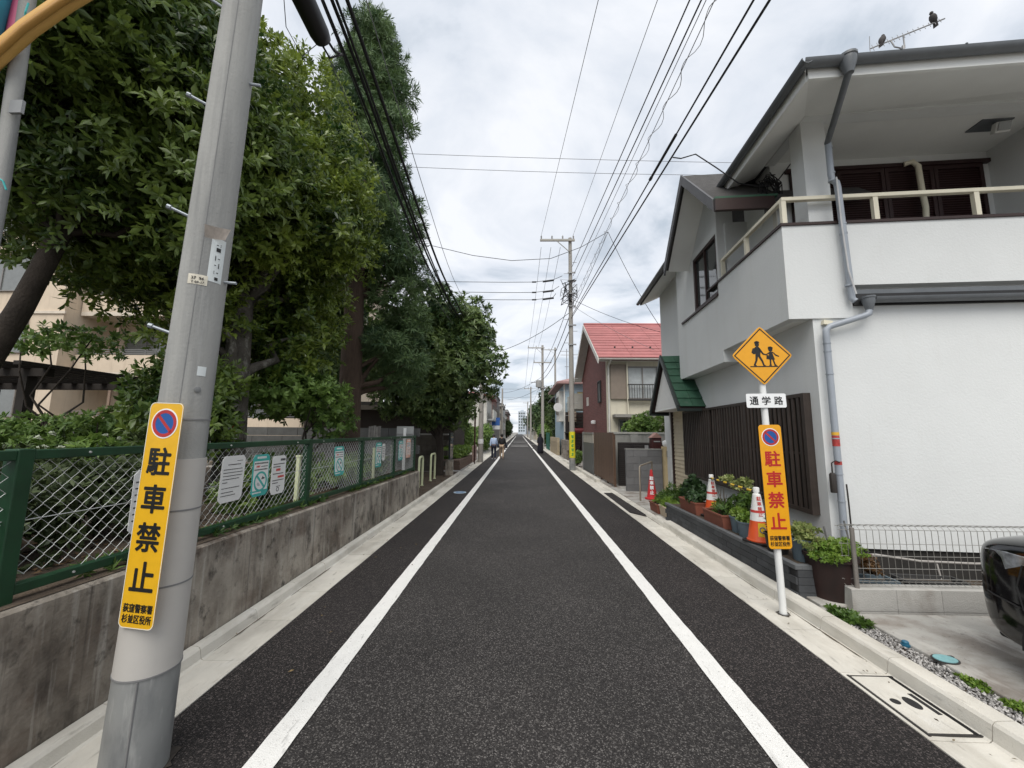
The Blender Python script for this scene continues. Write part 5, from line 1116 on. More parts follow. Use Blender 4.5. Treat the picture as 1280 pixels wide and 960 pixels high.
MB().box(3.80, 4.46, Y0 - .10, Y0 - .001, 3.05, 4.50).build('shutter_box', M('shutter_tan', (.23, .19, .155), rough=.7, var=.1), BH, world=True)
for k in range(12): MB().box(4.53 + k * .105, 4.545 + k * .105, Y0 - .22, Y0 - .20, 3.05, 3.62).build('window_bar', iron, BH, world=True)
MB().box(4.48, 5.8, Y0 - .23, Y0 - .19, 3.62, 3.66).build('window_rail', iron, BH, world=True); MB().box(4.48, 5.8, Y0 - .24, Y0 - .09, 2.98, 3.04).build('window_ledge', iron, BH, world=True)
MB().tube([(4.48, Y0 - .14, 4.75), (4.48, Y0 - .14, 2.3), (4.56, Y0 - .14, 2.1), (4.7, Y0 - .12, 2.05)], .035, n=8).build('conduit', creamW, BH, world=True, smooth=60)
MB().box(X0 + .2, X1, Y0 - .5, Y0 - .001, 2.28, 2.40).build('ground_floor_eave', M('eave_grey', (.25, .24, .22)), BH, world=True)
window(BH, 'window', 'x', 4.1, 5.2, .9, 2.2, Y0, -1)
for (y0, y1, z0, z1) in ((17.25, 17.75, 3.0, 3.98), (17.3, 17.75, 1.15, 1.62)): window(BH, 'window', 'y', y0, y1, z0, z1, X0, -1, fr=M('dark_frame', (.05, .05, .05)), glass=curtain, mull=0)
window(BH, 'vent_window', 'y', 20.4, 20.65, 3.05, 3.5, X0, -1, fr=whT, mull=0)
MB().lathe([(.05, 0), (.12, .03), (.12, .14), (.06, .18)], (X0 - .12, 18.6, 2.05), n=12).build('wall_lamp', whS, BH, world=True, smooth=50)
for (ya, za, yb, zb) in ((Y0 - oy, EZ - oy * sl, YM, RZ), (Y1 + oy, EZ - oy * sl, YM, RZ)):
    MB().add([(X0 - ox, ya, za - .03), (X0, ya, za - .03), (X0, yb, zb - .03), (X0 - ox, yb, zb - .03), (X0 - ox, ya, za - .005), (X0, ya, za - .005), (X0, yb, zb - .005), (X0 - ox, yb, zb - .005)], [(3,2,1,0), (4,5,6,7), (0,1,5,4), (1,2,6,5), (2,3,7,6), (3,0,4,7)]).build('verge_soffit', whT, BH, world=True)
# outside stair along the brick gable
stair = thing('outside_stair', 'open dark red steel stair beside the brick gable', 'stair', (3.45, 23.4, 0)); stM = M('stair_red', (.06, .022, .02), rough=.6)
for i in range(14): MB().box(3.15, 3.85, 22.45 + i * .23, 22.72 + i * .23, 2.7 - i * .19, 2.74 - i * .19).build('tread', stM, stair, world=True)
for x in (3.12, 3.87): MB().add([(x, 22.4, 2.5), (x, 25.6, -.05), (x, 25.6, .15), (x, 22.4, 2.78), (x + .03, 22.4, 2.5), (x + .03, 25.6, -.05), (x + .03, 25.6, .15), (x + .03, 22.4, 2.78)], [(0,1,2,3), (7,6,5,4), (0,4,5,1), (1,5,6,2), (2,6,7,3), (3,7,4,0)]).build('stringer', stM, stair, world=True)
MB().box(3.06, 4.3, 25.75, 25.9, 0, 2.99).build('shade_panel', M('stair_shade', (.03, .024, .022), rough=.9), stair, world=True)  # dark sheet added behind the treads, shade put into its colour
MB().box(2.98, 3.10, 22.6, 22.75, 0, 4.4).build('red_pillar', M('brick_red_pillar', (.12, .035, .03), rough=.8), stair, world=True)
MB().box(3.1, 4.2, 22.35, 25, 3.0, 3.9).build('landing_parapet', M('landing_grey', (.42, .42, .38), rough=.8), stair, world=True)
MB().tube([(3.14, 22.5, 1.75), (3.8, 22.5, 1.75)], .16, n=10).build('red_drum', M('drum_red', (.16, .03, .035), rough=.5), stair, world=True, smooth=60)
# pale blue house beyond
def simple_house(name, label, x0, x1, y0, y1, ez, wallm, roofm, hip=1.4, eave=.4, side=1):
    t = thing(name, label, 'house', ((x0 + x1) / 2, (y0 + y1) / 2, 0))
    MB().box(x0, x1, y0, y1, 0, ez).build('walls', wallm, t, world=True)
    if hip > 0:
        e_ = eave; cx, cy = (x0 + x1) / 2, (y0 + y1) / 2; L = max(0, (y1 - y0) / 2 - (x1 - x0) / 2)
        v_ = [(x0 - e_, y0 - e_, ez), (x1 + e_, y0 - e_, ez), (x1 + e_, y1 + e_, ez), (x0 - e_, y1 + e_, ez), (x0 - e_, y0 - e_, ez + .14), (x1 + e_, y0 - e_, ez + .14), (x1 + e_, y1 + e_, ez + .14), (x0 - e_, y1 + e_, ez + .14), (cx, cy - L - .3, ez + hip), (cx, cy + L + .3, ez + hip)]
        MB().add(v_, [(3,2,1,0), (0,1,5,4), (1,2,6,5), (2,3,7,6), (3,0,4,7), (4,5,8), (5,6,9,8), (6,7,9), (7,4,8,9)]).build('roof', roofm, t, world=True)
    else:
        MB().box(x0 - .1, x1 + .1, y0 - .1, y1 + .1, ez, ez + .25).build('roof_parapet', roofm, t, world=True)
    return t
bl = M('pale_blue_wall', (.30, .40, .47), rough=.85, var=.06); tan = M('tan_wall', (.42, .34, .26), rough=.85, var=.06)
pinkroof = M('faded_roof', (.32, .20, .19), rough=.8, var=.1)
bh = simple_house('blue_house', 'pale blue and tan house with balconies beyond the outside stair', 3.05, 8.5, 26.2, 33.0, 4.9, bl, pinkroof, 1.2, .55)
MB().box(3.25, 3.75, 25.62, 26.199, 2.35, 3.55).build('balcony', tan, bh, world=True); MB().box(3.2, 3.8, 25.6, 26.19, 3.6, 3.65).build('balcony_rail', whT, bh, world=True)
MB().box(2.72, 3.049, 26.6, 28.4, 2.4, 4.5).build('bay_window', whT, bh, world=True); window(bh, 'window', 'y', 26.8, 28.2, 2.9, 4.1, 2.72, -1); window(bh, 'window', 'x', 3.9, 4.7, 3.6, 4.4, 26.2, -1, glass=M('yellow_blind', (.55, .45, .15)))
window(bh, 'window', 'y', 29.5, 31, 2.9, 4.1, 3.05, -1); MB().box(3.0, 3.09, 26.15, 26.19, .05, 4.9).build('downpipe', whT, bh, world=True)
MB().box(3.02, 3.6, 25.4, 26.1, 1.62, 1.68).build('canopy', M('dark_frame', (.05, .05, .05)), bh, world=True)
ds = MB().lathe([(.01, 0), (.2, .03), (.30, .08)], n=16).xf(Matrix.Translation((2.62, 26.3, 3.35)) @ Matrix.Rotation(R_(100), 4, 'X')); ds.build('satellite_dish', whS, bh, world=True, smooth=60)
ta = thing('tv_mast', 'thin aerial mast on the roof of the pale blue house', 'aerial', (3.7, 30, 5.5)); MB().tube([(0, 0, 0), (0, 0, 2.7)], .03, n=6).build('mast', galv, ta)
for z in (2.2, 2.5): MB().tube([(-.5, 0, z), (.4, 0, z)], .02, n=5).build('boom', galv, ta)
# garden walls and gates on the right
gw = thing('garden_wall', 'grey garden wall with a pier behind the dark slatted gate', 'wall', (3.6, 12.4, 0)); gwM = M('grey_wall', (.30, .30, .28), rough=.9, var=.1, stain=[((.16, .16, .15), .5, (4, 4, .8), .5, .7)])
MB().box(2.95, 5.2, 12.6, 12.75, 0, 1.62).build('wall_body', gwM, gw, world=True); MB().box(2.93, 5.2, 12.57, 12.78, 1.621, 1.68).build('coping', M('coping_pale', (.38, .38, .35), rough=.9), gw, world=True); MB().box(3.55, 3.78, 12.5, 12.599, 0, 1.60).build('pier', gwM, gw, world=True)
dg_ = thing('dark_gate', 'dark slatted gate recessed between the fence and grey block wall', 'gate', (3.6, 12.1, 0)); dgm = M('gate_dark', (.035, .03, .029), rough=.55, orand=.15)
MB().box(3.05, 4.55, 12.14, 12.17, .03, 1.36).build('frame', M('gate_shadow', (.02, .018, .018)), dg_, world=True)
for k in range(22): MB().box(3.05, 4.55, 12.105, 12.139, .05 + k * .06, .095 + k * .06).build('slat', dgm, dg_, world=True)
MB().box(3.42, 3.52, 12.09, 12.104, .45, 1.28).build('handle_plate', M('gate_shadow', (.02, .018, .018)), dg_, world=True); MB().box(3.86, 3.97, 12.09, 12.104, 1.12, 1.28).build('number_plate', M('plate_grey', (.3, .3, .3)), dg_, world=True)
MB().box(2.86, 2.94, 12.0, 12.08, 0, .62).build('post', whT, dg_, world=True); MB().box(2.86, 2.94, 12.0, 12.08, .621, 1.6).build('post_upper', gwM, dg_, world=True)
cbk = thing('block_screen', 'grey concrete block screen wall beside the red cone', 'wall', (3.5, 11.05, 0)); cbm = M('grey_block', (.165, .165, .168), rough=.9, var=.12, orand=.15, bump=.3, bs=60)
for c in range(6):
    for i in range(3 if c % 2 else 2):
        w0 = 2.99 + (i * .40 if c % 2 == 0 else (i * .40 - .2)); a, b = max(2.99, w0), min(3.98, w0 + .395)
        if c % 2 == 0 and i == 1: b = 3.98
        if b - a > .05: MB().box(a, b, 11.0, 11.12, .05 + c * .19, .05 + c * .19 + .186).build('block', cbm, cbk, world=True)
MB().box(2.98, 3.99, 10.99, 11.13, 1.19, 1.215).build('coping', gwM, cbk, world=True)
cp_ = thing('gate_pier', 'cream pier with intercom beside the block screen wall', 'pier', (4.1, 10.95, 0)); MB().box(4.0, 4.22, 10.9, 11.1, 0, 1.28).build('pier_body', M('cream_pier', (.55, .44, .26), rough=.85, var=.08), cp_, world=True); MB().box(4.07, 4.16, 10.87, 10.899, 1.0, 1.17).build('intercom', galv, cp_, world=True); MB().lathe([(.06, 1.28), (.1, 1.33), (.09, 1.42), (.03, 1.46)], (4.1, 11.0, 0), n=12).build('lamp', whS, cp_, world=True, smooth=50)
mbx = thing('mail_box', 'dark red mail box beside the cream pier', 'mail box', (3.95, 11.4, 1.0)); MB().box(-.14, .14, -.12, .12, .1, .52).build('box', M('mail_red', (.05, .012, .012), rough=.5), mbx, bevel=.02); MB().box(-.09, .09, -.135, -.121, .4, .43).build('slot', M('plate_grey', (.3, .3, .3)), mbx); MB().prism([(-.16, .52), (.16, .52), (0, .66)], FY, -.14, .14).build('lid', M('mail_tan', (.35, .2, .17)), mbx); MB().tube([(0, 0, -1), (0, 0, .1)], .03, n=8).build('stand', galv, mbx)
bf = thing('slat_fence', 'tall brown vertical slat fence along the kerb', 'fence', (2.83, 13.3, 0)); bfm = M('slat_brown', (.12, .072, .048), rough=.6, var=.12, orand=.14)
slm = MB().box(-.014, .014, -.031, .031, .12, 1.66).mesh('slat'); slm.materials.append(bfm)
for k in range(46):
    o = bpy.data.objects.new('slat', slm); COL.objects.link(o); o.parent = bf; o.location = (0, -1.47 + k * .0655, 0)
for z in (.3, 1.5): MB().box(.016, .05, -1.5, 1.5, z, z + .06).build('rail', bfm, bf)
for y in (-1.45, -.5, .45, 1.45): MB().box(.016, .07, y - .03, y + .03, -.05, 1.6).build('post', bfm, bf)
gg = thing('grey_gate', 'grey panel gate between brown fence and utility pole', 'gate', (2.83, 16.1, 0)); MB().box(-.02, .02, -1.15, 1.1, .08, 1.25).build('panel', M('gate_grey', (.11, .115, .115), rough=.6, var=.08), gg); 
for k in range(16): MB().box(-.015, .015, -1.13 + k * .14, -1.05 + k * .14, 1.251, 1.6).build('picket', M('picket_pale', (.36, .34, .29), rough=.8, orand=.1), gg)
MB().box(-.04, .04, 1.101, 1.2, -.05, 1.68).build('post', galv, gg); MB().box(-.03, .03, -1.15, 1.1, 1.6, 1.66).build('top_rail', galv, gg)
lw = thing('stone_wall', 'low weathered stone garden wall before the pale blue house', 'wall', (2.9, 24.5, 0)); 
for i in range(6):
    for c in range(4): MB().box(2.82, 3.02, 22.9 + i * .55 + (.2 if c % 2 else 0), 23.43 + i * .55 + (.2 if c % 2 else 0), c * .3, c * .3 + .29).build('stone', M('wall_stone', (.23, .20, .17), rough=.95, var=.2, orand=.3), lw, world=True, bevel=.02)
lw2 = thing('tan_wall', 'tan block garden wall beside the walker in black', 'wall', (2.75, 30, 0)); 
for c in range(4): MB().box(2.66, 2.84, 27.4, 33.5, c * .32, c * .32 + .31).build('block_course', M('tan_block', (.38, .31, .21), rough=.9, var=.12, orand=.15), lw2, world=True)
gs = thing('green_screen', 'plain dark green sheet fence before the trees on the right', 'fence', (2.7, 37, 0)); MB().box(2.66, 2.70, 34.5, 37.8, .1, 1.6).build('sheet', M('sheet_green', (.03, .14, .105), rough=.6), gs, world=True)
for y in (34.5, 36.1, 37.8): MB().box(2.62, 2.659, y - .04, y + .04, 0, 1.65).build('post', M('sheet_green', (.03, .14, .105)), gs, world=True)
# far houses on both sides
cols = [M('far_white', (.55, .54, .50), rough=.9), M('far_brick', (.16, .085, .07), rough=.9, var=.2), M('far_grey', (.33, .34, .34), rough=.9), M('far_cream', (.52, .47, .37), rough=.9), M('far_dark', (.13, .12, .12), rough=.9)]
dkroof = M('far_roof', (.10, .09, .09), rough=.9, var=.15)
def far_house(label, side, xe, y0, y1, h, wm, rm, hip, wins=2, w=7):
    x0, x1 = (xe - w, xe) if side < 0 else (xe, xe + w)
    t = simple_house('far_house', label, x0, x1, y0, y1, h, wm, rm, hip, .5); t['group'] = 'houses lining the far street'
    n = max(1, int((y1 - y0) / 3)); fl = max(1, int(h / 2.7))
    for f in range(fl):
        for k in range(n):
            yy = y0 + (k + .25) * (y1 - y0) / n; window(t, 'window', 'y', yy, yy + 1.5, f * 2.7 + .9, f * 2.7 + 2.1, xe, 1 if side < 0 else -1, depth=.06)
        window(t, 'window', 'x', (xe - 2.4) if side < 0 else xe + .8, (xe - .8) if side < 0 else xe + 2.4, f * 2.7 + .9, f * 2.7 + 2.1, y0, -1, depth=.06)
    return t
fh = far_house('white house with small red roof behind the left hedge', -1, -3.0, 35.5, 42, 4.9, cols[0], M('far_red_roof', (.26, .09, .08)), .9); MB().box(-3.0, -2.4, 36, 41, 2.7, 2.85).build('balcony_slab', cols[2], fh, world=True); MB().box(-2.5, -2.4, 36, 41, 2.85, 3.7).build('balcony_rail', cols[0], fh, world=True)
far_house('flat roofed brown and grey house past the white one, left side', -1, -3.1, 44, 53, 5.6, cols[1], cols[4], 0)
far_house('tall dark house beside the left utility pole', -1, -3.2, 54.5, 63, 6.6, cols[4], cols[4], 0)
far_house('cream house midway down the left row', -1, -3.3, 65, 75, 5.8, cols[3], dkroof, 1.2); far_house('grey block midway down the left row', -1, -3.4, 78, 92, 7.2, cols[2], cols[4], 0)
far_house('low white house near the end of the left row', -1, -3.5, 96, 112, 6.0, cols[0], dkroof, 1.4); far_house('brown house at the far end of the left row', -1, -3.6, 118, 140, 7.5, cols[1], dkroof, 1.5); far_house('last pale block on the left at the vanishing point', -1, -4.5, 150, 185, 10, cols[2], cols[4], 0, w=12)
far_house('dark roofed house showing over the right trees', 1, 4.0, 40, 48, 5.2, cols[4], dkroof, 1.2); far_house('cream house at the far right past the trees', 1, 3.6, 84, 98, 6, cols[3], dkroof, 1.2); far_house('white house near the right end of the street', 1, 3.6, 104, 122, 6.5, cols[0], dkroof, 1.3)
tw = thing('tower_block', 'distant grey tower block above the end of the street', 'tower block', (3.5, 300, 0)); MB().box(-.9, 5.0, 296, 306, 0, 17.5).build('shaft', M('tower_grey', (.45, .50, .55), rough=.8), tw, world=True); MB().box(5.0, 8.5, 298, 306, 0, 14).build('wing', M('tower_dark', (.22, .24, .27), rough=.8), tw, world=True); MB().box(1, 3.5, 298, 304, 17.5, 18.6).build('plant_room', M('tower_grey', (.45, .50, .55)), tw, world=True)
for f in range(7):
    for k in range(3): MB().box(-.3 + k * 1.7, .7 + k * 1.7, 295.9, 295.999, 2 + f * 2.2, 3.2 + f * 2.2).build('window', glassM('window_glass'), tw, world=True)
# ---- beige apartment block behind the park (left)
beige = M('beige_tile', (.60, .50, .385), rough=.85, var=.06, vs=3, stain=[((.33, .26, .19), .35, (5, 5, .5), .52, .72)]); beig2 = M('beige_trim', (.60, .53, .44), rough=.8)
AP = thing('apartment_block', 'beige tiled apartment block with balconies behind the park trees', 'apartment building', (-16, 20, 0))
MB().box(-34, -19.9, 16.0, 26, 0, 12).build('wall', beige, AP, world=True); MB().box(-19.9, -9.3, 18.2, 26, 0, 12).build('wall', beige, AP, world=True)
for f in range(4):
    z = 1.2 + f * 2.75
    for (a, b) in ((-19.85, -14.6), (-14.4, -9.4)):
        MB().box(a, b, 16.6, 18.199, z, z + .18).build('balcony_slab', beig2, AP, world=True); MB().box(a, b, 16.6, 16.72, z + .181, z + .95).build('balcony_parapet', beige, AP, world=True)
        r_ = MB()
        for k in range(3): r_.box(a, b, 16.63, 16.67, z + 1.0 + k * .09, z + 1.03 + k * .09)
        for k in range(6): r_.box(a + .1 + k * (b - a - .2) / 5, a + .14 + k * (b - a - .2) / 5, 16.63, 16.67, z + .951, z + 1.22)
        r_.build('balcony_rail', M('rail_grey', (.20, .20, .20), rough=.5), AP, world=True)
        window(AP, 'balcony_window', 'x', a + .6, b - .6, z + .25, z + 2.2, 18.2, -1, glass=M('apartment_glass', (.16, .17, .165), rough=.12, spec=.8), mull=3)
        MB().box(b - .05, b + .1, 16.72, 18.199, z + .181, z + 2.74).build('partition', beig2, AP, world=True)
        MB().tube([(a + 1.5, 16.9, z + 2.7), (a + 1.5, 16.9, z + .2)], .06, n=6).build('drain_pipe', M('pipe_brown', (.28, .2, .15)), AP, world=True)
    window(AP, 'window', 'x', -24.4, -21.4, z + .9, z + 2.5, 16.0, -1, glass=M('apartment_glass', (.16, .17, .165)), mull=1)
    MB().box(-34, -19.8, 15.94, 15.999, z - .1, z + .02).build('string_course', beig2, AP, world=True)
# ---- dark low hall behind the block wall
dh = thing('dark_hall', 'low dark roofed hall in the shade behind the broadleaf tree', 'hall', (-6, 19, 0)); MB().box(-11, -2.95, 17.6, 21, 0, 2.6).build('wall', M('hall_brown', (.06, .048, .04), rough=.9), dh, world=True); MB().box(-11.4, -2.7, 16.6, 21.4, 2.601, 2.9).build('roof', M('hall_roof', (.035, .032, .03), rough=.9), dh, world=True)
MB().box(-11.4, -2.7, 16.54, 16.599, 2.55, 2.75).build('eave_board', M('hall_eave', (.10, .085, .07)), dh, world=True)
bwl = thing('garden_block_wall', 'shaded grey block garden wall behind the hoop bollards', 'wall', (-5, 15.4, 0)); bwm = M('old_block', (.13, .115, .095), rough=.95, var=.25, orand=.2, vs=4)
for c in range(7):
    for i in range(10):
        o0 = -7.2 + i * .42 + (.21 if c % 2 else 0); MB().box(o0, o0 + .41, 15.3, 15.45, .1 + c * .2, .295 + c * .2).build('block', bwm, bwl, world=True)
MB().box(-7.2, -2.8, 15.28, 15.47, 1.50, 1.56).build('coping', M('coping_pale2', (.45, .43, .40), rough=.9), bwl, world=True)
nb = thing('glass_notice_case', 'dark framed notice case on posts beside the shaded block wall', 'notice board', (-2.62, 15.0, .1)); MB().box(-.03, .03, -.35, .35, .45, 1.5).build('case', M('case_dark', (.03, .035, .035), rough=.4), nb); MB().box(.031, .036, -.30, .30, .52, 1.42).build('glass', glassM('case_glass', (.15, .17, .17)), nb)
for y in (-.3, .3): MB().box(-.025, .025, y - .025, y + .025, -.1, .45).build('post', galv, nb)
# brick edged planter with shrubs, left
bp_ = thing('brick_planter', 'low red brown planter of stacked stone strips along the left kerb', 'planter', (-2.9, 18.5, .05)); bpm = M('strip_stone', (.19, .13, .10), rough=.9, var=.2, orand=.2)
for c in range(4): MB().box(-3.4, -2.45 - .015 * (c % 2), 16.3, 20.6, .05 + c * .105, .148 + c * .105).build('stone_strip', bpm, bp_, world=True, bevel=.01)
MB().box(-2.5, -2.4, 20.7, 22.2, .05, .9).build('pink_panel', M('pink_panel', (.42, .30, .26), rough=.8), bp_, world=True)
hg = thing('hedge', 'clipped yellow green hedge in the stone strip planter', 'hedge', (-2.9, 18.4, .46)); bush(hg, (-2.9, 18.4, .75), (.5, 2.0, .38), 1500, sprig(8, .11, .05, (20, 95), seed=9), lf_lime, 40, up=.8)
stems(hg, (-2.9, 18.4, .46), (-2.9, 18.4, .7), 5, stemM, spread=.3, seed=1)
bs_ = thing('parking_sign', 'blue sign on a post beyond the left hedge', 'road sign', (-2.42, 40, 0)); MB().tube([(0, 0, 0), (0, 0, 2.9)], .03, n=8).build('post', galv, bs_); MB().box(-.42, .42, -.05, -.03, 2.3, 3.1).build('blue_plate', M('sign_blue', (.05, .14, .42), rough=.5), bs_); MB().box(-.4, .4, -.05, -.03, 1.9, 2.28).build('white_plate', whS, bs_)
# pergola in the park
pg = thing('pergola', 'dark timber pergola roof on posts in the park', 'pergola', (-9, 7.4, .74)); pgm = M('pergola_dark', (.022, .018, .015), rough=.85, var=.2)
for (x, y) in ((-9.2, 7.0), (-9.2, 9.4), (-13.2, 7.0), (-13.2, 9.4)): MB().box(x - .08, x + .08, y - .08, y + .08, .7, 2.6).build('post', pgm, pg, world=True)
for y in (7.0, 9.4): MB().box(-13.9, -8.8, y - .07, y + .07, 2.601, 2.75).build('beam', pgm, pg, world=True)
for k in range(14): MB().box(-13.8 + k * .38, -13.65 + k * .38, 6.5, 9.9, 2.751, 2.82).build('rafter', pgm, pg, world=True)
pw_ = thing('park_boundary_wall', 'shaded grey block boundary wall at the back of the park', 'wall', (-10, 11.5, .74))
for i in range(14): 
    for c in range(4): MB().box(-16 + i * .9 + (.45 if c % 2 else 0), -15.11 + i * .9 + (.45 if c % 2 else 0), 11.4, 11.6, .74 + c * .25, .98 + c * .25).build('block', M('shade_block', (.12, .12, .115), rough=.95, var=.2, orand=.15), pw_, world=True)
# ================================================================ trees and shrubs
barkA = M('bark_mottled', (.085, .075, .062), rough=.95, var=.3, vs=6, bump=.8, bs=35, stain=[((.26, .25, .22), .8, (9, 9, 5), .54, .66), ((.025, .022, .02), .7, (16, 16, 4), .56, .7)])
barkB = M('bark_dark', (.045, .036, .029), rough=.95, var=.35, vs=5, bump=.8, bs=30)
barkC = M('bark_conifer', (.085, .058, .043), rough=.95, var=.3, vs=4, bump=1.0, bs=40, stretch=(9, 9, 1.2))
lfA = leafM('leaf_camphor', (.017, .054, .011), (.225, .295, .050), rough=.36, trans=.28)
lfB = leafM('leaf_deep', (.013, .046, .011), (.160, .230, .046), rough=.38, trans=.25)
lfE = leafM('leaf_loquat', (.020, .062, .018), (.150, .210, .060), rough=.45, trans=.18)
lfC = leafM('leaf_conifer', (.018, .056, .022), (.12, .19, .065), rough=.6, trans=.15)
lfS = leafM('leaf_shrub', (.038, .095, .020), (.21, .32, .075), rough=.45, trans=.28)
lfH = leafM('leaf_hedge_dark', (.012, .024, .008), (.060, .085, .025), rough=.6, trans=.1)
lfF = leafM('leaf_far', (.016, .036, .012), (.070, .105, .032), rough=.6, trans=.15)
sprA = [sprig(11, .155, .050, (15, 95), fold=.2, droop=.3, stem=.10, seed=k) for k in (21, 22)] + [sprig(13, .13, .046, (10, 80), fold=.2, droop=.25, stem=.22, seed=k) for k in (23, 24)]
sprE = [sprig(9, .23, .062, (25, 85), droop=.2, stem=.05, seed=k) for k in (31, 32)]
sprC = [sprig(16, .20, .020, (10, 80), droop=.25, stem=.16, seed=k) for k in (41, 42)]
sprS = [sprig(9, .12, .05, (20, 85), droop=.2, stem=.04, seed=k) for k in (51, 52)]
def limb(a, b, r0, r1, n=5, wob=.12, seed=0):
    r = random.Random(seed); a = Vector(a); b = Vector(b); P = []; Rr = []
    for i in range(n + 1):
        t = i / n; w = wob * math.sin(math.pi * t) * (b - a).length
        P.append(a.lerp(b, t) + Vector((r.uniform(-w, w), r.uniform(-w, w), r.uniform(-w, w) * .5))); Rr.append(r0 + (r1 - r0) * t)
    return P, Rr
def tree(name, label, base, trunk_path, trunk_r, bark, lumps, sprs, mat, n, inner=.3, up=.3, nsep=0, seed=0, sc=(.75, 1.15), limbs=True, group=None):
    t = thing(name, label, 'tree', base, 0, group); r = np.random.default_rng(seed)
    tb = MB(); tb.tube(trunk_path, trunk_r, n=14); tb.build('trunk', bark, t, world=True, smooth=60)
    if limbs:
        for i, (c, s_) in enumerate(lumps):
            c = Vector(c); k = min(range(len(trunk_path)), key=lambda j: (Vector(trunk_path[j]) - c).length + abs(trunk_path[j][2] - (c.z - .8)) * .6)
            k = max(1, k); P, Rr = limb(trunk_path[k], c, min(trunk_r[k] * .55, .09), .012, seed=seed + i)
            MB().tube(P, Rr, n=7).build('limb', bark, t, world=True, smooth=60)
    V = []; Q = []; off = 0
    per = n // len(sprs); L = np.array(base)
    sepM = []
    for si, sp_ in enumerate(sprs):
        p, d = lumps_pts(lumps, per, r, inner, up); sc_ = r.uniform(*sc, per)
        if nsep:
            # the sprigs nearest the viewer's side are pieces of their own
            dist = np.linalg.norm(p - np.array([0, 0, 1.65]), axis=1); order = np.argsort(dist); k = nsep // len(sprs); near = order[:k]
            me = npmesh('leaf_sprig', sp_[0], sp_[1]); me.materials.append(mat)
            Rm = rot_to(d[near], r)
            for i, j in enumerate(near):
                o = bpy.data.objects.new('leaf_sprig', me); COL.objects.link(o); o.parent = t
                o.matrix_local = Matrix.Translation(Vector(p[j] - L)) @ Matrix([list(x) for x in Rm[i]]).to_4x4() @ Matrix.Scale(float(sc_[j]), 4)
            keep = order[k:]; p, d, sc_ = p[keep], d[keep], sc_[keep]
        v, q = scatter(sp_, p, d, sc_, r); V.append(v); Q.append(q + off); off += len(v)
    V = np.concatenate(V) - L; o = newobj('crown', npmesh('crown', V, np.concatenate(Q)), mat, t); o['kind'] = 'stuff'
    return t
def blob(c, rad, n, r, fill=.75, size=(.30, .48)):
    out_ = []
    for _ in range(n):
        d = r.normal(size=3); d /= np.linalg.norm(d); k = r.uniform(.45, 1.0) * fill; s_ = r.uniform(*size)
        out_.append((np.array(c) + d * np.array(rad) * k, np.array(rad) * s_))
    return out_
r1 = np.random.default_rng(101)
# tree behind the leaning pole
lA = blob((-4.65, 6.0, 5.4), (2.15, 2.0, 3.0), 50, r1, .84, (.22, .36)) + blob((-3.3, 5.9, 5.0), (.9, 1.2, 1.9), 14, r1, .8, (.3, .45)) + blob((-4.9, 5.5, 3.5), (1.1, .9, .8), 9, r1, .8, (.32, .45))
lA = [l for l in lA if not (l[0][0] + l[1][0] * .7 > -3.55 - max(0, 7.0 - l[0][2]) * -.9 and l[0][2] > 6.4)]
tree('broadleaf_tree', 'large dense broadleaf evergreen with mottled trunk right of the leaning pole', (-4.2, 5.6, .74),
     [(-4.2, 5.6, .6), (-4.18, 5.6, 1.2), (-4.22, 5.62, 2.4), (-4.3, 5.7, 3.6), (-4.4, 5.9, 5.2), (-4.5, 6, 7)], [.24, .19, .17, .15, .11, .05], barkA, lA, sprA, lfA, 13500, inner=.3, nsep=150, seed=1)
# nearer tree at the left edge
lB = blob((-5.3, 4.0, 5.8), (2.1, 1.7, 2.4), 40, r1, .82, (.24, .40)) + blob((-4.4, 4.3, 4.9), (1.4, 1.0, 1.2), 12, r1, .8, (.28, .42)) + blob((-7.2, 5.5, 6.0), (1.6, 1.6, 2.0), 9, r1, .8, (.3, .42))
lB = [l for l in lB if l[0][2] - l[1][2] > 3.25]
tree('broadleaf_tree', 'nearer dark leaved tree overhanging the left picture edge, trunk leaning right', (-6.3, 4.2, .74),
     [(-6.45, 4.2, .6), (-6.3, 4.2, 1.8), (-5.75, 4.2, 3.0), (-5.35, 4.15, 3.9), (-5.1, 4.1, 4.8), (-5.0, 4, 6.2)], [.15, .125, .105, .09, .07, .03], barkB, lB, sprA, lfB, 10500, inner=.3, nsep=150, seed=2)
# tall conifer
lC = []
for i in range(46):
    z = 5.9 + i * .141; rad = (1.28 - (z - 6) * .15) * r1.uniform(.35, 1.15); a = i * 2.4
    lC.append((np.array([-3.98 + math.cos(a) * rad * .75, 9.05 + math.sin(a) * rad * .75, z]), np.array([.26 + rad * .30, .26 + rad * .30, .30])))
    if i % 2: lC.append((np.array([-3.98 + math.cos(a + 1) * (1.5 - (z - 6) * .16) * r1.uniform(.8, 1.15), 9.05 + math.sin(a + 1) * (1.5 - (z - 6) * .16), z + .1]), np.array([.30, .28, .12])))
for k in range(8): lC.append((np.array([-3.05 + .2 * math.sin(k * 2.0), 9.5 + .3 * math.cos(k * 1.7), 2.9 + k * .40]), np.array([.50, .45, .20]))); lC.append((np.array([-4.7 + .3 * math.sin(k), 9.9, 3.2 + k * .4]), np.array([.6, .5, .2])))
tree('conifer_tree', 'tall dark conifer with straight red brown trunk behind the fence', (-4.0, 9.0, .74),
     [(-3.98, 9, .6), (-4.0, 9, 2.5), (-4.03, 9, 5), (-4.08, 9, 8), (-4.12, 9.02, 11), (-4.15, 9.02, 13.1)], [.29, .255, .22, .17, .10, .02], barkC, lC, sprC, lfC, 9500, inner=.3, up=-.1, seed=3, sc=(.8, 1.3))
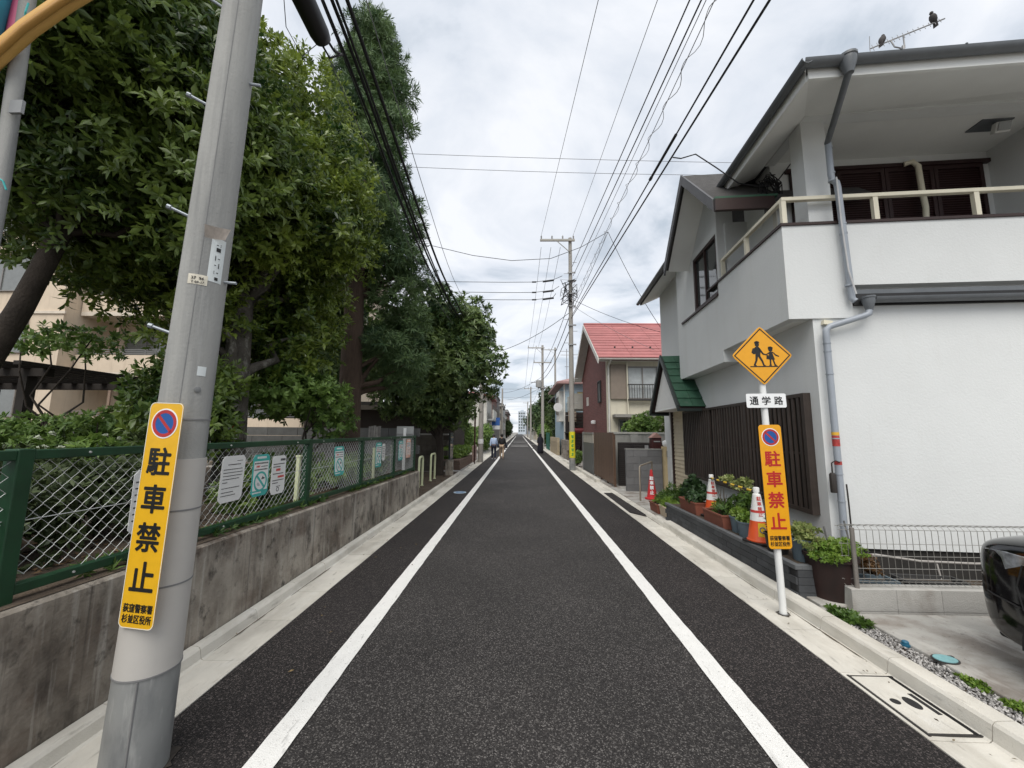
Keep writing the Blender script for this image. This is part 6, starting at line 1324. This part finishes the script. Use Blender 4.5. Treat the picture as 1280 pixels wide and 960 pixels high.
# loquat at the kerb
lE = blob((-3.05, 13.6, 4.3), (2.2, 2.0, 2.35), 70, r1, .88, (.26, .36))
te = tree('broadleaf_tree', 'rounded broadleaf tree over the kerb beyond the hoop bollards', (-2.85, 14.0, .1),
     [(-2.85, 14, -.05), (-2.83, 14, .9), (-2.9, 13.95, 1.6), (-3.0, 13.8, 2.6), (-3.05, 13.7, 4.2)], [.17, .13, .12, .10, .05], barkB, lE, sprE, lfE, 10000, inner=.28, seed=4)
for (b_, k) in (((-2.0, 13.5, 3.0), 1), ((-3.9, 13.6, 3.0), 2), ((-2.5, 13.0, 3.2), 3)):
    P, Rr = limb((-2.87, 13.97, 1.3), b_, .07, .03, seed=k); MB().tube(P, Rr, n=8).build('limb', barkB, te, world=True, smooth=60)
def shrub(label, c, rad, n, sprs, mat, seed, gz, group=None, lumpn=12, up=.4, name='shrub', cat='shrub', sc=(.75, 1.15)):
    r = np.random.default_rng(seed); t = thing(name, label, cat, (c[0], c[1], gz), 0, group)
    for k in range(4):
        P, Rr = limb((c[0] + r.uniform(-.1, .1), c[1] + r.uniform(-.1, .1), gz - .05), (c[0] + r.uniform(-.5, .5) * rad[0], c[1] + r.uniform(-.5, .5) * rad[1], c[2] + rad[2] * r.uniform(-.2, .4)), .03, .008, seed=seed + k); MB().tube(P, Rr, n=6).build('stem', barkB, t, world=True)
    p, d = lumps_pts(blob(c, rad, lumpn, r, .7, (.32, .5)), n, r, .3, up); p[:, 2] = np.maximum(p[:, 2], gz + .02)
    V = []; Q = []; off = 0
    for i, s_ in enumerate(sprs):
        pi, di = p[i::len(sprs)], d[i::len(sprs)]; v, q = scatter(s_, pi, di, r.uniform(*sc, len(pi)), r); V.append(v); Q.append(q + off); off += len(v)
    o = newobj('foliage', npmesh('foliage', np.concatenate(V) - np.array([c[0], c[1], gz]), np.concatenate(Q)), mat, t); o['kind'] = 'stuff'
    return t
shrub('bright green shrub beside mottled trunk, above the fence rail', (-3.75, 6.7, 2.15), (.95, .85, .72), 900, sprS, lfS, 61, .74)
shrub('large leaved dark shrub just left of the yellow no parking sign', (-4.55, 5.1, 1.85), (.85, .7, .85), 620, sprA, lfB, 62, .74)
shrub('small leaved light green shrub under the pergola at far left', (-7.9, 6.0, 1.45), (1.0, .7, .5), 600, sprS, lfS, 63, .74)
shrub('green shrub before the boundary wall between pergola post and dark shrub', (-6.9, 6.4, 1.55), (.6, .6, .5), 380, sprS, lfS, 64, .74)
shrub('maple like branches hanging over the pergola', (-7.6, 6.2, 3.1), (.95, .7, .45), 130, sprS, lfS, 65, .74)
hyd = shrub('hydrangea with white flower heads behind the fence', (-4.95, 4.55, 1.30), (.55, .45, .32), 330, sprS, lfS, 66, .74, name='hydrangea')
for k in range(12):
    a = random.uniform(0, 6.28); p = Vector((-4.95 + .5 * math.cos(a) * random.uniform(.4, 1), 4.4 + .3 * math.sin(a), 1.42 + random.uniform(-.05, .2))); sp_ = sprig(26, .045, .03, (0, 100), seed=70 + k)
    v = sp_[0] * 1.0 + np.array(p - hyd.location); newobj('flower_head', npmesh('flower_head', v, sp_[1]), M('petal_white', (.66, .70, .58), rough=.7), hyd)
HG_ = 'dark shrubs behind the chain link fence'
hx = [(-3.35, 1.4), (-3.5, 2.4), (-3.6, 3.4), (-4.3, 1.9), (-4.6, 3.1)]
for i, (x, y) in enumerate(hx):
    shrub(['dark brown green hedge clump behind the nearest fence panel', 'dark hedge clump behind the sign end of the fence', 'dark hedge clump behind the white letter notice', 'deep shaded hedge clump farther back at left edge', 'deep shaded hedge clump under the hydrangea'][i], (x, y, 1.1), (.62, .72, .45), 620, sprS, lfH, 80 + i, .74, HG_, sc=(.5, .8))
for i, (x, y, h) in enumerate(((-3.2, 4.9, .28), (-3.1, 6.3, .25), (-3.1, 7.8, .25), (-4.3, 7.4, .4))):
    shrub(['low green plants behind the second fence panel', 'low green plants behind the third fence panel', 'low green plants behind the last fence panel', 'low green undergrowth before the conifer trunk'][i], (x, y, .82 + h * .4), (.5, .75, h), 260, sprS, lfS if i % 2 else lfB, 90 + i, .74, 'low plants in the park')
# fringe of weeds along the wall top
pts = np.stack([rng.uniform(-2.62, -2.44, 900), np.concatenate([rng.uniform(.4, 9.2, 900)]), np.zeros(900)], 1); pts[:, 2] = .815 - .012 * np.maximum(0, pts[:, 1] - 1) + rng.uniform(0, .035, 900)
dens = np.sin(pts[:, 1] * 2.1) + np.sin(pts[:, 1] * 5.3 + 1) > -.5; pts = pts[dens]
v, q = scatter(longl, pts, np.tile([.25, 0, 1.0], (len(pts), 1)) + rng.normal(scale=.4, size=(len(pts), 3)), rng.uniform(.5, .95, len(pts)), rng)
fr_ = newobj('wall_top_weeds', npmesh('wall_top_weeds', v, q), lf_pot); tag(fr_, 'fringe of weeds growing along the top of the retaining wall', 'weeds', kind='stuff')
# leaf litter on the park and bare ground and a few fallen leaves in the gutter
def litter(name, label, x0, x1, y0, y1, z, n, s0, s1, c=(.10, .06, .03)):
    p = np.stack([rng.uniform(x0, x1, n), rng.uniform(y0, y1, n), z + rng.uniform(.004, .012, n)], 1); lv = np.array([(0, -1, 0), (.45, 0, .12), (0, 1, 0), (-.45, 0, .12)]); s_ = rng.uniform(s0, s1, n); Rm = rot_to(np.tile([0, 0, 1.0], (n, 1)) + rng.normal(scale=.2, size=(n, 3)), rng)
    v = np.einsum('nij,kj->nki', Rm, lv) * s_[:, None, None] + p[:, None, :]; q = np.array([[0, 1, 2, 3]])[None] + (np.arange(n) * 4)[:, None, None]
    o = newobj(name, npmesh(name, v.reshape(-1, 3), q.reshape(-1, 4)), M('litter_' + name, c, rough=.9, island=.6, var=.3)); tag(o, label, 'leaves', kind='stuff')
litter('leaf_litter', 'brown leaf litter on the park ground', -6.5, -2.62, .3, 9.3, .742, 4000, .02, .045)
litter('fallen_leaves', 'few fallen leaves along the left gutter and shoulder', -2.27, -1.2, 2.5, 16, .012, 46, .012, .026, (.12, .085, .04))
litter('kerb_debris', 'bits of leaf debris along the right kerb joint', 2.30, 2.57, 2.2, 9, .012, 40, .006, .014, (.10, .075, .04))
litter('bare_ground_leaves', 'scattered leaves on the bare ground by the bollards', -5, -2.4, 9.5, 15, .102, 900, .02, .045)
# shrubs and trees farther along
shrub('round green garden shrub above the grey wall before the cream house', (4.35, 13.6, 1.85), (.75, .6, .55), 700, sprS, lfS, 110, .05)
shrub('darker garden shrub beside the green canopy', (5.5, 13.9, 1.95), (.85, .7, .7), 800, sprS, lfB, 111, .05)
shrub('weeds growing at the foot of the yellow wrapped pole', (2.72, 18.4, .45), (.2, .7, .4), 180, sprS, lfS, 112, .05)
shrub('leafy shrub by the pale pole behind the planter hedge', (-3.6, 23.0, 1.6), (.9, 1.8, 1.2), 900, sprS, lfS, 113, .06, sc=(1.2, 1.8))
shrub('green roadside bush beside the two walkers', (-3.0, 31.5, 1.25), (.85, 4.5, 1.1), 1500, sprS, lfS, 114, .06, sc=(1.4, 2.2), lumpn=22)
FT = 'trees lining the right side of the far street'
def far_tree(label, x, y, h, rx, seed, mat=None, ry=None):
    r = np.random.default_rng(seed); ls = blob((x, y, h * .55), (rx, ry or rx, h * .46), 22, r, .8, (.28, .42))
    tree('tree', label, (x, y, 0), [(x, y, 0), (x, y, h * .4), (x, y, h * .8)], [.2, .15, .04], barkB, ls, sprE, mat or lfF, 1300, seed=seed, sc=(1.6, 2.6), limbs=False, group=FT)
far_tree('dark tree right behind the green sheet fence', 4.6, 40.5, 5.2, 1.7, 121); far_tree('dense tree behind the second utility pole', 5.0, 46, 6.5, 2.2, 122, lfE); far_tree('tallest of the dark trees midway on the right', 4.6, 54, 8.2, 2.2, 123); far_tree('pointed dark tree past the tallest one', 4.3, 62, 8.6, 1.9, 124, lfC); far_tree('broad tree near the far utility pole', 4.6, 70, 7.6, 2.3, 125); far_tree('last tree before the far right cream house', 4.8, 80, 7, 2.4, 126, lfE)
far_tree('leafy bush like tree at the kerb beyond the green fence', 3.4, 47, 2.6, .9, 127, lfS, 3.0); far_tree('low trees closing the end of the street', 5.5, 140, 9, 4, 128)
far_tree('dark tree past the far right white house', 4.9, 128, 11, 2.6, 131); far_tree('tall dark tree left of the far right houses', 4.2, 100, 9.5, 1.6, 132, lfC)
r2 = np.random.default_rng(77); tree('broadleaf_tree', 'shaded tree filling the back of the park behind the conifer', (-7.2, 13.2, .1), [(-7.2, 13.2, 0), (-7.2, 13.2, 2), (-7.1, 13.2, 4)], [.2, .17, .08], barkB, blob((-7.0, 13.2, 4.6), (2.6, 1.8, 2.9), 34, r2, .82, (.26, .42)), sprE, lfB, 2600, seed=9, sc=(.9, 1.4))
far_tree('small tree at the far left kerb', -3.2, 100, 5, 1.6, 129)
# ================================================================ overhead cables
cabM = M('cable_dark', (.018, .018, .02), rough=.6); cabG = M('cable_grey', (.16, .16, .165), rough=.6)
def cable(label, a, b, sag=.3, r=.008, mat=None, n=14, cat='cable', grp=None, via=None):
    a, b = Vector(a), Vector(b); P = []
    if via: P = [Vector(p) for p in [a, *via, b]]
    else:
        for i in range(n + 1):
            t = i / n; P.append(a.lerp(b, t) - Vector((0, 0, 4 * sag * t * (1 - t))))
    o = MB().tube(P, r, n=5).build('overhead_cable', mat or cabM, None, smooth=60); tag(o, label, cat, grp); return o
OG = 'overhead cables above the right kerb'
def ext(a, b, y=-14):
    a, b = Vector(a), Vector(b); t = (y - a.y) / (b.y - a.y); return a + (b - a) * t
def over(label, a, b, r, mat=None): return cable(label, a, ext(a, b), 0.0, r, mat, n=2, grp=OG)
over('thin grey wire from the left tip of the cross arm, leftmost overhead', (.96, 17.2, 10.75), (1.45, 6.41, 9.8), .007, cabG)
over('thin grey wire from the pole top, second from left overhead', (2.46, 17.2, 10.80), (2.57, 6.42, 9.8), .007, cabG)
over('dark cable below the cross arm, left of the paired cables', (2.40, 17.2, 9.28), (2.32, 4.69, 7.6), .011)
over('dark cable running close beside the left paired one', (2.45, 17.2, 8.85), (2.48, 4.7, 7.6), .012)
over('lower dark cable carrying a splice sleeve, ending above the house', (2.38, 17.2, 6.97), (2.5, 3.68, 6.3), .013)
over('lowest thick dark cable on the right overhead', (2.36, 17.2, 6.85), (2.5, 3.44, 6.0), .015)
over('thin wire between the paired cables and spiral cable', (2.42, 17.2, 8.3), (2.42, 4.4, 7.3), .006, cabG)
# spiral hung cable
a, b = Vector((2.42, 17.2, 7.55)), Vector((2.36, 4.14, 6.92)); e_ = ext(a, b, -8)
t = thing('spiral_cable', 'loosely spiralled pale telephone cable among the overhead cables', 'cable', a); 
MB().tube([a, e_], .006, n=5).build('messenger_wire', cabG, t, world=True)
rr2 = random.Random(4); sp_ = []
N_ = 330
for i in range(N_ + 1):
    k = i / N_; c = a.lerp(e_, k); w = k * 2 * math.pi * 34; rad = .05 + .02 * math.sin(i * .7); sp_.append(c + Vector((math.cos(w) * rad, 0, math.sin(w) * rad - .03)))
MB().tube(sp_, .0055, n=4).build('spiral_wrap', M('cable_pale', (.38, .38, .38), rough=.6), t, world=True, smooth=60)
q1, q2 = Vector((2.38, 17.2, 6.97)), Vector((2.5, 3.68, 6.3)); sA = q1.lerp(q2, (17.2 - 6.9) / 13.52); sB = q1.lerp(q2, (17.2 - 5.7) / 13.52)
sl_ = thing('cable_splice', 'dark splice sleeve on the lower overhead cable near the house', 'cable splice', sA); MB().tube([sA, sB], .024, n=8).build('sleeve', cabM, sl_, world=True, smooth=60); MB().tube([sA, sA.lerp(sB, .06)], .03, n=8).build('end_cap', cabM, sl_, world=True)
cable('house service cable drooping from overhead cable to balcony corner', (2.46, 5.8, 6.08), (3.76, 5.48, 5.36), r=.010, via=[(2.55, 5.72, 6.0), (2.75, 5.65, 6.02), (3.0, 5.55, 5.72), (3.3, 5.5, 5.42), (3.55, 5.48, 5.36)])
XG = 'thin wires crossing the street'
cable('upper of two thin wires crossing the sky', (-9, 10, 9.75), (12, 10, 9.0), .12, .006, cabG, grp=XG); cable('lower of two thin wires crossing the sky', (-9, 10.1, 9.5), (12, 10, 8.75), .25, .006, cabG, grp=XG)
cable('slack cable sweeping across the street past the cross arm pole', (-4.2, 17, 10.25), (4.06, 17, 10.9), r=.014, via=[(-2.2, 17, 9.75), (-.4, 17, 9.5), (1.4, 17, 9.6), (2.8, 17, 10.15)], grp=XG)
cable('cable dropping from the high wire joint to the red roof', (4.06, 17, 10.9), (6.5, 16.2, 5.4), .35, .012, grp=XG)
cable('cable from the high wire joint down to the cross arm pole', (4.06, 17, 10.9), (2.45, 17.2, 7.3), .1, .012, grp=XG)
for k, (z, lab) in enumerate(((8.6, 'top of three parallel cables crossing left from the pole'), (8.1, 'middle of three parallel cables crossing left from the pole'), (7.75, 'lowest of three parallel cables crossing left from the pole'))):
    cable(lab, (1.95 - .15 * k, 17.2, z + .25), (-6.5, 17.8, z + .35), r=.013, grp=XG, via=[(1.5, 17.2, z + .05), (.6, 17.2, z - .05), (-.8, 17.3, z - .02), (-3, 17.5, z + .08)])
    sv = thing('cable_sleeve', ['upper dark sleeve on the three crossing cables', 'middle dark sleeve on the three crossing cables', 'lower dark sleeve on the three crossing cables'][k], 'cable sleeve', (1.3, 17.2, z)); MB().tube([(.25, 0, .04), (-.25, 0, -.03)], .045, n=7).build('sleeve', cabM, sv, smooth=60); MB().tube([(-.75, 0, -.05), (-.55, 0, -.045)], .035, n=7).build('clamp', cabM, sv)
cable('cable from mid pole sloping left to the pole under the tree', (2.25, 17.3, 7.1), (-2.1, 21.2, 5.9), .35, .013, grp=XG)
cable('service wire from the pole to the cream wall of the red roofed house', (2.45, 17.2, 7.7), (7.5, 16.1, 5.6), .25, .010, grp=XG); cable('lower service wire from the pole to the red roof edge', (2.45, 17.2, 7.4), (6.8, 16.1, 4.7), .2, .008, cabG, grp=XG)
DG = 'cables running on down the street'
labs = ['left high wire between the two right hand poles', 'second high wire between the two right hand poles', 'third high wire between the two right hand poles', 'upper thick cable between the two right hand poles', 'middle thick cable between the two right hand poles', 'lower thick cable between the two right hand poles']
for k, (xa, za, xb, zb, r) in enumerate(((.98, 10.3, .85, 10.0, .009), (1.44, 10.3, 1.3, 10.0, .009), (1.88, 10.3, 1.8, 10.0, .009), (2.4, 8.0, 2.3, 8.4, .016), (2.4, 7.3, 2.3, 7.4, .02), (2.4, 6.6, 2.3, 6.9, .02))): cable(labs[k], (xa, 17.3, za), (xb, 38.4, zb), .45, r, grp=DG)
for k, (xa, za) in enumerate(((.9, 10.0), (1.6, 10.0), (2.3, 7.3))): cable(['high left wire past the transformer pole', 'high right wire past the transformer pole', 'low cable past the transformer pole'][k], (xa, 38.5, za), (xa + .1, 78, za + .3), .7, .015, grp=DG)
for k, z in enumerate((7.2, 6.2)): cable(['upper far cable crossing the street beyond the walkers', 'lower far cable crossing the street beyond the walkers'][k], (2.3, 38.4, z), (-2.35, 53, z - .2), .4, .016, grp=DG)
for k, (z, y) in enumerate(((8.5, 60), (7.4, 72), (9.3, 84), (8.2, 96), (7.0, 110))): cable(['nearest', 'second', 'third', 'fourth', 'farthest'][k] + ' of the distant wires crossing above the street end', (-7, y, z), (6, y, z + .2), .3, .02, cabG, grp=DG)
cable('cable along the left kerb between the two far poles', (-2.1, 21.3, 6.5), (-2.35, 53, 5.2), .6, .016, grp=DG)
# bundle beside the trees on the left
BG = 'black cable bundle along the left trees'
ctrl = [(3.75, 6.46), (4.89, 6.23), (6.04, 5.94), (9.44, 5.49), (12.8, 5.57), (19.4, 6.3), (21.3, 6.55)]
def bz(y):
    xs = [-10, -2] + [c[0] for c in ctrl]; zs_ = [7.6, 6.9] + [c[1] for c in ctrl]; return float(np.interp(y, xs, zs_))
def bzs(y): return sum(bz(y + d) for d in (-1.2, -.6, 0, .6, 1.2)) / 5
labsB = ['thickest black cable at the right of the left bundle', 'black cable at the left of the left bundle', 'black cable in the middle of the left bundle', 'second middle black cable of the left bundle', 'thin black cable low in the left bundle', 'thin grey wire high above the left bundle', 'slack thin wire left of the left bundle']
for k, (dx_, dz_, r, mt) in enumerate(((.10, .02, .024, cabM), (-.16, -.02, .018, cabM), (-.05, -.06, .022, cabM), (.02, -.12, .017, cabM), (-.10, -.22, .010, cabM), (.22, .30, .006, cabG), (-.22, -.35, .006, cabG))):
    P = [(-2.05 + dx_ * (1 if y < 12 else max(.15, 1 - (y - 12) / 9)), y, bzs(y) + dz_ * (1 if y < 12 else max(.3, 1 - (y - 12) / 9)) + .02 * math.sin(y * 1.3 + k)) for y in np.linspace(-8, 21.2, 50)]
    o = MB().tube(P, r, n=6).build('bundle_cable', mt, None, smooth=60); tag(o, labsB[k], 'cable', BG)
cl = thing('splice_closure', 'fat black cable splice closure hanging above the left trees', 'splice closure', (-2.08, 3.2, 5.72))
MB().tube([(0, -.95, .10), (0, -.80, .06), (0, .26, -.02), (0, .33, -.025), (.0, .36, -.03)], [.05, .115, .10, .085, .03], n=16).build('housing', M('closure_black', (.012, .012, .013), rough=.5, var=.2), cl, smooth=60)
MB().tube([(.05, .30, -.03), (.08, .42, -.05), (.07, .6, .1)], .014, n=6).build('cable_tail', cabM, cl, smooth=60); MB().tube([(-.04, .3, -.02), (.02, .45, -.10), (.1, .55, .05)], .012, n=6).build('cable_tail', cabM, cl, smooth=60)
for y in (-.5, .05): MB().tube([(0, y, .1), (.03, y, .8)], .006, n=5).build('hanger', cabM, cl)
MB().tube([(-.11, -.2, .05), (-.17, .0, -.25), (-.12, .2, -.35), (-.02, .32, -.05)], .004, n=5).build('loose_wire', cabM, cl, smooth=60)

# ================================================================ people
def skin(name, V, E, mat, parent, root=0, sub=2):
    me = bpy.data.meshes.new(name); me.from_pydata([v[0] for v in V], E, []); me.update(); o = newobj(name, me, mat, parent)
    o.modifiers.new('skin', 'SKIN'); sv = me.skin_vertices[0].data
    for i, v in enumerate(V):
        r = v[1]; sv[i].radius = r if isinstance(r, tuple) else (r, r); sv[i].use_root = (i == root)
    s_ = o.modifiers.new('sub', 'SUBSURF'); s_.levels = sub; s_.render_levels = sub; o.modifiers['skin'].use_smooth_shade = True
    return o
skinM = M('skin', (.42, .27, .19), rough=.6, var=.06); hairK = M('hair_black', (.015, .013, .012), rough=.5); hairG = M('hair_dark_grey', (.06, .055, .05), rough=.6)
def person(label, loc, rz, h, top, bottom, hair, hairm, bag=None, lean=0.0, stride=.14, shoe=None, robe=False):
    t = thing('person', label, 'person', loc, rz); s_ = h / 1.7; S_ = lambda p: (p[0] * s_, p[1] * s_, p[2] * s_)
    ln_ = math.tan(R_(lean))
    def L_(p): x, y, z = p; return S_((x, y + max(0, z - .95) * ln_, z))
    # facing +y (away from the viewer); body: one continuous skinned surface
    st = stride
    J = {'pelvis': ((0, 0, .95), .11), 'belly': ((0, 0, 1.10), .115), 'chest': ((0, 0, 1.28), .13), 'neck0': ((0, .0, 1.42), .06), 'neck': ((0, .01, 1.48), .05), 'head0': ((0, .02, 1.55), .07), 'head': ((0, .025, 1.62), .09), 'crown': ((0, .01, 1.69), .05),
         'nose': ((0, .115, 1.59), .012), 'hipl': ((-.09, 0, .90), .085), 'kneel': ((-.10, st * .6, .50), .056), 'anklel': ((-.10, st * .7, .09), .037), 'toel': ((-.11, st * .7 + .15, .03), .03), 'hipr': ((.09, 0, .90), .085), 'kneer': ((.10, -st * .1, .50), .056), 'ankler': ((.10, -st, .11), .037), 'toer': ((.11, -st + .13, .03), .03)}
    for sgn, nm, sw in ((-1, 'l', -.10), (1, 'r', .10)):
        J['sh' + nm] = ((sgn * .17, 0, 1.39), .052); J['el' + nm] = ((sgn * .22, sw * .4 - .02, 1.12), .038); J['wr' + nm] = ((sgn * .22, sw + .03, .90), .026); J['pa' + nm] = ((sgn * .215, sw + .045, .83), .03)
        for k in range(4): J[f'f{nm}{k}'] = ((sgn * (.20 + .0), sw + .02 + k * .018, .765), .0085); J[f'g{nm}{k}'] = ((sgn * .19, sw + .02 + k * .018, .73 - (.01 if k in (0, 3) else 0)), .007)
        J['t' + nm] = ((sgn * .195, sw + .085, .81), .009); J['u' + nm] = ((sgn * .185, sw + .10, .775), .008)
    keys = list(J); idx = {k: i for i, k in enumerate(keys)}
    E = [('pelvis', 'belly'), ('belly', 'chest'), ('chest', 'neck0'), ('neck0', 'neck'), ('neck', 'head0'), ('head0', 'head'), ('head', 'crown'), ('head0', 'nose')]
    for nm in 'lr':
        E += [('pelvis', 'hip' + nm), ('hip' + nm, 'knee' + nm), ('knee' + nm, 'ankle' + nm), ('ankle' + nm, 'toe' + nm), ('chest', 'sh' + nm), ('sh' + nm, 'el' + nm), ('el' + nm, 'wr' + nm), ('wr' + nm, 'pa' + nm), ('pa' + nm, 't' + nm), ('t' + nm, 'u' + nm)]
        for k in range(4): E += [('pa' + nm, f'f{nm}{k}'), (f'f{nm}{k}', f'g{nm}{k}')]
    def rad(r, k=1.0): return r * s_ * k
    skin('body', [(L_(J[k][0]), rad(J[k][1])) for k in keys], [(idx[a], idx[b]) for a, b in E], skinM, t)
    # clothes follow the body
    g = .018
    if not robe:
        ck = ['pelvis', 'belly', 'chest', 'neck0', 'shl', 'ell', 'wrl', 'shr', 'elr', 'wrr']; ci = {k: i for i, k in enumerate(ck)}
        wid = {'pelvis': (.185, .135), 'belly': (.185, .14), 'chest': (.19, .14), 'neck0': (.075, .075)}
        V = [(L_(J[k][0]), tuple(a * s_ for a in wid[k]) if k in wid else rad(J[k][1] + g)) for k in ck]
        skin('top', V, [(ci[a], ci[b]) for a, b in (('pelvis', 'belly'), ('belly', 'chest'), ('chest', 'neck0'), ('chest', 'shl'), ('shl', 'ell'), ('ell', 'wrl'), ('chest', 'shr'), ('shr', 'elr'), ('elr', 'wrr'))], top, t)
        ck = ['pelvis', 'hipl', 'kneel', 'anklel', 'hipr', 'kneer', 'ankler']; ci = {k: i for i, k in enumerate(ck)}
        V = [(L_(J[k][0]), tuple(a * s_ for a in (.16, .12)) if k == 'pelvis' else rad(J[k][1] + g + (.012 if 'ankle' in k else 0))) for k in ck]
        skin('trousers', V, [(ci[a], ci[b]) for a, b in (('pelvis', 'hipl'), ('hipl', 'kneel'), ('kneel', 'anklel'), ('pelvis', 'hipr'), ('hipr', 'kneer'), ('kneer', 'ankler'))], bottom, t)
        MB().lathe([(.02, -.10), (.08, -.095), (.105, -.03), (.108, .03), (.085, .085), (.04, .112), (.005, .118)], n=14).xf(Matrix.Translation(Vector(L_((0, -.005, 1.625)))) @ Matrix.Scale(s_, 4) @ Matrix.Diagonal((1, 1.05, 1, 1))).build('hair', hairm, t, smooth=180)
    else:
        prof = [(.20, .06), (.235, .10), (.225, .4), (.21, .75), (.20, 1.0), (.205, 1.2), (.20, 1.34), (.15, 1.43), (.095, 1.49), (.06, 1.52)]
        m = MB(); n = 22; vs = []
        for (r, z) in prof:
            for k in range(n):
                a = 2 * math.pi * k / n; w = 1 + (.05 * math.sin(a * 6 + z * 2) if z < .9 else 0); vs.append(L_((math.cos(a) * r * 1.1 * w, math.sin(a) * r * .85 * w, z)))
        m.add(vs, [(i * n + k, i * n + (k + 1) % n, (i + 1) * n + (k + 1) % n, (i + 1) * n + k) for i in range(len(prof) - 1) for k in range(n)]); m.build('long_dress', top, t, smooth=180)
        for sgn, nm in ((-1, 'l'), (1, 'r')): skin('sleeve', [(L_(J['sh' + nm][0]), rad(.075)), (L_(J['el' + nm][0]), rad(.07)), (L_(J['wr' + nm][0]), rad(.06))], [(0, 1), (1, 2)], top, t)
        MB().lathe([(.13, -.26), (.12, -.18), (.105, -.10), (.118, -.02), (.118, .04), (.09, .09), (.04, .118), (.005, .122)], n=16).xf(Matrix.Translation(Vector(L_((0, -.01, 1.62)))) @ Matrix.Scale(s_, 4)).build('head_scarf', hair, t, smooth=180)
    shm = shoe or M('shoe_dark', (.03, .03, .03))
    for nm in 'lr':
        a, b = J['ankle' + nm][0], J['toe' + nm][0]; skin('shoe', [(S_((a[0], a[1] - .04, .045)), rad(.045)), (S_((a[0], a[1] + .05, .045)), rad(.046)), (S_((b[0], b[1] + .01, .035)), rad(.036))], [(0, 1), (1, 2)], shm, t)
    if bag:
        bx_, bz_, bm = bag; mbb = MB().obox((0, 0, 0), (.12, .30, .24)); o = mbb.build('bag', bm, t, bevel=.04, seg=3); o.location = S_((bx_, .0, bz_))
        MB().tube([S_((bx_, -.10, bz_ + .1)), S_((bx_ * .8, -.06, bz_ + .36)), S_((bx_ * .72, 0, 1.44)), S_((bx_ * .8, .06, bz_ + .36)), S_((bx_, .10, bz_ + .1))], .012, n=6).build('bag_strap', bm, t)
    return t
person('walker in pale blue shirt and dark trousers at the left line', (-1.52, 23.45, .005), R_(4), 1.50, M('shirt_blue', (.36, .45, .62), rough=.8), M('jeans_navy', (.012, .016, .035), rough=.8), None, hairG, bag=(.30, .92, M('bag_navy', (.015, .02, .035))), lean=10, shoe=M('shoe_pale', (.4, .42, .48)))
person('walker in black top and beige trousers carrying a dark bag', (-1.06, 23.86, .005), R_(-3), 1.50, M('top_black', (.010, .010, .011), rough=.8), M('trousers_beige', (.42, .32, .23), rough=.85), None, hairK, bag=(.33, .88, M('bag_blueblack', (.012, .018, .03))), lean=4, stride=.17, shoe=M('shoe_tan', (.25, .18, .13)))
person('walker in long black dress and head scarf on the right', (1.62, 29.9, .008), R_(0), 1.52, M('dress_black', (.010, .010, .018), rough=.85), None, M('scarf_black', (.007, .009, .010), rough=.85), None, robe=True)
